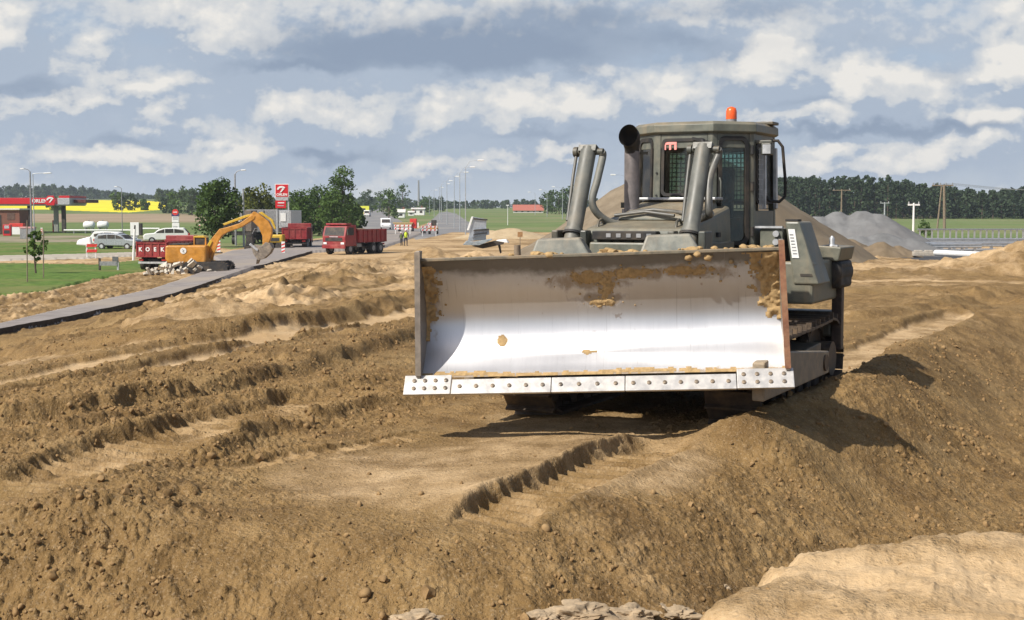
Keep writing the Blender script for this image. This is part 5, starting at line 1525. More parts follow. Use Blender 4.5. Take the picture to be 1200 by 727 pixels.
# ---- dump trucks (built facing -y, origin on the ground)
def wheel(parent, c, r, w_, name='wheel'):
    mb = MB()
    mb.tube([(c[0] - w_ / 2, c[1], c[2]), (c[0] - w_ / 2 + .03, c[1], c[2]), (c[0] + w_ / 2 - .03, c[1], c[2]), (c[0] + w_ / 2, c[1], c[2])], [r * .9, r, r, r * .9], 20)
    o = mb.build(name, M['black'], parent, smooth=40)
    mb = MB(); mb.tube([(c[0] - w_ / 2 - .01, c[1], c[2]), (c[0] + w_ / 2 + .01, c[1], c[2])], r * .48, 14); mb.build('rim', M['grey'], o, smooth=40)
def dump_truck(label, loc, rz, s_, letters=None, load=None, high=False):
    t = empty('dump_truck', loc, rz, label, 'truck', 'red dump trucks on the road', s_)
    mb = MB(); mb.b2((-.45, -2.9, .62), (.45, 3.1, .9)); mb.build('chassis', M['dark'], t, bevel=.02)
    mb = MB()
    mb.prism([(-3.30, .75), (-3.32, 1.62), (-3.02, 2.52), (-2.2, 2.62), (-1.55, 2.62), (-1.50, .75)], 'x', -1.22, 1.22)
    cab = mb.build('cab', M['red'], t, bevel=.05)
    mb = MB(); mb.hexa([(-1.05, -3.31, 1.68), (1.05, -3.31, 1.68), (1.05, -3.26, 1.68), (-1.05, -3.26, 1.68), (-1.0, -3.075, 2.42), (1.0, -3.075, 2.42), (1.0, -3.03, 2.42), (-1.0, -3.03, 2.42)]); mb.build('windscreen', M['glass_dark'] if False else M['dark'], cab)
    for sg in (-1, 1):
        mb = MB(); mb.prism([(-3.0, 1.72), (-2.78, 2.40), (-1.95, 2.40), (-1.95, 1.72)], 'x', sg * 1.20, sg * 1.226); mb.build('side_window', M['dark'], cab)
        mb = MB(); mb.b2((sg * 1.25, -3.15, 1.75), (sg * 1.42, -3.08, 2.25)); mb.build('mirror', M['black'], cab, bevel=.02)
        mb = MB(); mb.b2((sg * .75, -3.36, .92), (sg * 1.1, -3.30, 1.10)); mb.build('headlight', M['white'], cab, bevel=.01)
    mb = MB(); mb.b2((-1.22, -3.42, .55), (1.22, -3.24, .88)); mb.build('bumper', M['red'] if high else M['dark'], t, bevel=.03)
    mb = MB(); mb.b2((-.9, -3.345, 1.2), (.9, -3.30, 1.5)); mb.build('radiator_grille', M['dark'], cab)
    mb = MB(); mb.b2((-.45, -3.352, 1.55), (.45, -3.31, 1.62)); mb.build('front_badge', M['lightgrey'], cab)
    if high:
        mb = MB(); mb.b2((-1.1, -2.95, 2.62), (1.1, -2.1, 2.78)); mb.build('sun_visor', M['red'], cab, bevel=.03)
    # tipping body with ribs, open on top
    mb = MB()
    y0, y1, z0, z1, w0 = -1.35, 3.35, 1.05, 2.15, 1.25
    mb.b2((-w0, y0, z0), (w0, y1, z0 + .08))
    for sg in (-1, 1): mb.b2((sg * w0, y0, z0 + .08), (sg * (w0 - .06), y1, z1))
    mb.b2((-w0 + .06, y0, z0 + .08), (w0 - .06, y0 + .06, z1 + .15))
    bed = mb.build('tipping_body', M['red'], t, bevel=.01)
    for sg in (-1, 1):
        for k in range(7):
            mb = MB(); yy = y0 + .12 + k * (y1 - y0 - .3) / 6; mb.b2((sg * w0, yy, z0), (sg * (w0 + .06), yy + .1, z1 + .01)); mb.build('rib', M['red'], bed, bevel=.008)
        mb = MB(); mb.b2((sg * (w0 - .02), y0, z1 + .012), (sg * (w0 + .07), y1, z1 + .09)); mb.build('top_rail', M['red'], bed, bevel=.01)
    mb = MB(); mb.b2((-w0, y1 + .003, z0 + .02), (w0, y1 + .07, z1)); tg = mb.build('tailgate', M['red'], t, bevel=.01)
    for k in range(5):
        mb = MB(); xx = -w0 + .05 + k * (2 * w0 - .1) / 4; mb.b2((xx - .05, y1 + .073, z0), (xx + .05, y1 + .12, z1)); mb.build('tailgate_rib', M['red'], tg)
    for zz in (z0, z1 - .08):
        mb = MB(); mb.b2((-w0, y1 + .075, zz), (w0, y1 + .135, zz + .1)); mb.build('tailgate_rail', M['red'], tg)
    if letters:
        for k, ch in enumerate(letters):
            words(ch, .42, M['white'], 'letter', tg, (w0 - .05 - (k + .5) * (2 * w0 - .1) / 4, y1 + .085, (z0 + z1) / 2 + .03), (PI / 2, 0, PI), .012, .015)
    mb = MB(); mb.b2((-1.2, 3.15, .55), (1.2, 3.25, .70)); mb.build('rear_bar', M['lightgrey'] if letters else M['dark'], t)
    for sg in (-1, 1):
        mb = MB(); mb.b2((sg * .75, 3.25, .78), (sg * 1.1, 3.31, .92)); mb.build('tail_light', M['redlight'], t)
        mb = MB(); mb.b2((sg * .5, -1.3, .62), (sg * 1.1, -.5, .98)); mb.build('fuel_tank', M['grey'], t, bevel=.06)
        wheel(t, (sg * 1.02, -2.45, .5), .5, .32); wheel(t, (sg * .96, 1.25, .5), .5, .55); wheel(t, (sg * .96, 2.45, .5), .5, .55)
        mb = MB(); mb.b2((sg * .7, .6, 1.0), (sg * 1.24, 3.1, 1.045)); mb.build('mudguard', M['dark'], t)
    if load is not None:
        mb = MB()
        for j in range(9):
            for i in range(7):
                a, b = -1 + 2 * i / 6, -1 + 2 * j / 8
                mb.v.append((a * 1.15, 1.0 + b * 2.2, 1.75 + .55 * (1 - max(abs(a), abs(b)) ** 2) * (1 + .3 * mnoise.noise(Vector((a * 2, b * 2, 1))))))
        mb.f = [(j * 7 + i, j * 7 + i + 1, (j + 1) * 7 + i + 1, (j + 1) * 7 + i) for j in range(8) for i in range(6)]; mb.m = [0] * 48
        o = mb.build('load', load, None, smooth=60); o.matrix_world = Matrix.Translation(t.location) @ Matrix.Rotation(rz, 4, 'Z') @ Matrix.Scale(s_, 4)
        return t, o
    return t, None
p = gp(191, 318); yy = p.y
dump_truck('red dump truck seen from behind with four white letters on its tailgate', gy(187.5, yy) + Vector((0, 3.0, 0)), PI - .20, .85, 'KOEK')
p = gp(347, 292.5)
_, ld = dump_truck('red dump truck seen from behind with plain tailgate, right of the fuel pylon', p + Vector((-.3, 3.2, 0)), PI + .05, .94 * 1.02)
p = gp(408, 298.5)
_, ld = dump_truck('red dump truck facing the viewer with dark windscreen and filled body', p + Vector((.3, 2.4, 0)), R(-27), .98, None, brown, True)
tag(ld, 'brown soil filling the body of the red dump truck that faces the viewer', 'soil load')
# ---- excavator, seen from the side, boom to the right
p = gp(243, 321); K_ = 1 / px(p.y)
EX = empty('excavator', p, 0, 'orange crawler excavator with bent boom lowering its bucket over the road', 'excavator')
def q2(u, v): return ((u - 243) * K_, (321 - v) * K_)
def pris(name, pts, w0, w1, mat, parent=EX, bevel=.02):
    mb = MB(); mb.prism([q2(*a) for a in pts], 'y', w0, w1); return mb.build(name, mat, parent, bevel=bevel)
pris('counterweight', [(199.5, 289), (201, 287.3), (247, 287.3), (247, 293), (246, 308), (202, 308), (199, 303)], -1.15, 1.15, M['orange'], bevel=.10)
mb = MB(); c = q2(220.5, 300 - 6.5); mb.tube([(c[0], -1.165, c[1] - .0), (c[0], -1.178, c[1])], .19, 20)
lg = mb.build('round_emblem', M['white'], EX, smooth=30)
mb = MB(); mb.tube([(c[0] - .06, -1.182, c[1] + .08), (c[0] + .05, -1.182, c[1] + .03), (c[0] - .04, -1.182, c[1] - .04), (c[0] + .06, -1.182, c[1] - .09)], .02, 6); mb.build('emblem_mark', M['grey'], lg)
pris('engine_deck', [(204, 287.3), (204, 285.5), (226, 285), (226, 287.3)], -.9, .9, M['dark'])
cabx = pris('cab', [(227, 287.4), (227.5, 279), (241, 279), (242, 287.4)], .1, 1.0, M['dark'], bevel=.03)
pris('cab_roof', [(226.5, 279.0), (227.5, 276.8), (239, 276.5), (242, 279)], .05, 1.05, M['yellow'], cabx, .03)
for (a, b) in ((227.0, 228.4), (240.4, 242)): pris('cab_post', [(a, 287.4), (a + .3, 279), (b, 279), (b, 287.4)], .04, .12, M['orange'], cabx, .0)
pris('swing_ring', [(222, 308), (222, 311), (252, 311), (252, 308)], -.5, .5, M['dark'])
for yy_ in (-1.0, .65):
    mb = MB()
    L0, R0, zt, zb = -1.2, 1.45, 12 * K_, 1.5 * K_
    pts = []
    for k in range(9): a = -PI / 2 + PI * k / 8; pts.append((R0 - .3 + .38 * math.cos(a), .40 + .38 * math.sin(a)))
    for k in range(9): a = PI / 2 + PI * k / 8; pts.append((L0 + .3 + .38 * math.cos(a), .40 + .38 * math.sin(a)))
    mb.prism(pts, 'y', yy_ - .25, yy_ + .25)
    tr = mb.build('crawler', M['dark'], EX, bevel=.01)
    mb = MB()
    for k in range(22):
        a, b = Vector(pts[0]), None
        s1 = k / 22
        i = int(s1 * 18); q_ = Vector(pts[i % 18])
        mb.box((q_.x, yy_, q_.y), (.06, .52, .06))
    tag(mb.build('shoes', M['track'], tr), kind='stuff')
boom = pris('boom', [(236, 304), (238, 297), (247, 283), (259, 268.5), (266, 267), (282, 262.3), (298, 251.5), (301, 253.5), (300, 257), (284, 266.8), (268, 272.5), (262, 276), (255, 285), (247, 303)], -.28, .22, M['orange'], bevel=.03)
pris('boom_cylinder', [(248, 304), (252, 291), (258, 278), (260.5, 279), (255, 292), (251, 305)], -.42, -.30, M['orange'], boom)
pris('stick_cylinder', [(264, 264.5), (262, 262.5), (287, 253), (299, 250), (299.5, 252), (288, 256)], -.12, .06, M['yellow'], boom)
pris('hydraulic_lines', [(260, 269), (262, 264.8), (283, 259.5), (300, 248.6), (301, 250), (284, 261), (264, 267)], .23, .29, M['black'], boom, .0)
pris('boom_stiffener', [(240, 296), (248, 281.5), (251, 283), (243, 299)], -.34, -.282, M['yellow'], boom)
stick = pris('stick', [(294, 253.5), (299, 248.2), (305, 251), (316, 259.5), (320, 267), (320, 275), (317, 283), (314, 288), (309, 288), (309, 277), (305, 267), (297, 259)], -.24, .2, M['orange'], bevel=.03)
pris('bucket_cylinder', [(304, 249.5), (308, 248.5), (321, 258), (324.5, 268), (322.5, 269), (318, 259)], -.10, .08, M['yellow'], stick)
bk = pris('bucket', [(296, 288.5), (300, 287), (308, 289), (313, 284), (318, 285), (321, 291), (318, 297), (311, 303), (304, 305), (299, 298)], -.45, .40, paint('dirty_bucket', (.20, .17, .14), .7, .2, dust=.8, dcol=(.4, .33, .25)), stick, .02)
pris('bucket_link', [(294, 287), (296, 285), (305, 292), (304, 295)], -.5, -.455, M['lightgrey'], bk)
for k in range(4):
    mb = MB(); a, b = q2(303.5, 304), q2(302, 309.5); yy_ = -.38 + k * .25
    mb.hexa([(a[0] - .05, yy_ - .05, a[1]), (a[0] + .05, yy_ - .05, a[1]), (a[0] + .05, yy_ + .05, a[1]), (a[0] - .05, yy_ + .05, a[1]), (b[0] - .015, yy_ - .03, b[1]), (b[0] + .015, yy_ - .03, b[1]), (b[0] + .015, yy_ + .03, b[1]), (b[0] - .015, yy_ + .03, b[1])][:4][::-1] + [(b[0] - .015, yy_ - .03, b[1]), (b[0] + .015, yy_ - .03, b[1]), (b[0] + .015, yy_ + .03, b[1]), (b[0] - .015, yy_ + .03, b[1])][::-1])
    mb.build('tooth', M['track'], bk)
# ---- grey lorry and yellow roller behind the excavator boom
p = gp(300, 291); kk = 1 / px(p.y)
def boxpx(u0, u1, v0, v1, base, d0, d1, k): return ((u0 - base[0]) * k, d0, (base[1] - v1) * k), ((u1 - base[0]) * k, d1, (base[1] - v0) * k)
p = gp(312, 286); k = 1 / px(p.y); B = (312, 286)
LR = empty('lorry', p + Vector((0, 3, 0)), 0, 'grey lorry behind the excavator boom, its rear doors towards the viewer', 'lorry')
for (nm, a, mat) in [('box_body', (284, 322, 246, 273, -.4, 7.5), M['grey']), ('chassis', (286, 330, 275, 282, 0, 7), M['dark'])]:
    mb = MB(); mb.b2(*boxpx(a[0], a[1], a[2], a[3], B, a[4], a[5], k)); mb.build(nm, mat, LR, bevel=.04)
mb = MB(); lo, hi = boxpx(324.5, 331, 250, 260, B, -.46, -.41, k); mb.b2(lo, hi); mb.build('white_notice', M['white'], LR)
mb = MB(); lo, hi = boxpx(322.5, 337, 247, 268, B, -.40, 7.5, k); mb.b2(lo, hi); mb.build('side_tarp', M['lightgrey'], LR, bevel=.03)
mb = MB(); lo, hi = boxpx(304.5, 305.5, 247, 272, B, -.43, -.405, k); mb.b2(lo, hi); mb.build('door_gap', M['dark'], LR)
for uu in (290, 318, 328):
    c = ((uu - B[0]) * k, .5, .45); wheel(LR, c, .45, .5)
p = gp(268, 288); k = 1 / px(p.y); B = (268, 288)
WT = empty('trailer', p + Vector((0, 4, 0)), 0, 'pale slatted trailer half hidden behind the round roadside tree', 'trailer')
mb = MB(); mb.b2(*boxpx(257, 275, 250, 268, B, 0, 4, k)); bd = mb.build('slatted_side', M['plaster'], WT, bevel=.02)
for j in range(6):
    mb = MB(); uu = 258 + j * 3; mb.b2(*boxpx(uu, uu + .8, 250, 268, B, -.05, -.003, k)); mb.build('post', M['lightgrey'], bd)
mb = MB(); mb.b2(*boxpx(275, 286, 247, 272, B, .3, 4, k)); mb.build('front_wall', paint('trailer_brown', (.16, .13, .11), .7), WT, bevel=.02)
mb = MB(); mb.b2(*boxpx(258, 286, 272.5, 277, B, .3, 3.5, k)); mb.build('frame', M['dark'], WT)
for uu in (264, 281): wheel(WT, ((uu - B[0]) * k, .8, .5), .5, .4)
p = gp(318, 293.5); k = 1 / px(p.y); B = (318, 293.5)
RL = empty('road_roller', p + Vector((0, 1.5, 0)), 0, 'yellow road roller between the excavator stick and the red truck with the plain tailgate', 'roller')
mb = MB(); mb.b2(*boxpx(306, 330, 275.5, 285, B, -.8, .8, k)); mb.build('engine_hood', M['yellow'], RL, bevel=.12)
mb = MB(); mb.b2(*boxpx(310, 326, 279, 283, B, -.83, -.803, k)); mb.build('side_vent', M['dark'], RL)
for (u0, u1) in ((311, 319), (321, 330)):
    mb = MB(); c0 = ((u0 + u1) / 2 - B[0]) * k; mb.tube([(c0, -.75, .38), (c0, .75, .38)], .38, 24); mb.build('drum', M['dark'], RL, smooth=40)
p = gp(294, 292); k = 1 / px(p.y); B = (294, 292)
GN = empty('plate_compactor', p, 0, 'dark upright machine on a small base standing behind the excavator stick', 'machine')
mb = MB(); mb.b2(*boxpx(287, 300, 288, 292, B, -.4, .4, k)); mb.build('base_plate', M['dark'], GN, bevel=.03)
mb = MB(); mb.hexa([((288 - 294) * k, -.3, 4 * k), ((298 - 294) * k, -.3, 4 * k), ((298 - 294) * k, .3, 4 * k), ((288 - 294) * k, .3, 4 * k), ((290 - 294) * k, -.25, 18 * k), ((296 - 294) * k, -.25, 18 * k), ((296 - 294) * k, .25, 18 * k), ((290 - 294) * k, .25, 18 * k)]); mb.build('engine', M['black'], GN, bevel=.06)
mb = MB(); mb.tube([((295 - 294) * k, 0, 16 * k), ((299 - 294) * k, 0, 24 * k), ((301 - 294) * k, 0, 24 * k)], .03, 8); mb.build('handle', M['grey'], GN)

# ---- cars
def car(name, label, loc, rz, paint_, kind='estate', s_=1.0, cat='car'):
    t = empty(name, loc, rz, label, cat, None, s_)
    if kind == 'estate':
        pr_ = [(-2.2, .35), (-2.25, .72), (-2.1, .98), (-1.2, 1.06), (-.75, 1.42), (-.2, 1.55), (1.7, 1.58), (2.15, 1.05), (2.22, .4)]
        gl = [(-1.05, 1.07), (-.68, 1.40), (-.15, 1.49), (1.55, 1.51), (1.9, 1.07)]
    else:
        pr_ = [(-2.2, .35), (-2.25, .75), (-2.0, 1.0), (-1.5, 1.15), (-1.05, 1.85), (-.7, 2.0), (2.1, 2.0), (2.2, 1.8), (2.22, .4)]
        gl = [(-1.38, 1.18), (-1.0, 1.78), (-.3, 1.82), (-.3, 1.18)]
    mb = MB(); mb.prism(pr_, 'y', -.86, .86); bd = mb.build('body', paint_, t, bevel=.09, seg=3)
    for sg in (-1, 1):
        if kind == 'estate':
            for (a, b) in ((0, 1), (1, 2), (2, 3)):
                xs_ = [-1.0, -.15, .75, 1.75]
                x0, x1 = xs_[a] + .04, xs_[b] - .04
                f = lambda x_: np.interp(x_, [-1.05, -.68, -.15, 1.55, 1.9], [1.10, 1.39, 1.475, 1.49, 1.10])
                mb = MB(); mb.prism([(x0, 1.07), (x0, f(x0)), (x1, f(x1)), (x1, 1.07)], 'y', sg * .85, sg * .872); mb.build('window', M['dark'], bd)
        else:
            mb = MB(); mb.prism(gl, 'y', sg * .85, sg * .872); mb.build('window', M['dark'], bd)
    mb = MB()
    if kind == 'estate': mb.hexa([(-1.20, -.72, 1.06), (-1.14, -.72, 1.06), (-.70, -.66, 1.44), (-.76, -.66, 1.44), (-1.20, .72, 1.06), (-1.14, .72, 1.06), (-.70, .66, 1.44), (-.76, .66, 1.44)])
    else: mb.hexa([(-1.53, -.75, 1.2), (-1.46, -.75, 1.2), (-1.05, -.7, 1.80), (-1.12, -.7, 1.80), (-1.53, .75, 1.2), (-1.46, .75, 1.2), (-1.05, .7, 1.80), (-1.12, .7, 1.80)])
    mb.build('windscreen', M['dark'], bd)
    mb = MB(); mb.b2((2.16, -.7, 1.10), (2.24, .7, 1.5 if kind == 'estate' else 1.75)) if kind != 'estate' else mb.hexa([(2.14, -.7, 1.08), (2.20, -.7, 1.08), (1.86, -.66, 1.46), (1.80, -.66, 1.46), (2.14, .7, 1.08), (2.20, .7, 1.08), (1.86, .66, 1.46), (1.80, .66, 1.46)]); mb.build('rear_window', M['dark'], bd)
    for sg in (-1, 1):
        for xx in (-1.40, 1.35):
            mb = MB(); mb.tube([(xx, sg * .70, .33), (xx, sg * .885, .33)], .33, 18); w_ = mb.build('wheel', M['black'], t, smooth=40)
            mb = MB(); mb.tube([(xx, sg * .72, .33), (xx, sg * .895, .33)], .19, 12); mb.build('rim', M['lightgrey'], w_, smooth=40)
        mb = MB(); mb.b2((-2.27, sg * .55, .72), (-2.16, sg * .8, .86)); mb.build('headlight', M['white'], bd)
        mb = MB(); mb.b2((2.17, sg * .68, .8), (2.25, sg * .84, 1.05)); mb.build('tail_light', M['redlight'], bd)
    return t
p = gp(140, 292.5)
car('parked_car', 'silver estate car parked side on behind the grass verge, nearest of the parked cars', p + Vector((-.1, 0, 0)), PI - .22, M['silver'], 'estate', 1.0)
p = gp(122, 291)
car('parked_car', 'white car with a rounded roof half hidden behind the silver estate car', p + Vector((.1, 3.2, 0)), PI - .1, M['white'], 'estate', 1.05)
p = gp(200, 290)
PV_ = car('parked_van', 'white pickup with a covered body behind the lettered red dump truck', gy(196, p.y + 16), PI * .02 + .12, M['white'], 'estate', 1.15, 'pickup')
p = gp(452, 269)
car('white_van', 'white van driving away from the crossing on the old road, black below', p, PI / 2 + .12, M['white'], 'van', 1.05, 'van')
p = gy(431, 470)
car('oncoming_van', 'tiny white van far up the old road below the yellow board', p, -PI / 2, M['white'], 'van', 1.1, 'van')

# ---- filling station
def slabpx(name, parent, u0, u1, v0, v1, base, d0, d1, k, mat, bevel=.03):
    mb = MB(); mb.b2(*boxpx(u0, u1, v0, v1, base, d0, d1, k)); return mb.build(name, mat, parent, bevel=bevel)
p = gp(45, 273.5); k = 1 / px(p.y); B = (45, 273.5)
FS = empty('fuel_canopy', p, 0, 'red and white canopy of the filling station on dark columns, with white lettering', 'canopy')
slabpx('roof_band', FS, -60, 58, 232.3, 239.6, B, 0, 9, k, M['red_sign'])
slabpx('roof_soffit', FS, -60, 82, 239.65, 241.5, B, .3, 8.7, k, M['lightgrey'])
slabpx('white_panel', FS, 68.5, 82.5, 232.5, 240.2, B, -.1, 9, k, M['lightgrey'])
slabpx('red_cap', FS, 70, 82.5, 229.8, 232.45, B, -.05, 8.9, k, M['red_sign'])
slabpx('dark_gutter', FS, 82.6, 97, 234.2, 238, B, 2, 9, k, paint('maroon_gutter', (.10, .022, .022), .6))
words('ORLEN', 5.6 * k, M['white'], 'lettering', FS, ((47.5 - 45) * k, -.02, (273.5 - 236.1) * k), depth=.02, bold=.02)
mb = MB()
lo, hi = boxpx(55, 66.5, 229.8, 241, B, -.35, -.15, k)
mb.prism([(lo[0] + .15, lo[2]), (hi[0] - .2, lo[2]), (hi[0], (lo[2] + hi[2]) / 2), (hi[0] - .25, hi[2]), (lo[0] + .4, hi[2]), (lo[0], hi[2] - .5)], 'y', lo[1], hi[1])
em = mb.build('emblem_shield', M['red_sign'], FS, bevel=.02)
def swoosh(parent, cx, cz, s_, yf, name='emblem'):
    """white stylised bird's head: an arched band ending in a beak"""
    mb = MB()
    out, inn = [], []
    for i in range(13):
        a = R(185 - i * 155 / 12)
        out.append((cx + s_ * .95 * math.cos(a), cz + s_ * (.75 * math.sin(a) + .05)))
        inn.append((cx + s_ * .62 * math.cos(a) + .06 * s_, cz + s_ * (.36 * math.sin(a) + .05)))
    for i in range(12):
        a, b, c, d = out[i], out[i + 1], inn[i + 1], inn[i]
        mb.hexa([(a[0], yf, a[1]), (b[0], yf, b[1]), (b[0], yf - .04, b[1]), (a[0], yf - .04, a[1]), (d[0], yf, d[1]), (c[0], yf, c[1]), (c[0], yf - .04, c[1]), (d[0], yf - .04, d[1])])
    mb2 = MB()
    mb2.prism([(cx + .30 * s_, cz + .52 * s_), (cx + .55 * s_, cz + .10 * s_), (cx - .05 * s_, cz - .55 * s_), (cx - .40 * s_, cz - .62 * s_), (cx + .02 * s_, cz - .05 * s_)], 'y', yf - .04, yf)
    mb.v += [] ; o = len(mb.v); mb.v += mb2.v; mb.f += [tuple(i + o for i in f) for f in mb2.f]; mb.m += mb2.m
    return mb.build(name, M['white'], parent)
swoosh(em, (lo[0] + hi[0]) / 2 - .0, (lo[2] + hi[2]) / 2 + .05, .66, -.36)
for (u0, u1, v1, nm) in [(30, 34, 268, 0), (58.5, 63.5, 270, 1), (70, 74.5, 271, 0)]:
    slabpx('column', FS, u0, u1, 241.55, v1 + 2, B, 1.0 + nm, 1.5 + nm, k, M['dark'] if nm == 0 else paint('grey_column', (.22, .24, .22), .6))
p2 = gp(8, 274.5)
KI = empty('kiosk', gp(10, 275), 0, 'brown flat roofed kiosk under the left part of the canopy', 'kiosk'); B2 = (10, 275); k2 = 1 / px(gp(10, 275).y)
slabpx('walls', KI, -30, 23.5, 246.5, 276, B2, 0, 4, k2, M['brick']); slabpx('flat_roof', KI, -32, 24.5, 244.5, 246.4, B2, -.3, 4.2, k2, M['plaster']); slabpx('window', KI, 9, 18, 250, 258, B2, -.04, -.003, k2, paint('shop_window', (.10, .06, .05), .2))
slabpx('door', KI, -4, 2, 252, 274.5, B2, -.05, -.004, k2, M['dark'])
def pump(u, v, label, w_=3.2, h_=9.5):
    q_ = gp(u, v); kk_ = 1 / px(q_.y)
    t = empty('fuel_pump', q_, 0, label, 'fuel pump', 'fuel pumps under the canopy')
    slabpx('housing', t, u - w_, u + w_, v - h_, v, (u, v), -.3, .3, kk_, M['red_sign'], .05)
    slabpx('display', t, u - w_ * .6, u + w_ * .6, v - h_ * .92, v - h_ * .65, (u, v), -.33, -.303, kk_, M['lightgrey'], 0)
    slabpx('hose_panel', t, u - w_ * .75, u + w_ * .75, v - h_ * .5, v - h_ * .2, (u, v), -.33, -.304, kk_, M['dark'], 0)
pump(9, 276.5, 'red fuel pump in front of the brown kiosk', 4.5, 13); pump(65, 272, 'dark red fuel pump between the two right hand canopy columns', 2.8, 13.5)
q_ = gp(22, 275); kk_ = 1 / px(q_.y)
t = empty('display_stand', q_, 0, 'red and white goods stand beside the kiosk', 'stand')
slabpx('shelf_box', t, 13, 26, 266, 275, (22, 275), -.6, .4, kk_, M['white']); slabpx('red_top', t, 13, 29, 262, 265.9, (22, 275), -.65, .4, kk_, M['redlight'])
q_ = gp(33, 280); kk_ = 1 / px(q_.y)
t = empty('bin_container', q_, 0, 'grey container with pink lid behind the young tree', 'container')
slabpx('tub', t, 25, 41, 268, 280, (33, 280), -.5, .5, kk_, M['grey']); slabpx('lid', t, 24.5, 41.5, 266, 267.9, (33, 280), -.55, .55, kk_, paint('pink_lid', (.55, .30, .28), .6))
# gas tanks and their pipe
for i, (u, lab) in enumerate([(103, 'left one of the two white gas tanks lying on stands'), (116, 'right one of the two white gas tanks lying on stands')]):
    q_ = gp(u, 273.6); r_ = .62
    t = empty('gas_tank', q_ + Vector((0, i * 1.5, 0)), 0, lab, 'gas tank', 'white gas tanks')
    mb = MB(); mb.tube([(-.75, 0, 1.35), (-.65, 0, 1.35), (-.4, 0, 1.35), (.9, 0, 1.35), (1.1, 0, 1.35), (1.2, 0, 1.35)], [.1, .42, r_, r_, .42, .1], 18); mb.build('vessel', M['white'], t, smooth=50)
    for xx in (-.3, .8):
        mb = MB(); mb.b2((xx - .08, -.4, -.1), (xx + .08, .4, .9)); mb.build('stand', M['grey'], t)
    mb = MB(); mb.tube([(.2, 0, 1.9), (.2, 0, 2.15)], .12, 10); mb.build('valve', M['grey'], t)
for (u0, u1, v, lab, hh) in [(75, 153, 272.5, 'long white pipe lying across the meadow left of the white panel', .55), (163, 187, 271.5, 'short white pipe sticking out right of the white panel', .7)]:
    a, b = gp(u0, v + 1.5), gp(u1, v + 1.5); b.y = a.y; mb = MB()
    d = b - a
    mb.tube([(0, 0, hh), (d.x, 0, hh + d.z)], .14, 10)
    o = mb.build('long_pipe', M['white'], loc=a); tag(o, lab, 'pipe', 'white pipes on the meadow')
    for f in (.15, .85):
        mb = MB(); mb.b2((d.x * f - .08, -.1, -.1), (d.x * f + .08, .1, hh - .1)); mb.build('prop', M['grey'], o)
q_ = gp(158, 278); kk_ = 1 / px(q_.y)
t = empty('notice_board', q_, 0, 'blank white upright board behind the parked cars', 'board')
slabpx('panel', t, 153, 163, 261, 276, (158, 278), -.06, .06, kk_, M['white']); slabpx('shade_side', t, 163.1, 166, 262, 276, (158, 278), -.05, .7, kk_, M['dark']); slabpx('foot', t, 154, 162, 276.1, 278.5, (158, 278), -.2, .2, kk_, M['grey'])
# price pylons
q_ = gp(206, 276.5); kk_ = 1 / px(q_.y); B3 = (206, 276.5)
t = empty('price_pylon', q_, 0, 'small white price pylon with a round red top, standing on the meadow', 'pylon')
slabpx('lower_panel', t, 202, 210.5, 261.8, 275, B3, -.1, .1, kk_, M['white']); slabpx('upper_panel', t, 202, 210, 254.2, 260.9, B3, -.1, .1, kk_, M['white']); slabpx('post', t, 203, 209.5, 250, 276.5, B3, -.06, .06, kk_, M['lightgrey'])
slabpx('blue_band', t, 201.5, 210.5, 250.6, 253.9, B3, -.11, .11, kk_, paint('dark_blue_band', (.03, .03, .12), .5))
mb = MB(); c = ((206 - 206) * kk_, (276.5 - 249) * kk_); mb.tube([(c[0], -.12, c[1]), (c[0], .12, c[1])], 3.6 * kk_, 18); mb.build('round_top', M['redlight'], t, smooth=40)
mb = MB(); mb.b2((-.28, -.14, c[1] - .06), (.28, -.122, c[1] + .06)); mb.build('round_top_bar', M['white'], t)
for r_ in range(3):
    mb = MB(); mb.b2((-.38, -.115, (276.5 - 257 + r_ * 1.6) * kk_ - .05), (.38, -.102, (276.5 - 257 + r_ * 1.6) * kk_ + .05)) if r_ < 2 else mb.b2((-.38, -.115, (276.5 - 266) * kk_ - .05), (.3, -.102, (276.5 - 266) * kk_ + .05)); mb.build('price_line', M['grey'], t)
q_ = gp(327, 287); kk_ = 1 / px(q_.y); B3 = (327, 287)
t = empty('fuel_pylon', q_ + Vector((0, 2.5, 0)), 0, 'tall red fuel station pylon with white bird emblem above the trucks', 'pylon')
for (a, b) in ((319.5, 321), (333, 335)): slabpx('post', t, a, b, 216.5, 287, B3, .01, .13, kk_, M['lightgrey'], .01)
hd = slabpx('sign_head', t, 318.6, 335, 215.6, 231.6, B3, -.12, .0, kk_, M['white'], .01)
slabpx('red_field', hd, 319.4, 334.2, 216.4, 230.8, B3, -.15, -.122, kk_, M['red_sign'], .0)
swoosh(hd, (326.5 - 327) * kk_, (287 - 222.5) * kk_, .52, -.16)
words('ORLEN', 4.0 * kk_, M['white'], 'lettering', hd, ((326.9 - 327) * kk_, -.16, (287 - 228.4) * kk_), depth=.01, bold=.012)
slabpx('white_band', t, 319.4, 334, 231.7, 235.2, B3, -.10, .0, kk_, M['lightgrey'], .0)
lp = slabpx('lower_sign', t, 319, 331.5, 235.4, 244.4, B3, -.13, .0, kk_, M['red_sign'], .01)
mb = MB(); mb.b2(((322 - 327) * kk_, -.155, (287 - 238.6) * kk_), ((329.5 - 327) * kk_, -.133, (287 - 237.4) * kk_)); mb.build('white_line', M['white'], lp)
mb = MB(); mb.b2(((321.5 - 327) * kk_, -.155, (287 - 241.9) * kk_), ((329 - 327) * kk_, -.133, (287 - 241.0) * kk_)); mb.build('white_line', M['lightgrey'], lp)

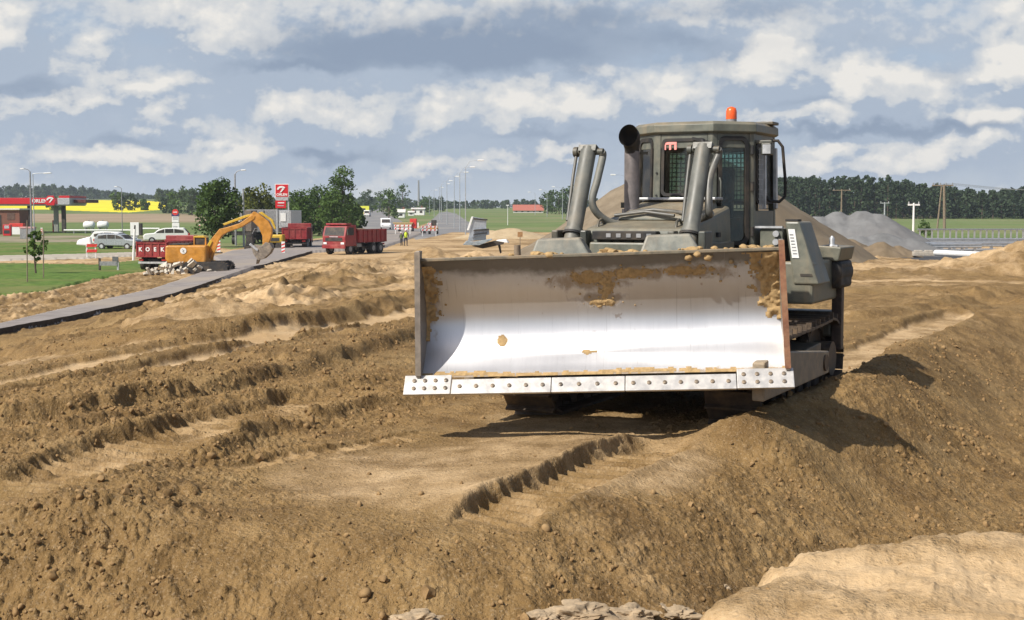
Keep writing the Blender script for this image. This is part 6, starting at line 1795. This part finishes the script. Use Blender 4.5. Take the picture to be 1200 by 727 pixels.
# ---- lamp posts and poles
def lamp(u, v_foot, v_top, label, group, arm=(1.6, .25), y=None, head=True, col_=None, parent_name='street_lamp', both=False, rad=.085, r2=.05):
    q_ = gp(u, v_foot) if y is None else gy(u, y)
    top = at(u, v_top, q_.y).z - q_.z
    t = empty(parent_name, q_, 0, label, 'street lamp' if head else 'pole', group)
    mb = MB(); mb.tube([(0, 0, -.2), (0, 0, top * .5), (0, 0, top - abs(arm[1]))], [rad, (rad + r2) / 2, r2], 8); mb.build('post', col_ or M['pole'], t, smooth=40)
    if head:
        for sg in ((1, -1) if both else (1,)):
            a = arm[0] * sg
            mb = MB(); mb.tube([(0, 0, top - abs(arm[1])), (a * .25, 0, top - abs(arm[1]) * .3), (a * .7, 0, top)], [.045, .04, .035], 7); mb.build('arm', col_ or M['pole'], t, smooth=50)
            mb = MB(); mb.box((a * .95, 0, top), (abs(a) * .5, .28, .14), (0, -.05 * sg, 0)); mb.build('lamp_head', M['white'], t, bevel=.04)
    return t
lamp(37.3, 283, 198, 'dark lamp post with an arm bent to the left before the filling station canopy', 'lamp posts by the filling station', (-1.0, .35), col_=M['grey'], rad=.13, r2=.09)
lamp(40.5, 283, 203, 'pale lamp post with a white head to the right of the bent dark one', 'lamp posts by the filling station', (1.9, .1), rad=.08)
lamp(143.5, 275, 219, 'thin lamp post beside the bush, before the yellow field', 'lamp posts by the filling station', (-.9, .3), col_=M['grey'])
lamp(276.5, 288, 199.5, 'lamp post with a bent arm rising out of the round roadside tree', 'lamp posts by the filling station', (1.0, .45), col_=M['grey'], rad=.12, r2=.08)
lamp(285.8, 289, 218.5, 'plain pale pole without a lamp between the round and the olive tree', None, head=False, parent_name='plain_pole', rad=.12, r2=.10)
q_ = gp(156, 306)
mb = MB(); mb.tube([(0, 0, -.3), (.08, 0, 1.2), (.18, 0, 2.45)], [.10, .09, .085], 8)
pw = mb.build('white_post', M['white'], loc=q_, smooth=40); tag(pw, 'leaning white post at the corner of the grass verge beside the lettered truck', 'post')
mb = MB(); mb.tube([(.17, 0, 2.45), (.2, 0, 2.75)], [.07, .06], 8); mb.build('dark_cap', M['dark'], pw)
heads = [(563.6, 188), (554, 196), (546.7, 202), (536, 207), (528.7, 212), (526, 215.6), (518.8, 220), (511.8, 223)]
polx = [545.7, 539, 532.6, 524, 517.5, 515.5, 509, 503.5]
ordn = ['nearest and tallest lamp of the long row beside the new carriageway', 'second lamp of the long row, next behind the tallest', 'third lamp of the long row counted from the tallest', 'fourth lamp of the long row counted from the tallest',
        'fifth lamp of the long row, close in front of the sixth', 'sixth lamp of the long row, close behind the fifth', 'last but one lamp at the far end of the long row', 'farthest and smallest lamp of the long row']
for (hu, hv), pu, lab in zip(heads, polx, ordn):
    sc_ = (245.6 - hv) / 57.6
    y = 205 / sc_
    q_ = gy(pu, y)
    z = at(pu, hv, y).z - q_.z
    a = (hu - pu) / FPX * y
    t = empty('street_lamp', q_, 0, lab, 'street lamp', 'row of lamps beside the new carriageway')
    mb = MB(); mb.tube([(0, 0, -.2), (0, 0, z * .9)], [.10, .05], 7); mb.build('post', M['pole'], t, smooth=40)
    mb = MB(); mb.tube([(0, 0, z * .9), (a * .3, 0, z - .15), (a * .85, 0, z)], [.03, .022, .02], 6); mb.build('arm', M['grey'], t, smooth=40)
    mb = MB(); mb.box((a, 0, z), (.95, .4, .22)); mb.build('lamp_head', M['white'], t, bevel=.05)
for (hu, hv, pu, lab) in [(620, 225.3, 627, 'left lamp of the three distant lamps right of the long row'), (633.2, 222.6, 641, 'middle lamp of the three distant lamps right of the long row'), (648.3, 219.2, 659, 'right lamp of the three distant lamps, next to the lift cylinder'), (718, 205, 735, 'lamp whose white head shows left of the exhaust stack')]:
    y = 205 * 57.6 / (245.6 - hv) * .9
    q_ = gy(pu, y); z = at(pu, hv, y).z - q_.z; a = (hu - pu) / FPX * y
    t = empty('street_lamp', q_, 0, lab, 'street lamp', 'distant lamps behind the left lift cylinder')
    mb = MB(); mb.tube([(0, 0, -.2), (0, 0, z * .94)], [.12, .06], 7); mb.build('post', M['pole'], t, smooth=40)
    mb = MB(); mb.tube([(0, 0, z * .94), (a * .4, 0, z - .1), (a * .85, 0, z)], [.03, .022, .02], 6); mb.build('arm', M['grey'], t, smooth=40)
    mb = MB(); mb.box((a, 0, z), (1.0, .4, .24)); mb.build('lamp_head', M['white'], t, bevel=.05)
# radio mast far away, poles on the right
q_ = gy(491, 900); z = at(491, 211.5, 900).z - q_.z
mb = MB(); mb.tube([(0, 0, 0), (0, 0, z)], [.9, .55], 6); tag(mb.build('radio_mast', M['grey'], loc=q_), 'thin grey radio mast above the far wood left of the lamp row', 'mast')
q_ = gy(595, 300); z = at(595, 240, 300).z - q_.z
for (u, y, vt, cross, lab, mat) in [(985, 240, 222, 1.6, 'grey wooden pole with a small cross arm above the brown heap', M['wood']), (1035.5, 240, 237, .8, 'short pole with a white box above the grey gravel heap', M['pole']), (1069.5, 128, 238, .55, 'white pole with a small cross arm at the edge of the right hand meadow', M['white']), (595, 300, 240, .3, 'tiny pale post far off in the meadow left of the barn', M['white'])]:
    q_ = gy(u, y); z = at(u, vt, y).z - q_.z
    t = empty('utility_pole', q_, 0, lab, 'pole', 'poles standing in the fields')
    mb = MB(); mb.tube([(0, 0, -.2), (0, 0, z)], [.16 * min(y, 180) / 180 * (.4 if cross < .4 else 1), .12 * min(y, 180) / 180 * (.4 if cross < .4 else 1)], 8); mb.build('post', mat, t, smooth=40)
    mb = MB(); mb.b2((-cross, -.06, z - .25), (cross, .06, z - .1)); mb.build('cross_arm', mat, t)
    for sg in (-1, 1):
        mb = MB(); mb.tube([(sg * cross * .85, 0, z - .1), (sg * cross * .85, 0, z + .12)], .06, 6); mb.build('insulator', M['lightgrey'], t)
q_ = gy(1104, 200); z = at(1105, 217.5, 200).z - q_.z
t = empty('power_pylon', q_, 0, 'wooden power pylon of two close legs with a wide cross arm before the pine wood', 'pylon')
mb = MB(); mb.tube([(.25, 0, -.2), (.05, 0, z)], [.22, .17], 8); mb.build('leg', M['wood'], t, smooth=40)
mb = MB(); mb.tube([(-.75, .3, -.2), (-.30, 0, z)], [.14, .10], 8); mb.build('leg', M['wood'], t, smooth=40)
mb = MB(); mb.b2((-1.7, -.08, z - .08), (1.4, .08, z + .10)); mb.build('cross_arm', M['wood'], t)
for xx in (-1.55, -.5, .3, 1.25):
    mb = MB(); mb.tube([(xx, 0, z + .1), (xx, 0, z + .38)], .07, 6); mb.build('insulator', M['grey'], t)
for xx in (-1.5, 0, 1.2):
    mb = MB(); mb.tube([(xx, 0, z + .32), (xx + 9, 1, z - .5), (xx + 20, 3, z - .8), (xx + 32, 6, z - .3)], .022, 4); mb.build('wire', M['grey'], t)

# ---- guard rails on the right
def guard_rail(label, y, u0, u1, v_top, n_posts, beam_h=.31, posts=True, rows_=1, yaw=0.0, ph=None, wide=.13, mat=None):
    a, b = (u0 - 600) / FPX * y, (u1 - 600) / FPX * y
    zt = at(u0, v_top, y).z
    g0 = float(base_h((a + b) / 2, y))
    t = empty('guard_rail', (a, y, g0), yaw, label, 'guard rail', 'guard rails along the new slip road')
    L, H_ = b - a, zt - g0
    for r_ in range(rows_):
        zc = H_ - beam_h / 2 - r_ * .42
        pf = [(0, -beam_h / 2), (-.06, -beam_h * .38), (-.06, -beam_h * .18), (0, 0), (-.06, beam_h * .18), (-.06, beam_h * .38), (0, beam_h / 2), (.02, beam_h / 2), (.02, -beam_h / 2)]
        mb = MB(); mb.prism([(q[0], q[1] + zc) for q in pf], 'x', 0, L); mb.build('beam', mat or M['galv'], t)
    if posts:
        for k_ in range(n_posts):
            xx = L * (k_ + .5) / n_posts
            mb = MB(); mb.b2((xx - wide / 2, .025, -.2), (xx + wide / 2, .14, H_ - .05)); mb.build('post', mat or M['galv'], t)
    return t
guard_rail('far guard rail on dense slender posts along the foot of the green meadow', 125, 1074, 1330, 268.2, 36, .14)
guard_rail('middle guard rail just behind the two stacked rails', 97, 1066, 1330, 279.2, 18, .31)
guard_rail('nearer guard rail with two beams one above the other', 88, 1068, 1300, 283.8, 16, .30, True, 2)
t = guard_rail('short pale stretch of unmounted guard rail lying before the nearer rail', 84, 1091, 1150, 285, 4, .30)
a = at(1097, 296.5, 72); b = at(1161, 299.5, 66)
mb = MB(); d = b - a; mb.tube([(0, 0, 0), tuple(d)], .16, 14); o = mb.build('white_pipe', M['white'], loc=a); tag(o, 'thick white pipe lying along the edge of the dark asphalt strip', 'pipe')
mb = MB(); mb.tube([tuple(d * .995), tuple(d * 1.002)], .12, 12); mb.build('pipe_mouth', M['dark'], o)
for k_, (u, v) in enumerate([(1076, 293.5), (1088, 294.5)]):
    q_ = at(u, v, 73); mb = MB(); mb.b2((-.28, -.2, -.12), (.28, .2, .12)); mb.b2((-.2, -.16, .121), (.2, .16, .2))
    o = mb.build('concrete_block', M['concrete'], loc=(q_.x, q_.y, float(base_h(q_.x, q_.y)) + .22), bevel=.03); tag(o, ['pale concrete block at the left end of the white pipe', 'dark edged concrete block touching the end of the white pipe'][k_], 'block')

# ---- bundle of grey sheets on a low trailer, left of the blade
q_ = gy(556, 78); kk_ = 1 / px(q_.y); gz = float(base_h(q_.x, q_.y))
vg = 245 + (CZ - gz) * px(q_.y) ; B5 = (556, vg)
T5 = empty('sheet_bundle', q_, 0, 'bundle of grey steel sheets propped upright on a low trailer behind the sand heap', 'steel sheets')
def pol(name, pts, d0, d1, mat, par=T5):
    mb = MB(); mb.prism([((a - 556) * kk_, (vg - b) * kk_) for a, b in pts], 'y', d0, d1); return mb.build(name, mat, par, bevel=.01)
up_ = pol('upright_sheet', [(548, 283), (554.5, 254.3), (570, 257), (569.5, 281)], .3, .42, M['galv'])
pol('white_edge', [(547, 270), (552.5, 254), (554.8, 254), (549.5, 270)], .2, .297, M['white'], up_)
pol('dark_cap', [(555, 255.6), (571.5, 257), (571, 258.6), (555, 257.2)], .2, .298, M['dark'], up_)
pol('lower_sheet', [(553, 279), (556, 270.5), (573, 268.5), (573.5, 275), (560, 277)], -.1, .28, paint('sheet_grey', (.30, .33, .37), .4, .5))
pol('dark_gap', [(554, 271), (556, 269), (573, 267.8), (573, 269.5)], -.2, -.105, M['dark'])
pol('dark_gap', [(554.5, 275.5), (556, 274), (571, 272.2), (571, 273.6)], -.2, -.105, M['dark'])
pol('sloping_sheet', [(543, 286.5), (547, 282), (556, 283), (576, 279.5), (577, 281), (562, 287)], -1.0, -.2, paint('sheet_blue_grey', (.33, .39, .43), .4, .4))
pol('trailer_bed', [(553, 288), (565, 286), (580, 282), (591, 284), (590, 286), (566, 291)], -.6, .2, M['dark'])
for (a, b) in ((556, 5.5), (582, 3)):
    c = ((a - 556) * kk_, 0, .38); mb = MB(); mb.tube([(c[0], -.4, c[2]), (c[0], -.2, c[2])], .36, 16); mb.build('wheel', M['black'], T5, smooth=40)
pol('prop_leg', [(583, 285), (586, 284), (588, 296), (586, 297)], -.3, -.2, M['dark'])
q_ = gy(640, 84); mb = MB(); mb.b2((-4.6, -.15, 0), (1.2, .15, .38)); mb.b2((-4.2, -.1, .381), (1.0, .1, .55))
o = mb.build('rail_stack', paint('stacked_rails', (.20, .22, .24), .5, .4), loc=q_, bevel=.02); tag(o, 'low dark stack of steel rails on the sand right of the grey sheet bundle', 'steel rails')
q_ = gp(606, 279)
o = MB().b2((-.28, -.05, .9), (.28, .05, 1.45)).build('small_sign', paint('brown_sign', (.30, .16, .06), .7), loc=gy(609.5, 150)); tag(o, 'small brown sign on a post in the sand before the green meadow', 'sign')
MB().b2((-.04, .052, -.1), (.04, .1, 1.0)).build('post', M['wood'], o)
q_ = gy(588.5, 160); o = MB().hexa([(-.9, -.3, 0), (.7, -.3, 0), (.9, .3, 0), (-.7, .3, 0), (-.6, -.2, .35), (.5, -.2, .45), (.5, .2, .45), (-.6, .2, .35)]).build('white_bag', M['white'], loc=q_, bevel=.08); tag(o, 'crumpled white sheet lying on the tan soil right of the steel sheets', 'sheet')

# ---- barrier boards, beacons and workers
def delineator(u, v, label, h=1.05, w_=.24, s_=1.0):
    q_ = gp(u, v)
    t = empty('traffic_beacon', q_, 0, label, 'beacon board', 'red and white beacon boards', s_)
    mb = MB(); mb.b2((-.30, -.2, 0), (.30, .2, .10)); mb.build('foot', M['dark'], t, bevel=.02)
    mb = MB(); mb.b2((-w_ / 2, -.03, .11), (w_ / 2, .03, h)); bd = mb.build('board', M['white'], t, bevel=.01)
    for k_ in range(3):
        z = .22 + k_ * .29
        mb = MB(); mb.prism([(-w_ / 2 + .005, z), (w_ / 2 - .005, z + .10), (w_ / 2 - .005, z + .23), (-w_ / 2 + .005, z + .13)], 'y', -.036, -.0302); mb.build('stripe', M['redlight'], bd)
for (u, v, lab) in [(256.5, 297, 'red and white beacon board at the bend of the excavator boom'), (332, 299, 'red and white beacon board between the excavator bucket and the second red truck'), (387.5, 297, 'red and white beacon board in front of the truck that faces the viewer'),
                    (234, 270.5, 'lone red and white beacon board on the meadow left of the round tree'), (191, 281, 'beacon board just above the lettered truck'), (49, 276, 'round topped beacon board behind the young tree')]:
    delineator(u, v, lab, 1.15, .30)
def barrier(u, v, label, w_=1.7, h=1.15, skew=0.0):
    q_ = gp(u, v)
    t = empty('road_barrier', q_, skew, label, 'barrier', 'red and white road barriers')
    for xx in (-w_ * .42, w_ * .42):
        mb = MB(); mb.b2((xx - .05, -.05, 0), (xx + .05, .05, h)); mb.build('leg', M['white'], t)
    for z in (h - .28, h - .72):
        mb = MB(); mb.b2((-w_ / 2, -.085, z), (w_ / 2, -.053, z + .26)); b_ = mb.build('plank', M['white'], t)
        for k_ in range(4):
            x0 = -w_ / 2 + (k_ + .15) * w_ / 4
            mb = MB(); mb.prism([(x0, z + .01), (x0 + .2, z + .01), (x0 + .28, z + .25), (x0 + .08, z + .25)], 'y', -.092, -.0855); mb.build('stripe', M['redlight'], b_)
barrier(472, 276, 'red and white barrier closing the old road behind the worker', 2.6, 1.6); barrier(503, 277, 'red and white barrier left of the sand heap, before the lamp row', 2.4, 1.5, .3); barrier(507, 270, 'farther red and white barrier behind the one before the lamp row', 1.8, 1.3, -.2)
barrier(107, 303, 'small red and white barrier beside the path left of the silver car', .8, 1.2, .2)
q_ = gp(104, 301); mb = MB()
mb.hexa([(-.95, -.12, .75), (.35, -.12, .65), (.40, .3, .65), (-.9, .3, .75), (-.85, -.05, 1.15), (.25, -.05, 1.45), (.3, .2, 1.45), (-.7, .2, 1.2)])
o = mb.build('white_sheet', M['white'], loc=q_ + Vector((0, -.25, .25)), bevel=.1); tag(o, 'white sheet draped over the barrier beside the path', 'sheet')
q_ = gp(131, 318); kk_ = 1 / px(q_.y)
t = empty('sign_back', q_, .0, 'grey back of a low sign board on two posts in the grass verge', 'sign')
for (u, v0, v1, mat) in ((116.5, 303, 320, M['dark']), (138, 306, 323, M['lightgrey'])):
    mb = MB(); mb.b2(((u - 131) * kk_ - .06, .03, (318 - v1) * kk_ + .1), ((u - 131) * kk_ + .06, .15, (318 - v0) * kk_)); mb.build('post', mat, t)
mb = MB(); mb.b2(((117 - 131) * kk_, -.02, (318 - 311.5) * kk_), ((137 - 131) * kk_, .027, (318 - 306.5) * kk_)); mb.build('board', M['grey'], t)
mb = MB(); mb.b2(((132 - 131) * kk_, -.03, (318 - 306.3) * kk_), ((139 - 131) * kk_, .026, (318 - 301) * kk_)); mb.build('upper_board', paint('sign_dark', (.10, .11, .12), .5), t)
stand = dict(pelvis=(0, 0, .92), waist=(0, .0, 1.08), chest=(0, -.02, 1.30), neck=(0, -.02, 1.46), chin=(0, -.04, 1.52), head=(0, -.05, 1.61), crown=(0, -.04, 1.69),
             shL=(.20, 0, 1.40), elL=(.29, -.02, 1.13), wrL=(.27, -.16, .93), haL=(.26, -.2, .86), shR=(-.20, 0, 1.40), elR=(-.28, -.04, 1.13), wrR=(-.22, -.22, .98), haR=(-.2, -.28, .94),
             hipL=(.10, 0, .88), knL=(.13, -.06, .49), anL=(.14, .0, .09), toL=(.16, -.16, .04), hipR=(-.10, 0, .88), knR=(-.12, .02, .49), anR=(-.13, .08, .09), toR=(-.15, -.08, .04))
def worker(u, v, label, rz, vest, s_=1.0):
    q_ = gp(u, v)
    o = human('person', stand, M['cloth_dark'], q_, rz, s_); tag(o, label, 'person', 'road workers')
    mb = MB(); mb.tube([(0, 0, .90 * s_), (0, 0, 1.08 * s_), (0, -.02, 1.30 * s_), (0, -.02, 1.46 * s_)], [.205 * s_, .19 * s_, .215 * s_, .11 * s_], 12)
    mb.v = [(a[0] * 1.0, a[1] * .78, a[2]) for a in mb.v]; mb.build('vest', vest, o, smooth=60)
    mb = MB(); mb.ball((0, -.055 * s_, 1.60 * s_), (.095 * s_, .115 * s_, .13 * s_), 12, 8); mb.build('face', M['skin'], o, smooth=60)
    mb = MB(); mb.ball((0, -.03 * s_, 1.67 * s_), (.12 * s_, .14 * s_, .09 * s_), 12, 8); mb.build('helmet', M['white'], o, smooth=60)
worker(475.5, 288.5, 'person in a yellow high visibility vest standing on the road left of the sand heap', .5, M['hivis'], 1.02)
worker(470.5, 288, 'person in a dark green jacket bending beside the worker in the yellow vest', -.6, paint('green_jacket', (.07, .10, .03), .8, dust=.1), .85)
# ---- small machines, houses and boards far off
q_ = gy(474, 230); t = empty('earth_pile_truck', q_, 0, 'sandy coloured tipper body far behind the workers', 'truck')
mb = MB(); mb.hexa([(-1.2, -1, .9), (1.1, -1, .9), (1.1, 1, .9), (-1.2, 1, .9), (-1.9, -1.1, 1.7), (1.6, -1.1, 1.7), (1.6, 1.1, 1.7), (-1.9, 1.1, 1.7)]); mb.build('tub', paint('sandy_paint', (.42, .30, .14), .7), t, bevel=.03)
mb = MB(); mb.b2((1.0, -.8, .7), (2.1, .8, 2.3)); mb.build('cab', M['redlight'], t, bevel=.05)
for xx in (-.8, 1.4):
    for sg in (-1, 1): wheel(t, (xx, sg * .8, .45), .45, .3)
q_ = gy(508, 215); t = empty('wheel_loader', q_, 0, 'small orange loader beside the new carriageway below the lamp row', 'loader')
mb = MB(); mb.b2((-.9, -.6, .7), (.7, .6, 1.3)); mb.build('body', M['orange'], t, bevel=.05)
mb = MB(); mb.b2((-.3, -.5, 1.3), (.5, .5, 2.2)); mb.build('cab', M['dark'], t, bevel=.05)
mb = MB(); mb.hexa([(-1.9, -.8, .2), (-1.2, -.8, .1), (-1.2, .8, .1), (-1.9, .8, .2), (-2.0, -.8, .7), (-1.3, -.8, .9), (-1.3, .8, .9), (-2.0, .8, .7)]); mb.build('shovel', M['dark'], t)
for xx in (-.6, .6):
    for sg in (-1, 1): wheel(t, (xx, sg * .6, .45), .45, .3)
def house(u, y, label, w_, d_, h, roof_h, wall, roof, hip=False, win=3):
    q_ = gy(u, y)
    t = empty('house', q_, 0, label, 'house')
    mb = MB(); mb.b2((-w_ / 2, 0, -.3), (w_ / 2, d_, h)); mb.build('walls', wall, t)
    mb = MB(); mb.prism([(-.4, h + .003), (d_ / 2, h + roof_h), (d_ + .4, h + .003)], 'x', -w_ / 2 - .3, w_ / 2 + .3); r_ = mb.build('roof', roof, t)
    mb = MB(); mb.b2((w_ * .2, d_ * .5, h + roof_h * .6), (w_ * .2 + .6, d_ * .5 + .6, h + roof_h + .7)); mb.build('chimney', M['brick'], r_)
    for k_ in range(win):
        x0 = -w_ / 2 + w_ * (k_ + .5) / win
        mb = MB(); mb.b2((x0 - .5, -.05, h * .35), (x0 + .5, -.004, h * .75)); mb.build('window', M['dark'], t)
house(619, 620, 'long barn with a red tiled roof at the edge of the green meadow', 13.5, 7, 1.0, 2.7, M['plaster'], M['rooftile'], win=5)
house(490, 520, 'white house with a flat roof at the foot of the thin mast', 4.8, 5, 2.3, .5, M['white'], M['plaster'], win=2)
house(470, 440, 'small white house left of the white house with the flat roof', 2.4, 3, 1.7, 1.0, M['white'], M['plaster'], win=1)
house(482, 500, 'tiny white shed beside the white house with the flat roof', 2.0, 3, 1.2, .5, M['white'], M['plaster'], win=1)
q_ = gy(426, 480); t = empty('billboard', q_, 0, 'bright yellow board with a dark centre beside the old road', 'billboard')
mb = MB(); mb.b2((-1.9, -.1, 1.0), (2.1, .1, 3.6)); mb.build('panel', paint('yellow_board', (.70, .72, .06), .6), t)
mb = MB(); mb.b2((-.6, -.14, 1.6), (.8, -.105, 2.8)); mb.build('dark_mark', M['dark'], t)
for xx in (-1.5, 1.5):
    mb = MB(); mb.b2((xx - .1, .11, -.2), (xx + .1, .25, 3)); mb.build('post', M['grey'], t)
# road markings on the old road
mb = MB()
a_, b_ = gp(424, 254), gp(428.5, 262)
for k_ in range(12):
    f0, f1 = k_ / 12, (k_ + 1) / 12
    A, Bq = a_.lerp(b_, f0), a_.lerp(b_, f1)
    zA, zB = float(base_h(A.x, A.y)) + .08, float(base_h(Bq.x, Bq.y)) + .08
    mb.add([(A.x - .35, A.y, zA), (A.x + .35, A.y, zA), (Bq.x + .35, Bq.y, zB), (Bq.x - .35, Bq.y, zB)], [(0, 1, 2, 3)])
tag(mb.build('road_marking', M['white']), kind='structure')
for (u, v, h, lab) in [(423, 262, 1.0, 'left white marker post on the verge of the old road'), (460.5, 269, 1.0, 'pale marker post right of the white van'), (484, 266, 1.0, 'pale marker post left of the new carriageway'), (490, 267, 1.0, 'second pale marker post left of the new carriageway, nearer the barriers')]:
    q_ = gp(u, v); mb = MB(); mb.b2((-.12, -.1, -.1), (.12, .1, h)); mb.b2((-.125, -.105, h * .6), (.125, .105, h * .75))
    tag(mb.build('marker_post', M['white'], loc=q_, bevel=.02), lab, 'marker post', 'white marker posts')

# ---- the air between: one even body of summer haze
hm = bpy.data.materials.new('summer_haze'); hm.use_nodes = True
ht = NT(hm.node_tree); ht.n.remove(hm.node_tree.nodes['Principled BSDF'])
pv = ht.new('ShaderNodeVolumePrincipled'); pv.inputs['Color'].default_value = (.80, .88, 1.0, 1); pv.inputs['Density'].default_value = .00016; pv.inputs['Anisotropy'].default_value = .1
ht.l.new(pv.outputs[0], ht.n['Material Output'].inputs['Volume'])
mb = MB(); mb.b2((-2320, -420, -5.5), (2320, 1720, 42))
tag(mb.build('haze', hm), 'thin summer haze over the whole site, paling the far woods', 'haze', kind='stuff')
